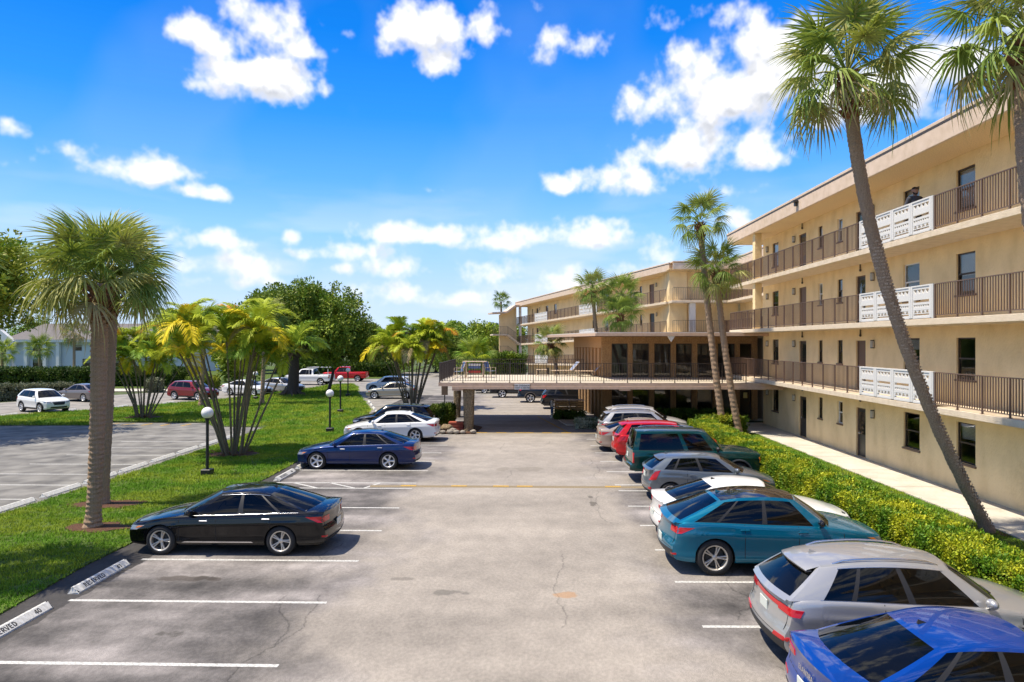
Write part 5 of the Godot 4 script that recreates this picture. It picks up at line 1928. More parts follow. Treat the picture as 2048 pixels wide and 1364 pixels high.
func cars() -> void:
	var west := "cars parked along the lawn side"
	var east := "cars parked along the hedge side"
	var back := "cars parked under and beyond the deck"
	var road := "vehicles on the road beyond the lawn"
	var black := paint(lin(0.0022, 0.0022, 0.0026), 0.0, 0.25)
	var navy := paint(lin(0.003, 0.016, 0.085), 0.3, 0.3)
	var white := paint(lin(0.76, 0.76, 0.74), 0.0, 0.3)
	var silver := paint(lin(0.43, 0.43, 0.425), 0.55, 0.34)
	# left of the drive, noses to the lawn
	park("parked_sedan", "glossy black sedan with silver wheels, nearest car on the lawn side", "car", spec("sedan", {"L": 4.9, "wheel": "double", "finish": "alloy_warm", "trim": "chrome", "sill_trim": true}), black, -9.52, 16.72, -1, west)
	park("parked_sedan", "dark blue sedan with bright five-spoke wheels, parked beside the white sedan", "car", spec("sedan", {"L": 4.88, "wheel": "five", "trim": "chrome"}), navy, -9.15, 27.45, -1, west)
	park("parked_sedan", "white sedan on the lawn side between the dark blue sedan and black wagon", "car", spec("sedan", {"L": 4.86, "wheel": "five"}), white, -9.3, 34.85, -1, west)
	park("parked_wagon", "black crossover half hidden behind the white sedan, near the box hedge", "car", spec("suv", {"L": 4.55, "lift": -0.08}), black, -9.6, 37.75, -1, west)
	# right of the drive, tails to the drive, nearest first
	var blue := paint(lin(0.002, 0.045, 0.27), 0.25, 0.3)
	var e := park("parked_sedan", "bright royal blue sedan in the bottom right corner of the picture", "car", spec("sedan", {"L": 4.68, "W": 1.84, "lamps": "wide", "fin_mat": M.trim, "windows": [[0.10, 0.42], [0.465, 0.76], [0.80, 0.90]]}), blue, 3.5, 8.75, 1, east)
	text(e, "ELANTRA", Vector3(-2.30, 0.80, -0.0), Vector3(0, -PI / 2, 0), 0.075, M.chrome)
	var slv := spec("suv", {"L": 4.55, "W": 1.87, "lamps": "bar", "rails": true, "trim": "chrome", "xCt": 3.80, "roof_half": 0.575, "roof": [[1.75, 1.50], [2.15, 1.575], [2.75, 1.615], [3.35, 1.59], [3.95, 1.515]], "windows": [[0.10, 0.40], [0.435, 0.69], [0.715, 0.85]], "plate_z": 0.80, "clad_mat": M.trim})
	var mk := park("parked_suv", "silver crossover with full-width red tail lamp, beside the royal blue sedan", "car", slv, silver, 3.78, 11.15, 1, east)
	rear_bar(mk, slv)
	var teal := paint(lin(0.003, 0.145, 0.245), 0.5, 0.32)
	park("parked_coupe_suv", "metallic teal coupe-style crossover with a black roof", "car", spec("suv", {"L": 4.75, "W": 1.92, "wb": 2.87, "fo": 0.90, "r": 0.385, "wheel": "double", "finish": "alloy_warm", "lamps": "sedan", "roof_black": true, "spoiler": false, "cladding": false, "xCt": 3.55, "xC": 4.55, "trim": "", "roof": [[1.85, 1.53], [2.25, 1.60], [2.7, 1.615], [3.2, 1.585], [3.7, 1.50]], "windows": [[0.10, 0.41], [0.445, 0.73], [0.755, 0.90]], "mirror_mat": M.gloss_black, "skirt": 0.27, "plate_z": 0.62, "handles": [0.40, 0.66]}), teal, 3.05, 15.6, 1, east)
	park("parked_sedan", "white fastback sedan with a black tail spoiler, behind the teal crossover", "car", spec("sedan", {"L": 4.9, "lamps": "wide", "fin_mat": M.gloss_black, "lift": 0.02}), white, 3.25, 17.75, 1, east)
	var grey := paint(lin(0.135, 0.16, 0.185), 0.5, 0.32)
	park("parked_hatchback", "slate grey hatchback with tall red tail lamps", "car", spec("hatch", {}), grey, 3.75, 22.1, 1, east)
	var green := paint(lin(0.003, 0.045, 0.040), 0.3, 0.3)
	var big := spec("suv", {"L": 4.78, "W": 1.96, "H": 1.86, "wb": 2.83, "fo": 0.92, "r": 0.37, "lift": 0.0, "sill": 0.40, "xA": 1.45, "xAt": 2.0, "xCt": 4.45, "xC": 4.62, "roof_half": 0.70, "bulge": 0.02, "glass_bow": 0.12, "glass_bow_rear": 0.05, "front_round": 0.10, "rear_round": 0.06, "bow": 0.06, "bow_rear": 0.05,
		"top": [[0.0, 1.06], [0.3, 1.11], [1.4, 1.16], [4.78, 1.18]], "belt": [[0.0, 1.02], [0.3, 1.08], [1.4, 1.13], [4.78, 1.16]], "roof": [[1.9, 1.74], [2.2, 1.79], [3.2, 1.81], [4.5, 1.79]], "nose": [[0.3, 0.04], [0.5, 0.0], [0.7, 0.03], [1.1, 0.06]], "tail": [[0.3, 0.0], [0.62, 0.0], [0.68, 0.09], [1.2, 0.10]],
		"windows": [[0.11, 0.38], [0.43, 0.94]], "handles": [0.50], "seams": [0.28, 0.55], "lamps": "old", "spoiler": false, "cladding": true, "rails": true, "fin": false, "mirror_mat": M.trim, "black_pillars": false, "wheel": "ten", "plate_z": 0.9, "arch_gap": 0.08, "clad_mat": mat(lin(0.10, 0.105, 0.11), 0.6)})
	park("parked_suv", "dark green boxy two-door four-by-four with roof rack", "car", big, green, 3.62, 25.15, 1, east)
	var red := paint(lin(0.50, 0.006, 0.010), 0.2, 0.28)
	park("parked_suv", "bright red crossover between the green four-by-four and beige sedan", "car", spec("suv", {"L": 4.5}), red, 3.65, 29.4, 1, east)
	park("parked_sedan", "beige sedan showing only its boot, between red and silver crossovers", "car", spec("sedan", {"L": 4.8}), paint(lin(0.46, 0.37, 0.29), 0.4, 0.32), 3.25, 31.95, 1, east)
	park("parked_suv", "silver-grey crossover with a wedge-shaped red tail lamp near the clubhouse", "car", spec("suv", {"L": 4.65, "rails": true}), silver, 3.5, 34.0, 1, east)
	park("parked_suv", "pale champagne crossover with roof bars, last before the clubhouse planting", "car", spec("suv", {"L": 4.6, "rails": true}), paint(lin(0.58, 0.56, 0.52), 0.4, 0.32), 3.85, 36.1, 1, east)
	# under and beyond the deck
	var far := {"far": true}
	var blackish := paint(lin(0.012, 0.013, 0.015), 0.2, 0.28)
	park("parked_suv", "black crossover beyond the deck beside the wooden bins", "car", spec("suv", {"far": true, "L": 4.6}), blackish, 1.05, 51.6, 1, back)
	park("parked_suv", "dark blue off-road wagon with a grey lower body beyond the deck", "car", spec("suv", {"far": true, "L": 4.8, "W": 1.9, "r": 0.40, "lift": 0.16, "sill": 0.4, "clad_mat": mat(lin(0.18, 0.15, 0.13), 0.5)}), paint(lin(0.006, 0.018, 0.040), 0.3, 0.28), -0.75, 57.0, 1, back)
	park("pickup_truck", "black pickup truck parked farthest back seen under the deck", "pickup truck", spec("pickup", far), blackish, -3.35, 61.9, 1, back)
	park("parked_sedan", "dark sedan mostly hidden behind the black pickup under the deck", "car", spec("sedan", far), blackish, -5.2, 67.0, 1, back)
	park("parked_sedan", "silver-beige sedan facing the lawn behind the clumped palm", "car", spec("sedan", {"far": true, "L": 4.7}), paint(lin(0.34, 0.32, 0.27), 0.5, 0.32), -14.25, 60.5, -1, back)
	park("parked_suv", "white crossover facing the lawn behind the silver-beige sedan", "car", spec("suv", {"far": true, "L": 4.5}), white, -15.9, 67.5, -1, back)
	# on the road beyond the lawn
	var sk := 0.10
	park("parked_suv", "small white crossover with a black grille on the far road", "car", spec("suv", {"far": true, "L": 4.3, "wheel": "five"}), white, -36.9, 48.4, 1, road, 0.0, -0.5)
	park("parked_sedan", "grey-brown sedan seen from behind, past the small white crossover", "car", spec("sedan", {"far": true}), paint(lin(0.20, 0.17, 0.16), 0.4, 0.32), -40.3, 57.4, -1, road, 0.0, -0.35)
	park("parked_sedan", "dark car cut off by the left edge of the picture", "car", spec("sedan", {"far": true}), blackish, -42.3, 45.9, 1, road, 0.0, -0.5)
	park("parked_suv", "dark red crossover seen between the palm stems on the far road", "car", spec("suv", {"far": true, "L": 4.55}), paint(lin(0.20, 0.012, 0.014), 0.3, 0.3), -31.3, 58.9, 1, road, 0.0, -0.35)
	park("parked_sedan", "white sedan in front of the dark red crossover, behind palm stems", "car", spec("sedan", {"far": true}), white, -28.7, 63.8, 1, road, 0.0, -0.35)
	park("parked_sedan", "silver sedan between the white sedan and the thick fig trunk", "car", spec("sedan", {"far": true}), silver, -26.9, 67.6, 1, road, 0.0, -0.35)
	var tr := park("pickup_truck", "white work pickup with a ladder rack beyond the fig tree", "pickup truck", spec("pickup", far), white, -28.3, 79.6, -1, road, 0.0, -0.12)
	var rk := Shape.new()
	for x in [-0.3, -2.6]:
		rk.bar(Vector3(x, 1.2, -0.85), Vector3(x, 2.05, -0.85), 0.06, 0.06); rk.bar(Vector3(x, 1.2, 0.85), Vector3(x, 2.05, 0.85), 0.06, 0.06)
		rk.bar(Vector3(x, 2.05, -0.9), Vector3(x, 2.05, 0.9), 0.06, 0.06)
	for z in [-0.85, 0.85]: rk.bar(Vector3(0.0, 2.05, z), Vector3(-2.8, 2.05, z), 0.06, 0.06)
	put("ladder_rack", rk, M.breeze, tr)
	park("pickup_truck", "bright red pickup truck on the far road", "pickup truck", spec("pickup", far), paint(lin(0.50, 0.010, 0.012), 0.1, 0.28), -25.9, 86.6, -1, road)

func rear_bar(car: Node3D, c: Dictionary) -> void:
	var s := Shape.new()
	var zb := curve(c.belt, c.L - 0.15)
	var w := side_y(c, c.L - c.bow_rear, 0.9)
	panel(s, c, "rear", [[-w + 0.335, zb - 0.19], [w - 0.335, zb - 0.19], [w - 0.335, zb - 0.13], [-w + 0.335, zb - 0.13]], 0.012, 16, 2)
	put("tail_light_bar", s, M.red_lamp, car)
	for sg in [-1.0, 1.0]:
		var r := Shape.new()
		panel(r, c, "rear", [[sg * (w - 0.34), 0.50], [sg * (w + 0.02), 0.51], [sg * (w + 0.06), 0.57], [sg * (w - 0.30), 0.56]], 0.012, 6)
		put("reflector", r, M.red_lamp, car)

# ---------------------------------------------------------------- vegetation
func blade_strip(s: Shape, pts: Array, wides: Array, side: Vector3) -> void:
	for i in pts.size() - 1:
		var a: Vector3 = pts[i]
		var b: Vector3 = pts[i + 1]
		var wa: float = wides[i] / 2
		var wb: float = wides[i + 1] / 2
		if wb < 0.002:
			s.tri(a - side * wa, a + side * wa, b)
		else:
			s.quad(a - side * wa, a + side * wa, b + side * wb, b - side * wb)

# a fan leaf on its stalk, along +z, upper face +y
func fan_leaf(seed_: int, stalk: float, blade: float, n: int, droop: float) -> Shape:
	var r := RandomNumberGenerator.new()
	r.seed = seed_
	var s := Shape.new()
	var hub := Vector3(0, -0.10 * stalk, stalk)
	s.tube([Vector3.ZERO, Vector3(0, 0.03 * stalk, stalk * 0.5), hub], [0.022, 0.015, 0.010], 4, false)
	for k in n:
		var a := lerpf(-2.55, 2.55, float(k) / (n - 1)) + r.randf_range(-0.05, 0.05)
		var dir := Vector3(sin(a), 0, cos(a))
		var len := blade * (0.74 + 0.26 * cos(a / 1.7)) * r.randf_range(0.86, 1.06)
		var dr := droop * r.randf_range(0.6, 1.5)
		var pts := []
		for t in [0.0, 0.38, 0.72, 1.0]:
			var p: Vector3 = hub + dir * len * t * (1.0 - 0.22 * dr * t)
			p.y += -dr * pow(t, 2.0) * len * 0.75 - absf(sin(a)) * 0.16 * len * t + (0.10 * len * t if absf(a) < 0.5 else 0.0) - (0.25 * len * t * t if absf(a) < 0.7 else 0.0)
			pts.append(p)
		var side := (dir.cross(Vector3.UP) + Vector3.UP * (0.55 if k % 2 else -0.55)).normalized()
		var w := blade * 0.052
		blade_strip(s, pts, [w * 0.5, w, w * 0.62, 0.0], side)
	return s

# a feather leaf arching along +z
func feather_leaf(seed_: int, len: float, n: int, arch: float) -> Shape:
	var r := RandomNumberGenerator.new()
	r.seed = seed_
	var s := Shape.new()
	var spine := []
	for i in 9:
		var t := i / 8.0
		spine.append(Vector3(0.06 * len * sin(t * 2.0) * (1 if seed_ % 2 else -1), len * (0.62 * t - arch * t * t), len * 0.82 * t * (1.0 - 0.15 * t)))
	s.tube(spine, [0.02, 0.018, 0.016, 0.014, 0.012, 0.010, 0.008, 0.006, 0.004], 4, false)
	for k in n:
		var t := lerpf(0.14, 0.99, float(k) / (n - 1))
		var f := t * 8.0
		var i := mini(int(f), 7)
		var base: Vector3 = spine[i].lerp(spine[i + 1], f - i)
		var fwd: Vector3 = (spine[i + 1] - spine[i]).normalized()
		var up := fwd.cross(Vector3.RIGHT).normalized() * -1.0
		if up.y < 0: up = -up
		var ln := len * 0.30 * (0.35 + 0.75 * sin(PI * clampf(t * 0.86 + 0.10, 0, 1))) * r.randf_range(0.85, 1.1)
		for sg in [-1.0, 1.0]:
			var dir: Vector3 = (Vector3.RIGHT * sg * 0.85 + fwd * (0.45 + 0.5 * t) + up * r.randf_range(0.12, 0.5)).normalized()
			var mid: Vector3 = base + dir * ln * 0.55
			var tip: Vector3 = base + dir * ln + Vector3(0, -ln * r.randf_range(0.15, 0.5), 0)
			var side := dir.cross(up).normalized()
			blade_strip(s, [base, mid, tip], [0.014, 0.044, 0.0], side)
	return s

var fan_shapes := []
var feather_shapes := []
var leaf_mesh := {}

func leaf_meshes(shape_list: Array, mats: Array) -> Array:
	var out := []
	for m in mats:
		for k in shape_list.size():
			var key := "%s%d" % [m, shape_list[k].get_instance_id()]
			if not leaf_mesh.has(key): leaf_mesh[key] = shape_list[k].mesh(M[m])
			out.append(leaf_mesh[key])
	return out

func trunk_path(base: Vector3, top: Vector3, bend: Vector3, n: int) -> Array:
	var out := []
	for i in n + 1:
		var t := float(i) / n
		out.append(base.lerp(top, t) + bend * 4.0 * t * (1.0 - t))
	return out

# a cabbage palm: foot and head in world points
func fan_palm(label: String, foot: Vector3, head: Vector3, bend: Vector3, r0: float, r1: float, size: float, n: int, low: float, look: Array, group: String, detail := 1, bark: Material = null) -> Node3D:
	if fan_shapes.is_empty():
		fan_shapes = [fan_leaf(1, 1.0, 0.95, 34, 0.30), fan_leaf(2, 1.1, 0.95, 36, 0.55), fan_leaf(3, 0.95, 1.0, 34, 0.9)]
	var p := thing("palm_tree", label, "palm tree", foot, 0.0, group)
	var top := head - foot
	var len := top.length()
	var step := 0.032 if detail > 1 else (0.06 if detail == 1 else 0.4)
	var path := trunk_path(Vector3(0, -0.1, 0), top, bend, int(len / step))
	var nz := fractal(int(foot.x * 10) + 300, 1.7, 3)
	var rows := []
	var sides := 18 if detail > 1 else (12 if detail == 1 else 7)
	for i in path.size():
		var t := float(i) / (path.size() - 1)
		var row := PackedVector3Array()
		var rad := lerpf(r0, r1, t) + r0 * 0.75 * exp(-t * len / 0.28)
		var ring: float = [-0.085, 0.095, 0.04, -0.02][i % 4] if detail > 0 else 0.0
		for k in sides:
			var a := TAU * k / sides
			var w := rad * (1.0 + (0.5 if bark == M.palm_bark_dark and detail > 1 else 1.0) * ring * (0.7 + 1.2 * nz.get_noise_3d(cos(a) * 3.0, i / 4 * 0.9, sin(a) * 3.0)) + 0.10 * nz.get_noise_3d(cos(a) * 2.0, i * step * 2.5, sin(a) * 2.0))
			row.append(path[i] + Vector3(cos(a) * w, 0.015 * sin(a * 2 + i / 4), sin(a) * w))
		rows.append(row)
	var s := Shape.new()
	s.sheet(rows, true, true)
	put("trunk", s, bark if bark else M.palm_bark, p)
	# old leaf bases under the crown
	if detail > 0:
		var b := Shape.new()
		var rr := RandomNumberGenerator.new()
		rr.seed = int(foot.x * 100)
		var up := (path[-1] - path[-6]).normalized() as Vector3
		for k in 70:
			var t := k / 70.0
			var a := k * 2.4
			var out := Vector3(cos(a), 0, sin(a))
			var at: Vector3 = top - up * (0.95 * size * (1.0 - t) + 0.16) + out * r1 * 0.9
			b.bar(at, at + out * (0.10 + 0.10 * t) * rr.randf_range(0.7, 1.2) + up * rr.randf_range(0.12, 0.24), 0.085, 0.03, out)
		b.lathe([[r1 * 0.95, -0.95 * size], [r1 * 1.2, -0.3], [r1 * 1.0, -0.08], [0.03, 0.0]], top, up, 10)
		put("leaf_bases", b, M.palm_boot, p)
	var crown := Node3D.new()
	crown.name = "crown"
	p.add_child(crown)
	crown.position = top + (path[-1] - path[-3]).normalized() * 0.02 * size
	var meshes := leaf_meshes(fan_shapes, look + ["fan_dead"])
	var r := RandomNumberGenerator.new()
	r.seed = int(foot.x * 31 + foot.z * 17)
	for k in n:
		var t := (k + 0.5) / n
		var el := lerpf(1.40, low, pow(t, 1.05)) + r.randf_range(-0.14, 0.14)
		var az := k * 2.39996 + r.randf_range(-0.25, 0.25)
		var dir := Vector3(cos(el) * cos(az), sin(el), cos(el) * sin(az))
		var x := Vector3.UP.cross(dir).normalized()
		x = x.rotated(dir, r.randf_range(-0.5, 0.5))
		var y := dir.cross(x)
		var pick := 0 if t < 0.3 else (1 if t < 0.62 else 2)
		var mi := r.randi_range(0, look.size() - 1) * 3 + pick
		if k >= n - 3 and detail > 1: mi = (look.size()) * 3 + 2
		var o := put_mesh("frond", meshes[mi], crown)
		var sc := size * r.randf_range(0.88, 1.12) * (1.12 if t < 0.22 else 1.0)
		o.transform = Transform3D(Basis(x * sc, y * sc, dir * sc), Vector3(0, 0.05 - 0.10 * t * size, 0) + dir * r1 * 0.7)
	return p

# criss-cross leaf scars on a near trunk
func scars(p: Node3D, foot: Vector3, head: Vector3, bend: Vector3, r0: float, r1: float, t0: float, t1: float) -> void:
	var top := head - foot
	var s := Shape.new()
	var r := RandomNumberGenerator.new()
	r.seed = 4
	var rowsn := int(top.length() * (t1 - t0) / 0.085)
	for i in rowsn:
		var t := lerpf(t0, t1, float(i) / rowsn)
		var c: Vector3 = top * t + bend * 4.0 * t * (1.0 - t)
		var rad := lerpf(r0, r1, t)
		for k in 9:
			if r.randf() < 0.16: continue
			var a := TAU * (k + (0.5 if i % 2 else 0.0)) / 9.0 + r.randf_range(-0.08, 0.08)
			var out := Vector3(cos(a), 0, sin(a))
			var tan := Vector3(-sin(a), r.randf_range(-0.15, 0.15), cos(a))
			s.bar(c + out * (rad + 0.004) - tan * rad * 0.27, c + out * (rad + 0.006) + tan * rad * 0.27, 0.012, 0.05 * r.randf_range(0.7, 1.2), Vector3.UP)
	put("leaf_scars", s, M.scar, p).set_meta("kind", "stuff")

func areca(label: String, at: Vector3, stems: int, high: float, spread: float, hot: float, seed_: int) -> void:
	if feather_shapes.is_empty():
		feather_shapes = [feather_leaf(11, 2.1, 46, 0.45), feather_leaf(12, 2.2, 46, 0.72), feather_leaf(13, 2.0, 44, 1.0)]
	var looks := ["areca_green", "areca_lime", "areca_yellow", "areca_orange", "fan_dead"]
	var meshes := leaf_meshes(feather_shapes, looks)
	var p := thing("areca_palm", label, "palm tree", at, 0.0, "clumped golden cane palms on the lawns")
	var r := RandomNumberGenerator.new()
	r.seed = seed_
	for k in stems:
		var az := TAU * k / stems + r.randf_range(-0.3, 0.3)
		var lean := spread * r.randf_range(0.35, 1.0)
		var h := high * r.randf_range(0.80, 1.12)
		var foot := Vector3(cos(az), 0, sin(az)) * r.randf_range(0.12, 0.42)
		var head := foot + Vector3(cos(az) * lean, h, sin(az) * lean * 0.8)
		var path := []
		var rad := []
		var n := int(h / 0.10)
		for i in n + 1:
			var t := float(i) / n
			path.append(Vector3(lerpf(foot.x, head.x, pow(t, 0.9)), t * h - 0.05, lerpf(foot.z, head.z, pow(t, 0.9))) + Vector3(cos(az), 0, sin(az)) * -0.12 * sin(t * PI))
			rad.append((0.052 - 0.02 * t) * (1.10 if i % 2 else 0.92))
		var s := Shape.new()
		s.tube(path, rad, 7, false)
		var st := put("stem", s, M.cane, p)
		var hot_here := hot * (1.6 if r.randf() < 0.3 else 0.7)
		for j in r.randi_range(8, 10):
			var fa := j * 2.2 + r.randf_range(-0.4, 0.4) + k
			var tilt := r.randf_range(-0.12, 0.85)
			var dir := Vector3(cos(fa) * cos(tilt), sin(tilt), sin(fa) * cos(tilt))
			var x := Vector3.UP.cross(dir).normalized()
			var pick := r.randf()
			var look := 0 if pick > 0.5 + hot_here * 0.5 else 1
			if r.randf() < hot_here * (0.6 if tilt < 0.3 else 0.25): look = 2 if r.randf() < 0.84 else 3
			if tilt < 0.0 and r.randf() < 0.15: look = 4
			var o := put_mesh("frond", meshes[look * 3 + (0 if tilt > 0.35 else (1 if tilt > 0.08 else 2))], st)
			var sc := r.randf_range(0.75, 1.08)
			o.transform = Transform3D(Basis(x * sc, dir.cross(x) * sc, dir * sc), path[-1])
	var lit := Shape.new()
	for k in 26:
		var a := r.randf() * TAU
		var d := r.randf_range(0.2, 0.75)
		var q := Vector3(cos(a) * d, 0.07, sin(a) * d)
		lit.bar(q, q + Vector3(cos(a) * 0.25, r.randf_range(0.0, 0.2), sin(a) * 0.25), 0.06, 0.012)
	put("dead_sheaths", lit, M.palm_boot, p)

# a handful of leaves
func leaf_tuft(seed_: int, n: int, reach: float, long: float, wide: float) -> Shape:
	var r := RandomNumberGenerator.new()
	r.seed = seed_
	var s := Shape.new()
	s.colored = true
	for k in n:
		var p := Vector3(r.randfn(), r.randfn(), r.randfn()).normalized() * reach * pow(r.randf(), 0.5)
		var d := (p.normalized() + Vector3(r.randf_range(-1, 1), r.randf_range(-0.4, 1.0), r.randf_range(-1, 1)) * 0.8).normalized()
		var sd := d.cross(Vector3(r.randf_range(-1, 1), r.randf_range(0.3, 1), r.randf_range(-1, 1))).normalized()
		var up := sd.cross(d)
		var v := r.randf_range(0.75, 1.25)
		s.tint = Color(v, v, v * 0.9)
		var ln := long * r.randf_range(0.75, 1.2)
		var a := p
		var b := p + d * ln * 0.5 + sd * wide * 0.5 + up * wide * 0.12
		var c := p + d * ln
		var e := p + d * ln * 0.5 - sd * wide * 0.5 + up * wide * 0.12
		s.tri(a, b, c); s.tri(a, c, e)
	return s

func scatter(called: String, am: Mesh, xf: Array, cols: Array, parent: Node = null) -> MultiMeshInstance3D:
	var mm := MultiMesh.new()
	mm.transform_format = MultiMesh.TRANSFORM_3D
	mm.use_colors = true
	mm.mesh = am
	mm.instance_count = xf.size()
	for i in xf.size():
		mm.set_instance_transform(i, xf[i])
		mm.set_instance_color(i, cols[i])
	var o := MultiMeshInstance3D.new()
	o.multimesh = mm
	if parent:
		o.name = called
		parent.add_child(o, true)
	else:
		o.name = numbered(called)
		add_child(o)
	o.set_meta("kind", "stuff")
	return o

var tuft_cache := {}

func tuft(key: String, seed_: int, n: int, reach: float, long: float, wide: float) -> Mesh:
	if not tuft_cache.has(key): tuft_cache[key] = leaf_tuft(seed_, n, reach, long, wide).mesh(M.leaf)
	return tuft_cache[key]

func any_turn(r: RandomNumberGenerator) -> Basis:
	return Basis(Vector3(r.randfn(), r.randfn(), r.randfn()).normalized(), r.randf() * TAU)

func broad_tree(label: String, cat: String, foot: Vector3, mid: Vector3, reach: Vector3, blobs: int, per: int, col: Color, seed_: int, group: String, trunk_r := 0.3, leaf := 1.0, warm := 0.3) -> void:
	var t := thing("broadleaf_tree", label, cat, foot, 0.0, group)
	var r := RandomNumberGenerator.new()
	r.seed = seed_
	var s := Shape.new()
	var fork := Vector3(r.randf_range(-0.4, 0.4), maxf(mid.y - reach.y * 0.75, 1.4), r.randf_range(-0.4, 0.4))
	fork += Vector3(mid.x, 0, mid.z) * 0.25
	s.tube(trunk_path(Vector3(0, -0.15, 0), fork, Vector3(0.1, 0, 0.05), 8), [trunk_r * 1.7, trunk_r * 1.2, trunk_r, trunk_r * 0.95, trunk_r * 0.92, trunk_r * 0.9, trunk_r * 0.88, trunk_r * 0.86, trunk_r * 0.85], 9, false)
	var xf := []
	var cols := []
	var cs := []
	for k in blobs:
		var d := Vector3(r.randfn(), r.randfn() * 0.8 + 0.15, r.randfn()).normalized()
		var c := mid + d * reach * r.randf_range(0.35, 0.86)
		cs.append(c)
	for c in cs:
		if r.randf() < 0.75:
			var a: Vector3 = fork + (c - fork) * 0.5 + Vector3(0, 0.4, 0)
			s.tube([fork - Vector3(0, 0.2, 0), a, fork + (c - fork) * 0.9], [trunk_r * 0.5, trunk_r * 0.28, trunk_r * 0.08], 6, false)
		var br := r.randf_range(0.24, 0.40) * (reach.x + reach.y + reach.z) / 3.0
		var tone := r.randf_range(0.75, 1.2)
		for j in per:
			var d := Vector3(r.randfn(), r.randfn() + 0.25, r.randfn()).normalized()
			var p: Vector3 = c + d * br * (0.55 + 0.55 * pow(r.randf(), 0.6)) * Vector3(1.15, 0.85, 1.15)
			var sc := r.randf_range(0.75, 1.35) * leaf
			xf.append(Transform3D(any_turn(r).scaled(Vector3.ONE * sc), p))
			var v := tone * r.randf_range(0.72, 1.3)
			var w := warm * r.randf() * r.randf()
			cols.append(Color(col.r * v * (1.0 + 1.6 * w), col.g * v * (1.0 + 0.5 * w), col.b * v))
	put("trunk", s, M.bark, t)
	scatter("crown", tuft("tree", 61, 30, 0.42, 0.26, 0.13), xf, cols, t)

func trees() -> void:
	var wood := "trees of the far wood"
	broad_tree("spreading fig tree with thick rooted trunk in the middle of the lawn", "tree", D(-22.0, 0, 63.5), Vector3(1.2, 6.6, 0.4), Vector3(6.0, 3.9, 5.0), 46, 38, Color(0.17, 0.26, 0.034), 1, "", 0.55, 1.0, 0.6)
	broad_tree("smaller round tree with a thin straight trunk right of the fig", "tree", D(-19.4, 0, 66.0), Vector3(2.2, 5.0, 0.0), Vector3(3.4, 2.9, 3.0), 24, 34, Color(0.17, 0.275, 0.034), 2, "", 0.16, 1.0, 0.6)
	broad_tree("leafy tree hanging in from the left edge over the side lot", "tree", D(-34.6, 0, 36.5), Vector3(1.9, 8.5, 0.0), Vector3(6.0, 3.6, 5.2), 40, 32, Color(0.19, 0.27, 0.03), 3, "", 0.35, 0.95, 0.9)
	# fig roots
	var fig := get_node("broadleaf_tree")
	var s := Shape.new()
	for k in 7:
		var a := TAU * k / 7.0 + 0.3
		var o := Vector3(cos(a), 0, sin(a))
		s.tube([o * 0.4 + Vector3(0, 0.55, 0), o * 0.95 + Vector3(0, 0.16, 0), o * 1.9 + Vector3(0, -0.03, 0)], [0.20, 0.14, 0.05], 6, false)
	put("roots", s, M.bark, fig)
	var far := [
		[-58, 122, 7.0, 5.5, 4.2], [-48, 118, 7.4, 5.5, 4.4], [-40, 108, 6.2, 5.0, 3.8], [-33, 102, 6.6, 4.6, 3.8], [-27, 112, 6.4, 5.0, 3.6], [-21, 104, 5.6, 4.6, 3.4], [-15, 112, 6.0, 4.6, 3.8], [-10.5, 100, 5.6, 4.2, 3.6], [-9.0, 118, 7.2, 5.5, 4.0], [-9.5, 132, 6.6, 4.4, 4.0], [-14, 128, 7.4, 5.5, 4.2], [-4.5, 134, 7.2, 5.0, 4.4], [-6.5, 142, 8.2, 4.6, 3.2], [-70, 132, 6.4, 6, 4.6], [-36, 84, 4.6, 3.2, 2.8], [-30.5, 98, 4.0, 3.4, 2.4], [-96, 130, 7, 6, 5]]
	var words := ["dark green tree", "mid green tree", "bushy bright green tree"]
	var places := ["behind the pale house roof", "right of the pale house", "above the dark hedge", "behind the fig crown", "left of the red pickup", "behind the round tree", "behind the clumped palm", "left of the deck", "over the deck railing's left end", "behind the far stairs", "far back left of the stairs", "farthest back over the deck", "touching the far stair tower", "behind the house gable", "beside the far road", "behind the white work pickup", "at the far left horizon"]
	for k in far.size():
		var f: Array = far[k]
		var c := [Color(0.10, 0.17, 0.024), Color(0.15, 0.25, 0.03), Color(0.25, 0.34, 0.03)][k % 3] as Color
		broad_tree("%s %s" % [words[k % 3], places[k]], "tree", D(f[0], 0, f[1]), Vector3(0, f[2] * 0.62, 0), Vector3(f[3], f[4], f[3] * 0.8), 18, 24, c, 100 + k, wood, 0.25, 1.5, 0.4)

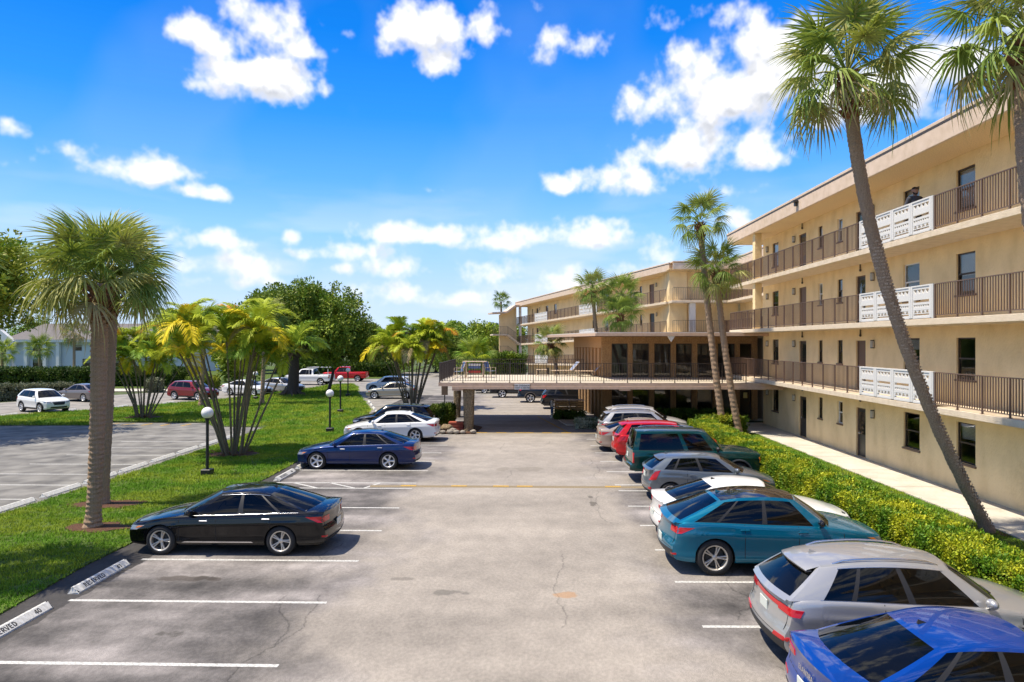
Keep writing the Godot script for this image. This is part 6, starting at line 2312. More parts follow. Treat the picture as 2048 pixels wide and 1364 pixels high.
func palms() -> void:
	var near := "tall cabbage palms round the court"
	# the pair on the left lawn
	var look := ["fan_green", "fan_light", "fan_olive"]
	fan_palm("stout cabbage palm on the lawn left of the black sedan", D(-11.66, 0, 18.1), D(-11.40, 6.55, 18.0), Vector3(0.05, 0, 0), 0.165, 0.215, 0.96, 48, -0.34, look, near, 2)
	fan_palm("second cabbage palm just behind the stout one on the left lawn", D(-13.02, 0, 20.7), D(-12.55, 6.85, 20.4), Vector3(0.02, 0, 0), 0.15, 0.19, 0.96, 34, -0.32, look, near, 2, M.palm_bark_dark)
	fan_palm("third lawn palm just outside the left edge, its crown shading the RESERVED stops", D(-13.9, 0, 14.0), D(-13.7, 6.4, 14.2), Vector3(0, 0, 0), 0.22, 0.25, 1.0, 56, -0.5, look, near, 1)
	# right: the tall leaning pair
	var f1 := D(12.1, 0, 18.0)
	var h1 := D(7.72, 11.45, 16.6)
	var b1 := Vector3(-0.68, 0, 0)
	var p1 := fan_palm("tall leaning palm crossing the near apartment wing's screen panels", f1, h1, b1, 0.140, 0.155, 0.98, 38, -0.62, look, near, 2, M.palm_bark_dark)
	scars(p1, f1, h1, b1, 0.140, 0.155, 0.02, 0.66)
	fan_palm("palm at the top right corner with its trunk leaving the picture", D(11.4, 0, 12.4), D(8.70, 10.3, 12.0), Vector3(-0.72, 0, 0), 0.20, 0.20, 0.82, 36, -0.7, look, near, 2, M.palm_bark_dark)
	# the two before the clubhouse
	fan_palm("taller of two slim palms before the clubhouse", D(10.55, 0, 36.6), D(9.25, 11.4, 36.6), Vector3(-0.10, 0, 0), 0.19, 0.15, 0.86, 24, -0.55, look, near, 1)
	fan_palm("shorter slim palm before the clubhouse, leaning against the taller one's trunk line", D(11.25, 0, 36.2), D(10.0, 8.75, 36.2), Vector3(-0.12, 0, 0), 0.19, 0.15, 0.90, 28, -0.85, look, near, 1)
	# behind the clubhouse roof
	fan_palm("left palm of the group above the clubhouse roof", D(6.6, 0, 57.0), D(5.5, 9.3, 57.0), Vector3(-0.1, 0, 0), 0.17, 0.15, 0.95, 26, -0.7, look, near, 1)
	fan_palm("right palm of the group above the clubhouse roof", D(8.3, 0, 57.5), D(8.0, 8.9, 57.5), Vector3(0, 0, 0), 0.17, 0.15, 1.05, 30, -0.9, ["fan_green", "fan_light", "fan_light"], near, 1)
	fan_palm("lower dark palm tucked below the right palm above the clubhouse roof", D(7.2, 0, 55.5), D(7.6, 7.3, 55.5), Vector3.ZERO, 0.17, 0.15, 1.0, 24, -0.9, ["fan_green"], near, 1)
	fan_palm("small palm leaning under the clubhouse roof tip", D(2.7, 0, 53.5), D(1.9, 4.9, 54.0), Vector3(0.15, 0, 0), 0.16, 0.14, 0.85, 22, -0.8, look, near, 1)
	fan_palm("lone far palm above the wood beside the distant wing", D(-4.3, 0, 118), D(-4.4, 12.0, 118), Vector3.ZERO, 0.2, 0.17, 1.0, 20, -0.6, ["fan_green"], "far palms", 0)
	fan_palm("yellow-green bushy palm beyond the deck railing", D(-5.6, 0, 74), D(-5.6, 3.2, 74), Vector3.ZERO, 0.2, 0.2, 1.25, 40, -0.5, ["areca_lime", "fan_light", "areca_green"], "far palms", 0)
	fan_palm("dark palm with a dry skirt before the pale house", D(-64.5, 0, 96), D(-64.5, 6.3, 96), Vector3.ZERO, 0.2, 0.17, 1.1, 26, -0.9, ["fan_green", "fan_dead"], "far palms", 0)
	fan_palm("short palm left of the pale house columns", D(-69.5, 0, 96), D(-69.5, 4.0, 96), Vector3.ZERO, 0.2, 0.17, 1.1, 26, -0.7, ["fan_green", "fan_light"], "far palms", 0)
	fan_palm("young palm at the foot of the pale house wall", D(-56.0, 0, 104), D(-56.0, 1.6, 104), Vector3.ZERO, 0.2, 0.17, 1.2, 22, -0.2, ["fan_green"], "far palms", 0)
	fan_palm("short palm at the left picture edge beside the pale house", D(-76.5, 0, 98), D(-76.5, 3.4, 98), Vector3.ZERO, 0.2, 0.17, 1.2, 24, -0.7, ["fan_light", "areca_lime"], "far palms", 0)
	fan_palm("slim palm on the lawn behind the clumped canes", D(-25.3, 0, 52.5), D(-25.0, 6.2, 52.5), Vector3.ZERO, 0.16, 0.15, 1.0, 26, -0.8, look, "far palms", 1)
	fan_palm("slim palm with a pale trunk between the far cars and the lamp", D(-21.3, 0, 54.5), D(-21.0, 6.8, 54.5), Vector3.ZERO, 0.16, 0.15, 1.0, 24, -0.8, look, "far palms", 1)
	areca("largest golden cane palm clump on the lawn beside the left lamp", D(-12.95, 0, 29.9), 18, 5.3, 2.6, 0.5, 5)
	areca("golden cane palm clump at the far end of the side lot", D(-25.2, 0, 44.3), 16, 4.5, 2.3, 0.4, 6)
	areca("golden cane palm clump at the left end of the deck", D(-8.6, 0, 51.0), 22, 5.2, 2.5, 0.4, 7)
	# bare earth round the feet
	var r := RandomNumberGenerator.new()
	r.seed = 12
	for e in [[-11.5, 18.0, 1.0, 0.55], [-12.8, 20.6, 1.2, 0.6], [-12.95, 29.9, 1.3, 0.9], [-25.2, 44.3, 1.5, 1.0], [-22.0, 63.5, 2.6, 1.8], [-20.8, 62.0, 1.5, 1.0], [-25.3, 52.5, 0.9, 0.7], [-21.3, 54.5, 0.9, 0.7], [12.1, 18.0, 0.6, 0.5]]:
		var pts := PackedVector2Array()
		for k in 20:
			var a := TAU * k / 20
			var w := r.randf_range(0.72, 1.1)
			pts.append(Vector2(e[0] + cos(a) * e[2] * w, -e[1] + sin(a) * e[3] * w))
		var s := Shape.new()
		s.slab(pts, 0.03, 0.095 if e[0] > 0 else 0.052)
		setting("bare_soil", s, M.mulch)

func hedge(label: String, a: Vector2, b: Vector2, wide: float, high: float, c1: Color, c2: Color, dens: float, scale_: float, seed_: int, lumpy := 0.08) -> Node3D:
	# a, b: (x, d) ends of the hedge's middle line
	var pa := Vector3(a.x, 0, -a.y)
	var pb := Vector3(b.x, 0, -b.y)
	var dir := (pb - pa).normalized()
	var nor := dir.cross(Vector3.UP)
	var len := (pb - pa).length()
	var h := thing("hedge", label, "hedge", pa, 0.0, "hedges")
	var s := Shape.new()
	s.xf = Transform3D(Basis(dir, Vector3.UP, -nor), Vector3.ZERO)
	var k := 0.12 * scale_
	s.box(Vector3(k, 0.02, -wide / 2 + k), Vector3(len - k, high - k, wide / 2 - k))
	put("branches", s, M.twigs, h)
	var r := RandomNumberGenerator.new()
	r.seed = seed_
	var nz := fractal(seed_ + 70, 0.55, 3)
	var xf := []
	var cols := []
	var faces := [[len * wide, 0], [len * high, 1], [len * high, 2], [wide * high, 3], [wide * high, 4]]
	for f in faces:
		for j in int(f[0] * dens):
			var u := r.randf()
			var w := r.randf()
			var p := Vector3.ZERO
			match f[1]:
				0: p = dir * u * len + nor * (w - 0.5) * wide + Vector3(0, high, 0)
				1: p = dir * u * len + nor * wide / 2 + Vector3(0, w * high, 0)
				2: p = dir * u * len - nor * wide / 2 + Vector3(0, w * high, 0)
				3: p = nor * (u - 0.5) * wide + Vector3(0, w * high, 0)
				4: p = dir * len + nor * (u - 0.5) * wide + Vector3(0, w * high, 0)
			var bump := nz.get_noise_3d(p.x + pa.x, p.y * 1.5, p.z + pa.z)
			var c := dir * clampf(p.dot(dir), 0.3, len - 0.3) + Vector3(0, high * 0.5, 0)
			p += (p - c).normalized() * (bump * lumpy * 2.0 - r.randf() * 0.09 * scale_)
			xf.append(Transform3D(any_turn(r).scaled(Vector3.ONE * scale_ * r.randf_range(0.7, 1.25)), p))
			var mixv := clampf(0.42 + nz.get_noise_3d(p.x * 2.0 + pa.x, p.y * 2.0 + 9.0, p.z * 2.0) * 1.3 + r.randf_range(-0.4, 0.4), 0, 1)
			var v := r.randf_range(0.72, 1.25)
			var cc := c1.lerp(c2, mixv)
			cols.append(Color(cc.r * v, cc.g * v, cc.b * v))
	if not tuft_cache.has("hedge"): tuft_cache["hedge"] = leaf_tuft(62, 20, 0.10, 0.085, 0.046).mesh(M.hedge_leaf)
	scatter("foliage", tuft_cache["hedge"], xf, cols, h)
	return h

func hedges() -> void:
	hedge("long yellow-green clipped hedge between the parked cars and the walkway", Vector2(8.85, 9.0), Vector2(8.85, 35.2), 1.12, 1.03, Color(0.10, 0.22, 0.012), Color(0.46, 0.47, 0.02), 210.0, 0.70, 1, 0.03)
	hedge("low dark green hedge along the clubhouse front", Vector2(7.2, 41.6), Vector2(12.3, 41.4), 0.8, 0.85, Color(0.05, 0.10, 0.012), Color(0.13, 0.20, 0.02), 60.0, 1.2, 2)
	hedge("short bright hedge corner beside the two slim palms", Vector2(9.2, 36.0), Vector2(11.6, 36.9), 0.8, 1.0, Color(0.10, 0.19, 0.012), Color(0.36, 0.36, 0.02), 80.0, 1.1, 9)
	hedge("dark box hedge beside the stone deck leg", Vector2(-5.45, 39.6), Vector2(-4.25, 39.6), 1.1, 1.28, Color(0.04, 0.085, 0.010), Color(0.16, 0.21, 0.015), 110.0, 1.1, 3)
	hedge("tall dark hedge running before the pale house", Vector2(-78, 76.0), Vector2(-36.5, 76.0), 1.6, 2.0, Color(0.035, 0.075, 0.010), Color(0.10, 0.15, 0.015), 16.0, 2.4, 4, 0.05)
	hedge("dark hedge behind the two pickups", Vector2(-35, 97), Vector2(-18.5, 97), 1.5, 1.9, Color(0.035, 0.075, 0.010), Color(0.13, 0.19, 0.015), 14.0, 2.6, 5, 0.05)
	hedge("loose silver-grey hedge by the far road", Vector2(-49.5, 54.6), Vector2(-40.8, 60.6), 1.4, 1.25, Color(0.16, 0.17, 0.10), Color(0.28, 0.28, 0.18), 38.0, 1.7, 6, 0.14)
	hedge("bright green shrub clump across the far road", Vector2(-35.0, 70.0), Vector2(-32.2, 70.4), 1.5, 1.3, Color(0.12, 0.2, 0.015), Color(0.3, 0.33, 0.02), 30.0, 1.7, 7, 0.2)
	hedge("silver-grey shrub clump beside the far road grass", Vector2(-37.6, 67.0), Vector2(-36.4, 67.5), 1.2, 1.2, Color(0.16, 0.17, 0.10), Color(0.26, 0.27, 0.17), 34.0, 1.7, 8, 0.2)
	hedge("white-flowered ground planting under the deck's right side", Vector2(3.0, 39.9), Vector2(4.6, 39.6), 1.4, 0.45, Color(0.04, 0.09, 0.012), Color(0.5, 0.52, 0.42), 90.0, 1.1, 10, 0.15)
	hedge("dark ground planting in front of the wooden bins", Vector2(1.9, 44.6), Vector2(3.7, 44.2), 1.0, 0.4, Color(0.03, 0.07, 0.010), Color(0.10, 0.16, 0.02), 70.0, 1.2, 11, 0.15)
	hedge("leafy hanging shrub below the far stairs", Vector2(-4.4, 84), Vector2(-0.6, 86), 2.2, 3.4, Color(0.07, 0.14, 0.012), Color(0.22, 0.30, 0.02), 20.0, 2.4, 12, 0.35)
	hedge("bright green undergrowth beyond the deck", Vector2(-8.5, 92), Vector2(-4.4, 90), 2.5, 2.6, Color(0.06, 0.13, 0.012), Color(0.2, 0.28, 0.02), 16.0, 2.6, 13, 0.4)

func grass() -> void:
	# short mown tufts; farther off they are larger and thinner on the ground
	var s := Shape.new()
	s.colored = true
	var r := RandomNumberGenerator.new()
	r.seed = 88
	for k in 11:
		var p := Vector3(r.randf_range(-0.07, 0.07), 0, r.randf_range(-0.07, 0.07))
		var a := r.randf() * TAU
		var d := Vector3(cos(a), 0, sin(a))
		var h := r.randf_range(0.035, 0.075)
		var v := r.randf_range(0.8, 1.2)
		s.tint = Color(v, v, v * 0.8)
		s.tri(p - d.cross(Vector3.UP) * 0.008, p + d.cross(Vector3.UP) * 0.008, p + d * h * r.randf_range(0.2, 0.8) + Vector3(0, h, 0))
	var am := s.mesh(M.blade)
	var nz := fractal(91, 0.35, 4)
	var plans := [[0, -15.2, -9.4, 7.0, 22.0, 130.0, 1.0], [0, -15.2, -9.4, 22.0, 40.0, 80.0, 1.3], [0, -40.0, -10.0, 40.0, 62.0, 26.0, 2.0], [0, -27.0, -13.0, 62.0, 81.0, 14.0, 2.8], [1, 9.2, 12.3, 8.0, 36.5, 110.0, 1.0]]
	for p in plans:
		var xf := []
		var cols := []
		var area: PackedVector2Array = lawn_areas[p[0]]
		var n := int((p[2] - p[1]) * (p[4] - p[3]) * p[5])
		for k in n:
			var q := Vector2(r.randf_range(p[1], p[2]), -r.randf_range(p[3], p[4]))
			if not Geometry2D.is_point_in_polygon(q, area): continue
			if p[0] == 1 and q.x < 9.3: continue
			var soil := false
			for e in [[-11.5, 18.0, 0.85, 0.45], [-12.8, 20.6, 1.0, 0.5], [-12.95, 29.9, 1.1, 0.75], [-25.2, 44.3, 1.3, 0.85]]:
				if pow((q.x - e[0]) / e[2], 2) + pow((-q.y - e[1]) / e[3], 2) < 1.0: soil = true
			if soil: continue
			var sc: float = p[6] * r.randf_range(0.7, 1.3)
			xf.append(Transform3D(Basis(Vector3.UP, r.randf() * TAU).scaled(Vector3(sc, sc, sc)), Vector3(q.x, 0.085 if p[0] == 1 else 0.032, q.y)))
			var m := clampf(0.5 + nz.get_noise_2d(q.x, q.y) * 1.7 + r.randf_range(-0.25, 0.25), 0, 1)
			var v := r.randf_range(0.8, 1.2)
			cols.append(Color(lerpf(0.125, 0.27, m) * v, lerpf(0.265, 0.345, m) * v, lerpf(0.014, 0.026, m) * v))
		var o := scatter("grass", am, xf, cols)
		tag(o, "short mown bright green grass covering the lawn" if p[0] == 0 else "narrow grass strip between the clipped hedge and walkway", "grass", "", "stuff")

# ---------------------------------------------------------------- small things
func wheel_stop(label: String, at: Vector3, words: String, number: String, group: String) -> void:
	var o := thing("wheel_stop", label, "wheel stop", at, 0.0, group)
	var s := Shape.new()
	s.xf = Transform3D(Basis(), Vector3.ZERO)
	var l := 0.90
	var sec := [[-0.10, 0.0], [-0.095, 0.05], [-0.045, 0.125], [0.005, 0.125], [0.12, 0.03], [0.125, 0.0]]
	var rows := []
	for i in sec.size() - 1:
		var a: Array = sec[i]
		var b: Array = sec[i + 1]
		s.quad(Vector3(a[0], a[1], -l), Vector3(b[0], b[1], -l + 0.05), Vector3(b[0], b[1], l - 0.05), Vector3(a[0], a[1], l))
	for z in [-1.0, 1.0]:
		var poly := PackedVector2Array()
		for p in sec: poly.append(Vector2(p[0], p[1]))
		for i in range(1, sec.size() - 1):
			var pa := Vector3(sec[0][0], sec[0][1], z * l)
			var pb := Vector3(sec[i][0], sec[i][1], z * (l if i == sec.size() - 1 or sec[i][1] < 0.03 else l - 0.05))
			var pc := Vector3(sec[i + 1][0], sec[i + 1][1], z * (l if sec[i + 1][1] < 0.035 else l - 0.05))
			s.tri(pa, pb, pc)
	put("block", s, M.stop, o)
	if words:
		var nrm := Vector3(0.095, 0.115, 0).normalized()
		var bs := Basis(Vector3(0, 0, -1), nrm.cross(Vector3(0, 0, -1)), nrm)
		var c := Vector3(0.0625, 0.0775, 0) + nrm * 0.0015
		for e in [[words, 0.30], [number, -0.55]]:
			var t := text(o, e[0], Vector3.ZERO, Vector3.ZERO, 0.105, M.ink)
			t.transform = Transform3D(bs, c + Vector3(0, 0, e[1]))

func lamp_post(label: String, at: Vector3, high: float) -> void:
	var o := thing("lamp_post", label, "lamp post", at, 0.0, "globe lamp posts on the lawn")
	var s := Shape.new()
	s.lathe([[0.055, 0.0], [0.055, high - 0.30], [0.075, high - 0.29], [0.09, high - 0.20], [0.10, high - 0.19]], Vector3.ZERO, Vector3.UP, 12, false)
	put("pole", s, M.pole, o)
	s = Shape.new()
	s.box(Vector3(-0.18, -0.02, -0.18), Vector3(0.18, 0.22, 0.18), 0.015)
	put("base", s, M.pole, o)
	s = Shape.new()
	s.ball(Vector3(0, high, 0), Vector3(0.215, 0.215, 0.215), 14, 20)
	put("globe", s, M.opal, o)

func lounger(label: String, at: Vector3, turn: float) -> void:
	var o := thing("sun_lounger", label, "sun lounger", at, turn, "sun loungers on the deck")
	var f := Shape.new()
	for z in [-0.32, 0.32]:
		f.tube([Vector3(-0.95, 0.36, z), Vector3(0.35, 0.36, z)], 0.02, 6)
		f.tube([Vector3(0.35, 0.36, z), Vector3(0.85, 0.92, z)], 0.02, 6)
		for x in [-0.75, 0.1, 0.55]:
			f.tube([Vector3(x, 0.36 if x < 0.5 else 0.5, z), Vector3(x + 0.12, 0.0, z)], 0.018, 6)
	f.tube([Vector3(-0.95, 0.36, -0.32), Vector3(-0.95, 0.36, 0.32)], 0.02, 6)
	f.tube([Vector3(0.85, 0.92, -0.32), Vector3(0.85, 0.92, 0.32)], 0.02, 6)
	put("frame", f, M.tan, o)
	var s := Shape.new()
	s.bar(Vector3(-0.93, 0.375, 0), Vector3(0.35, 0.375, 0), 0.6, 0.012)
	put("seat", s, M.tan, o)
	s = Shape.new()
	s.bar(Vector3(0.35, 0.38, 0), Vector3(0.84, 0.93, 0), 0.6, 0.012, Vector3(0, 0, 1).cross(Vector3(0.49, 0.55, 0)))
	put("backrest", s, M.sling, o)

func chair(label: String, at: Vector3, turn: float) -> void:
	var o := thing("patio_chair", label, "chair", at, turn, "patio chairs at the left end of the deck")
	var f := Shape.new()
	for z in [-0.28, 0.28]:
		f.tube([Vector3(-0.25, 0, z), Vector3(-0.22, 0.62, z), Vector3(0.2, 0.62, z), Vector3(0.36, 1.0, z)], 0.017, 6)
		f.tube([Vector3(0.3, 0, z), Vector3(0.2, 0.62, z)], 0.017, 6)
	put("frame", f, M.tan, o)
	var s := Shape.new()
	s.box(Vector3(-0.24, 0.40, -0.27), Vector3(0.2, 0.42, 0.27))
	put("seat", s, M.sling, o)
	s = Shape.new()
	s.bar(Vector3(0.2, 0.45, 0), Vector3(0.35, 0.98, 0), 0.52, 0.014, Vector3(1, 0, 0))
	put("backrest", s, M.blue_cloth, o)

func props() -> void:
	# wheel stops
	var g := "concrete wheel stops"
	wheel_stop("white wheel stop lettered RESERVED 40 at the left picture edge", D(-9.0, 0, 11.75), "RESERVED", "40", g)
	wheel_stop("white wheel stop lettered RESERVED 41 in front of the black sedan", D(-9.0, 0, 14.25), "RESERVED", "41", g)
	wheel_stop("white wheel stop with faded lettering beside the hatched bay", D(-9.0, 0, 25.25), "RESERVED", "44", g)
	wheel_stop("white wheel stop under the nose of the dark blue sedan", D(-9.0, 0, 27.5), "", "", g)
	var order := ["first", "second", "third", "fourth", "fifth", "sixth", "seventh", "eighth"]
	var ds := [20.3, 22.5, 24.6, 26.7, 28.9, 31.0, 33.1, 35.2]
	for k in ds.size():
		wheel_stop("%s plain white wheel stop of the side lot, counting from the picture's left edge" % order[k], D(-15.55, -0.012, ds[k]), "", "", "plain wheel stops of the side lot")
	for k in 5:
		var dd := 45.8 + k * 3.1
		wheel_stop("%s weathered wheel stop along the far road's grass edge, from the left" % order[k], D(-35.4 + (dd - 45.8) * 0.66, -0.016, dd), "", "", "wheel stops of the far road")
	for k in 4:
		wheel_stop("%s slanting white wheel stop along the lawn edge behind the black crossover" % order[k], D(-10.55 - k * 0.80, 0, 48.0 + k * 2.7), "", "", "slanting wheel stops by the lawn")
		(get_child(get_child_count() - 1) as Node3D).rotation.y = 0.29
	# lamp posts
	lamp_post("globe lamp post before the largest clumped palm", D(-11.94, 0.03, 25.3), 2.32)
	lamp_post("globe lamp post on the open lawn left of the white sedan", D(-10.89, 0.03, 37.6), 2.12)
	lamp_post("globe lamp post just behind the open lawn's nearest lamp", D(-13.1, 0.03, 47.8), 2.4)
	lamp_post("far globe lamp post in line beyond the other lawn lamps", D(-16.3, 0.03, 62.0), 2.4)
	lamp_post("globe lamp post seen between cane stems by the far road", D(-23.6, 0.03, 59.0), 2.2)
	# speed humps with yellow marks
	for e in [[23.55, -5.4, 8.6, [-4.35, -2.6, -1.15, -0.33, 2.7]], [37.45, -2.9, 4.0, [-2.7, -1.65, -0.65, -0.15, 0.85, 1.9]]]:
		var h := thing("speed_hump", "low worn speed hump crossing the driveway before the dark blue sedan" if e[0] < 30 else "low worn speed hump below the deck's front edge", "speed hump", D(0, 0, e[0]), 0.0, "speed humps")
		var s := Shape.new()
		var rows := []
		for q in [[-0.16, -0.01], [-0.10, 0.022], [0.0, 0.034], [0.10, 0.022], [0.16, -0.01]]:
			rows.append(PackedVector3Array([Vector3(e[1], q[1], q[0]), Vector3((e[1] + e[2]) / 2, q[1], q[0]), Vector3(e[2], q[1], q[0])]))
		s.sheet(rows)
		put("ridge", s, M.hump, h)
		for x in e[3]:
			var y := Shape.new()
			var rr := []
			for q in [[-0.09, 0.0285], [0.0, 0.0385], [0.09, 0.0285]]:
				rr.append(PackedVector3Array([Vector3(x, q[1], q[0]), Vector3(x + 0.27, q[1], q[0]), Vector3(x + 0.54, q[1], q[0])]))
			y.sheet(rr)
			put("yellow_mark", y, M.yellow, h)
	# sign, planting bed, rocks and pot beside the stone leg
	var sg := thing("post_sign", "small brown sign on a thin post above the dark box hedge", "sign", D(-4.85, 0, 40.4))
	var s := Shape.new()
	s.box(Vector3(-0.03, 0, -0.03), Vector3(0.03, 2.55, 0.03))
	put("post", s, M.pole, sg)
	s = Shape.new()
	s.box(Vector3(-0.19, 1.85, 0.03), Vector3(0.19, 2.42, 0.05), 0.005)
	put("board", s, mat(lin(0.20, 0.13, 0.08), 0.6), sg)
	s = Shape.new()
	s.slab(outline([[-5.7, 37.6], [-4.4, 37.0], [-2.8, 37.0], [-2.6, 39.8], [-3.4, 41.0], [-5.8, 40.8]]), -0.02, 0.06)
	setting("planting_bed", s, M.mulch)
	var r := RandomNumberGenerator.new()
	r.seed = 6
	var spots := [[-5.1, 37.9, 0.42, "large pitted brown rock left of the stone deck leg"], [-4.45, 37.85, 0.38, "second pitted brown rock nearest the stone deck leg"], [-5.0, 37.15, 0.17, "small pale stone at the left end of the bed edge"], [-4.55, 37.0, 0.16, "small pale stone second along the bed edge"], [-4.15, 36.95, 0.20, "flat pale stone midway along the bed edge"], [-3.8, 36.95, 0.18, "pale stone beside the flat one at the bed edge"], [-3.45, 37.0, 0.16, "pale stone at the foot of the stone deck leg"], [-4.05, 37.55, 0.20, "pale stone just inside the planting bed"], [-2.9, 37.1, 0.18, "pale stone right of the stone deck leg"]]
	for k in spots.size():
		var e: Array = spots[k]
		var nz := fractal(200 + k, 1.1, 3)
		var q := Shape.new()
		var rows := []
		for i in 9:
			var a := PI * i / 8.0
			var row := PackedVector3Array()
			for j in 12:
				var b := TAU * j / 12.0
				var d := Vector3(maxf(sin(a), 0.01) * cos(b), cos(a) * 0.62, maxf(sin(a), 0.01) * sin(b) * 0.8)
				row.append(d * e[2] * (1.0 + 0.35 * nz.get_noise_3dv(d * 2.5)))
			rows.append(row)
		q.sheet(rows, true, false)
		var o := put("rock", q, M.coral if k < 2 else M.rock)
		o.position = D(e[0], 0.05 + e[2] * 0.4, e[1])
		tag(o, e[3], "rock", "rocks edging the planting bed")
	var pot := thing("planter_bench", "low red-brown brick planter box between rocks and stone leg", "planter", D(-3.95, 0.05, 38.35))
	s = Shape.new()
	for y in [0.0, 0.16, 0.32]:
		s = Shape.new()
		s.box(Vector3(-0.42, y, -0.25), Vector3(0.42, y + 0.145, 0.25), 0.02)
		put("brick_course", s, mat(lin(0.34, 0.075, 0.04), 0.85), pot)
	# bins and post beyond the deck's right side
	for k in 2:
		var b := thing("wooden_bin", ["left wooden slatted bin enclosure under the deck", "right wooden slatted bin enclosure under the deck"][k], "bin", D(2.35 + k * 1.0, 0, 45.9), 0.0, "wooden bins under the deck")
		for j in 6:
			s = Shape.new()
			s.box(Vector3(-0.46, 0.04 + j * 0.17, 0.36), Vector3(0.46, 0.19 + j * 0.17, 0.40), 0.006)
			put("slat", s, M.wood, b)
		for x in [-0.46, 0.40]:
			s = Shape.new()
			s.box(Vector3(x, 0, -0.4), Vector3(x + 0.06, 1.08, 0.355), 0.005)
			put("side_panel", s, M.wood, b)
		s = Shape.new()
		s.box(Vector3(-0.50, 1.085, -0.45), Vector3(0.50, 1.13, 0.44), 0.01)
		put("lid", s, M.tan, b)
	var bo := thing("bollard", "white bollard with a dark band at the corner of the bins", "bollard", D(1.68, 0, 44.9))
	s = Shape.new()
	s.lathe([[0.09, 0.0], [0.09, 1.12], [0.05, 1.18], [0.0, 1.19]], Vector3.ZERO, Vector3.UP, 12)
	put("pipe", s, M.breeze, bo)
	s = Shape.new()
	s.lathe([[0.094, 0.35], [0.094, 0.75]], Vector3.ZERO, Vector3.UP, 12)
	put("band", s, M.blue_cloth, bo)
	# entrance path and mat under the deck
	s = Shape.new()
	s.slab(outline([[2.4, 40.9], [4.7, 40.7], [4.7, 43.6], [2.0, 43.6]]), -0.02, 0.05)
	setting("path", s, M.concrete)
	s = Shape.new()
	s.box(D(2.9, 0.052, 41.4), D(4.4, 0.064, 42.4 - 2.0))
	# deck furniture
	lounger("sun lounger nearest the fin wall with its blue back raised", D(4.1, 2.757, 44.4), 0.0)
	lounger("sun lounger farther left with its blue back raised", D(2.6, 2.757, 45.2), 0.25)
	var tb := thing("low_table", "low tan side table left of the loungers", "table", D(1.0, 2.757, 45.2))
	s = Shape.new()
	s.box(Vector3(-0.35, 0.40, -0.3), Vector3(0.35, 0.43, 0.3), 0.006)
	put("table_top", s, M.tan, tb)
	for x in [-0.3, 0.3]:
		for z in [-0.25, 0.25]:
			s = Shape.new()
			s.tube([Vector3(x, 0.40, z), Vector3(x * 1.1, 0.0, z * 1.1)], 0.018, 6)
			put("leg", s, M.tan, tb)
	chair("tan-framed patio chair at the far left corner of the deck", D(-4.2, 2.757, 42.4), 0.4)
	chair("tan-framed patio chair right of the stacked cushions", D(-2.3, 2.757, 43.2), 2.6)
	var st := thing("cushion_table", "tan table stacked with red and blue cushions on the deck", "table", D(-3.3, 2.757, 43.4))
	s = Shape.new()
	s.box(Vector3(-0.75, 0.98, -0.4), Vector3(0.75, 1.02, 0.4), 0.006)
	put("table_top", s, M.tan, st)
	for x in [-0.55, 0.55]:
		for z in [-0.3, 0.3]:
			s = Shape.new()
			s.box(Vector3(x - 0.03, 0, z - 0.03), Vector3(x + 0.03, 0.979, z + 0.03))
			put("leg", s, M.tan, st)
	var cols := [M.red_cloth, M.blue_cloth, M.breeze, M.red_cloth]
	for k in 3:
		var cu := Shape.new()
		var y0: float = [0.28, 0.55, 0.72, 1.03][k]
		cu.box(Vector3(-0.40, y0, -0.28), Vector3(0.40, y0 + 0.16, 0.28), 0.05)
		var o := put("cushion", cu, cols[k])
		o.position = st.position
		tag(o, ["red cushion lowest in the deck table stack", "blue cushion under the deck table top", "white cushion directly under the deck table top", "red cushion lying on top of the deck table"][k], "cushion", "cushions at the deck table")
	# shelf that carries the lower cushions
	s = Shape.new()
	s.box(Vector3(-0.52, 0.24, -0.28), Vector3(0.52, 0.275, 0.28))
	put("shelf", s, M.tan, st)

# ---------------------------------------------------------------- the man on the top walkway
func blob_min(a: float, b: float, k: float) -> float:
	var h := clampf(0.5 + 0.5 * (b - a) / k, 0.0, 1.0)
	return lerpf(b, a, h) - k * h * (1.0 - h)

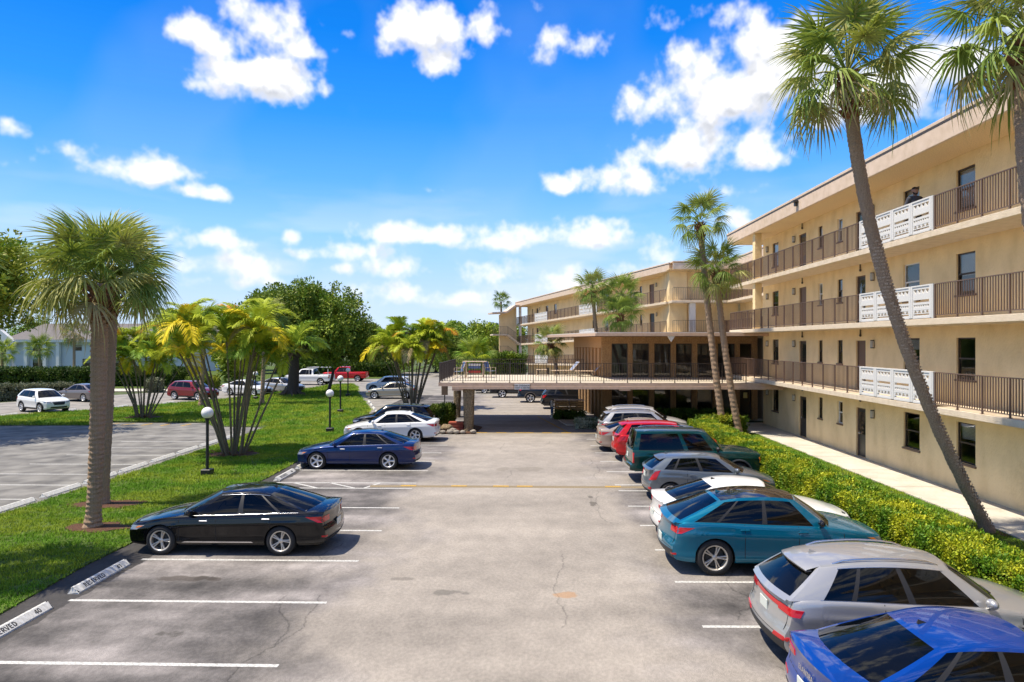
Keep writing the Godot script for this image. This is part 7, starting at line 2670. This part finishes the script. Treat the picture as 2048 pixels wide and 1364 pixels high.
# joins tapered bones [a, ra, b, rb] into one skin
func flesh(bones: Array, cell: float, k: float) -> Shape:
	var lo := Vector3.ONE * 1e9
	var hi := -lo
	for b in bones:
		for e in [[b[0], b[1]], [b[2], b[3]]]:
			lo = lo.min(e[0] - Vector3.ONE * (e[1] + cell * 2))
			hi = hi.max(e[0] + Vector3.ONE * (e[1] + cell * 2))
	var n := Vector3i(((hi - lo) / cell).ceil()) + Vector3i.ONE
	var f := PackedFloat32Array()
	f.resize(n.x * n.y * n.z)
	f.fill(1.0)
	for b in bones:
		var rm: float = maxf(b[1], b[3]) + k + cell * 2
		var b0 := Vector3i(((b[0] as Vector3).min(b[2]) - Vector3.ONE * rm - lo) / cell).clamp(Vector3i.ZERO, n - Vector3i.ONE)
		var b1 := Vector3i(((b[0] as Vector3).max(b[2]) + Vector3.ONE * rm - lo) / cell).clamp(Vector3i.ZERO, n - Vector3i.ONE)
		var ba: Vector3 = b[2] - b[0]
		var l2 := maxf(ba.length_squared(), 1e-8)
		for z in range(b0.z, b1.z + 1):
			for y in range(b0.y, b1.y + 1):
				for x in range(b0.x, b1.x + 1):
					var p := lo + Vector3(x, y, z) * cell
					var t := clampf((p - b[0]).dot(ba) / l2, 0, 1)
					var d: float = (p - (b[0] + ba * t)).length() - lerpf(b[1], b[3], t)
					var i := (z * n.y + y) * n.x + x
					f[i] = blob_min(f[i], d, k)
	var s := Shape.new()
	var id := {}
	var pts := []
	for z in n.z - 1:
		for y in n.y - 1:
			for x in n.x - 1:
				var i := (z * n.y + y) * n.x + x
				var sumv := Vector3.ZERO
				var cnt := 0
				var cs := []
				for c in 8: cs.append(f[i + (c & 1) + ((c >> 1) & 1) * n.x + ((c >> 2) & 1) * n.x * n.y])
				for e in [[0, 1], [2, 3], [4, 5], [6, 7], [0, 2], [1, 3], [4, 6], [5, 7], [0, 4], [1, 5], [2, 6], [3, 7]]:
					var va: float = cs[e[0]]
					var vb: float = cs[e[1]]
					if (va < 0) != (vb < 0):
						var t := va / (va - vb)
						var pa := Vector3(e[0] & 1, (e[0] >> 1) & 1, (e[0] >> 2) & 1)
						var pb := Vector3(e[1] & 1, (e[1] >> 1) & 1, (e[1] >> 2) & 1)
						sumv += pa.lerp(pb, t)
						cnt += 1
				if cnt > 0:
					var p := lo + (Vector3(x, y, z) + sumv / cnt) * cell
					var g := Vector3(cs[1] - cs[0] + cs[3] - cs[2] + cs[5] - cs[4] + cs[7] - cs[6], cs[2] - cs[0] + cs[3] - cs[1] + cs[6] - cs[4] + cs[7] - cs[5], cs[4] - cs[0] + cs[5] - cs[1] + cs[6] - cs[2] + cs[7] - cs[3])
					id[i] = s.vert(p, g.normalized())
	for z in range(1, n.z - 1):
		for y in range(1, n.y - 1):
			for x in range(1, n.x - 1):
				var i := (z * n.y + y) * n.x + x
				for ax in 3:
					var st: int = [1, n.x, n.x * n.y][ax]
					var u: int = [n.x, n.x * n.y, 1][ax]
					var w: int = [n.x * n.y, 1, n.x][ax]
					var inside := f[i] < 0
					if inside == (f[i + st] < 0): continue
					if not (id.has(i) and id.has(i - u) and id.has(i - w) and id.has(i - u - w)): continue
					var q := [id[i], id[i - u], id[i - u - w], id[i - w]]
					if inside: s.ix.append_array([q[0], q[2], q[1], q[0], q[3], q[2]])
					else: s.ix.append_array([q[0], q[1], q[2], q[0], q[2], q[3]])
	return s

func person() -> void:
	var p := thing("person", "bearded person in a dark grey T-shirt behind the top white screen panel", "person", D(13.35, 8.5, 23.75), 0.0)
	# local frame: faces +z (towards the near end of the walkway), head turned a little to the wall
	var skin := mat(lin(0.30, 0.16, 0.10), 0.55)
	var bones := [
		[Vector3(0, 0.95, 0), 0.15, Vector3(0, 1.15, 0), 0.145], [Vector3(0, 1.15, 0), 0.145, Vector3(0, 1.36, 0.01), 0.15], [Vector3(-0.15, 1.42, 0), 0.085, Vector3(0.15, 1.42, 0), 0.085],
		[Vector3(0, 1.45, 0), 0.06, Vector3(0, 1.56, 0.02), 0.055],
		[Vector3(-0.10, 0.92, 0), 0.10, Vector3(-0.11, 0.5, 0.02), 0.07], [Vector3(-0.11, 0.5, 0.02), 0.065, Vector3(-0.11, 0.09, -0.02), 0.045], [Vector3(-0.11, 0.05, -0.03), 0.045, Vector3(-0.12, 0.035, 0.16), 0.035],
		[Vector3(0.10, 0.92, 0), 0.10, Vector3(0.11, 0.5, 0.03), 0.07], [Vector3(0.11, 0.5, 0.03), 0.065, Vector3(0.11, 0.09, 0.0), 0.045], [Vector3(0.11, 0.05, -0.01), 0.045, Vector3(0.12, 0.035, 0.18), 0.035],
		[Vector3(-0.20, 1.41, 0), 0.06, Vector3(-0.29, 1.14, -0.05), 0.045], [Vector3(-0.29, 1.14, -0.05), 0.042, Vector3(-0.25, 0.95, 0.14), 0.030],
		[Vector3(0.20, 1.41, 0), 0.06, Vector3(0.28, 1.14, -0.04), 0.045], [Vector3(0.28, 1.14, -0.04), 0.042, Vector3(0.24, 0.96, 0.16), 0.030]]
	# hands: palm and five fingers each
	for sg in [-1.0, 1.0]:
		var w := Vector3(sg * 0.245, 0.95, 0.15)
		bones.append([w, 0.026, w + Vector3(-sg * 0.01, -0.03, 0.07), 0.030])
		for k in 4:
			var a := w + Vector3(sg * (0.024 - 0.016 * k) - sg * 0.01, -0.03, 0.09)
			bones.append([a, 0.0095, a + Vector3(0, -0.025, 0.04 + 0.006 * sin(k * 1.0 + 0.6)), 0.009])
			bones.append([a + Vector3(0, -0.025, 0.045), 0.009, a + Vector3(0, -0.055, 0.05), 0.008])
		bones.append([w + Vector3(-sg * 0.025, -0.005, 0.03), 0.011, w + Vector3(-sg * 0.055, -0.03, 0.07), 0.009])
	var s := flesh(bones, 0.022, 0.035)
	var head := flesh([[Vector3(0, 1.70, 0.0), 0.095, Vector3(0, 1.72, -0.02), 0.098], [Vector3(0, 1.66, 0.03), 0.075, Vector3(0, 1.60, 0.055), 0.052], [Vector3(0, 1.68, 0.10), 0.012, Vector3(0, 1.645, 0.118), 0.016], [Vector3(-0.096, 1.66, 0.0), 0.018, Vector3(-0.098, 1.69, -0.01), 0.020], [Vector3(0.096, 1.66, 0.0), 0.018, Vector3(0.098, 1.69, -0.01), 0.020], [Vector3(0, 1.54, 0.01), 0.055, Vector3(0, 1.62, 0.0), 0.06], [Vector3(-0.03, 1.605, 0.088), 0.012, Vector3(0.03, 1.605, 0.088), 0.012]], 0.011, 0.02)
	var off := s.v.size()
	s.v.append_array(head.v); s.n.append_array(head.n); s.uv.append_array(head.uv)
	for i in head.ix: s.ix.append(i + off)
	var body := put("body", s, skin, p)
	var shirt := flesh([[Vector3(0, 0.93, 0), 0.165, Vector3(0, 1.15, 0), 0.16], [Vector3(0, 1.15, 0), 0.16, Vector3(0, 1.37, 0.01), 0.165], [Vector3(-0.16, 1.42, 0), 0.095, Vector3(0.16, 1.42, 0), 0.095], [Vector3(-0.20, 1.41, 0), 0.075, Vector3(-0.275, 1.20, -0.04), 0.066], [Vector3(0.20, 1.41, 0), 0.075, Vector3(0.265, 1.20, -0.03), 0.066]], 0.022, 0.03)
	put("shirt", shirt, mat(lin(0.045, 0.05, 0.065), 0.9), body)
	var pants := flesh([[Vector3(-0.10, 0.95, 0), 0.12, Vector3(-0.11, 0.5, 0.02), 0.085], [Vector3(0.10, 0.95, 0), 0.12, Vector3(0.11, 0.5, 0.03), 0.085]], 0.025, 0.03)
	put("shorts", pants, mat(lin(0.03, 0.03, 0.035), 0.9), body)
	var hair := flesh([[Vector3(0, 1.745, -0.015), 0.092, Vector3(0, 1.72, -0.045), 0.088]], 0.012, 0.02)
	put("hair", hair, mat(lin(0.012, 0.009, 0.008), 0.8), body)
	var beard := flesh([[Vector3(-0.05, 1.60, 0.045), 0.028, Vector3(0, 1.575, 0.085), 0.032], [Vector3(0.05, 1.60, 0.045), 0.028, Vector3(0, 1.575, 0.085), 0.032], [Vector3(-0.065, 1.63, 0.03), 0.022, Vector3(-0.05, 1.59, 0.05), 0.026], [Vector3(0.065, 1.63, 0.03), 0.022, Vector3(0.05, 1.59, 0.05), 0.026]], 0.01, 0.015)
	put("beard", beard, mat(lin(0.014, 0.010, 0.008), 0.9), body)
	for sg in [-1.0, 1.0]:
		var eye := Shape.new()
		eye.ball(Vector3(sg * 0.034, 1.685, 0.088), Vector3(0.012, 0.008, 0.008), 5, 8)
		put("eye", eye, mat(lin(0.5, 0.48, 0.45), 0.3), body)
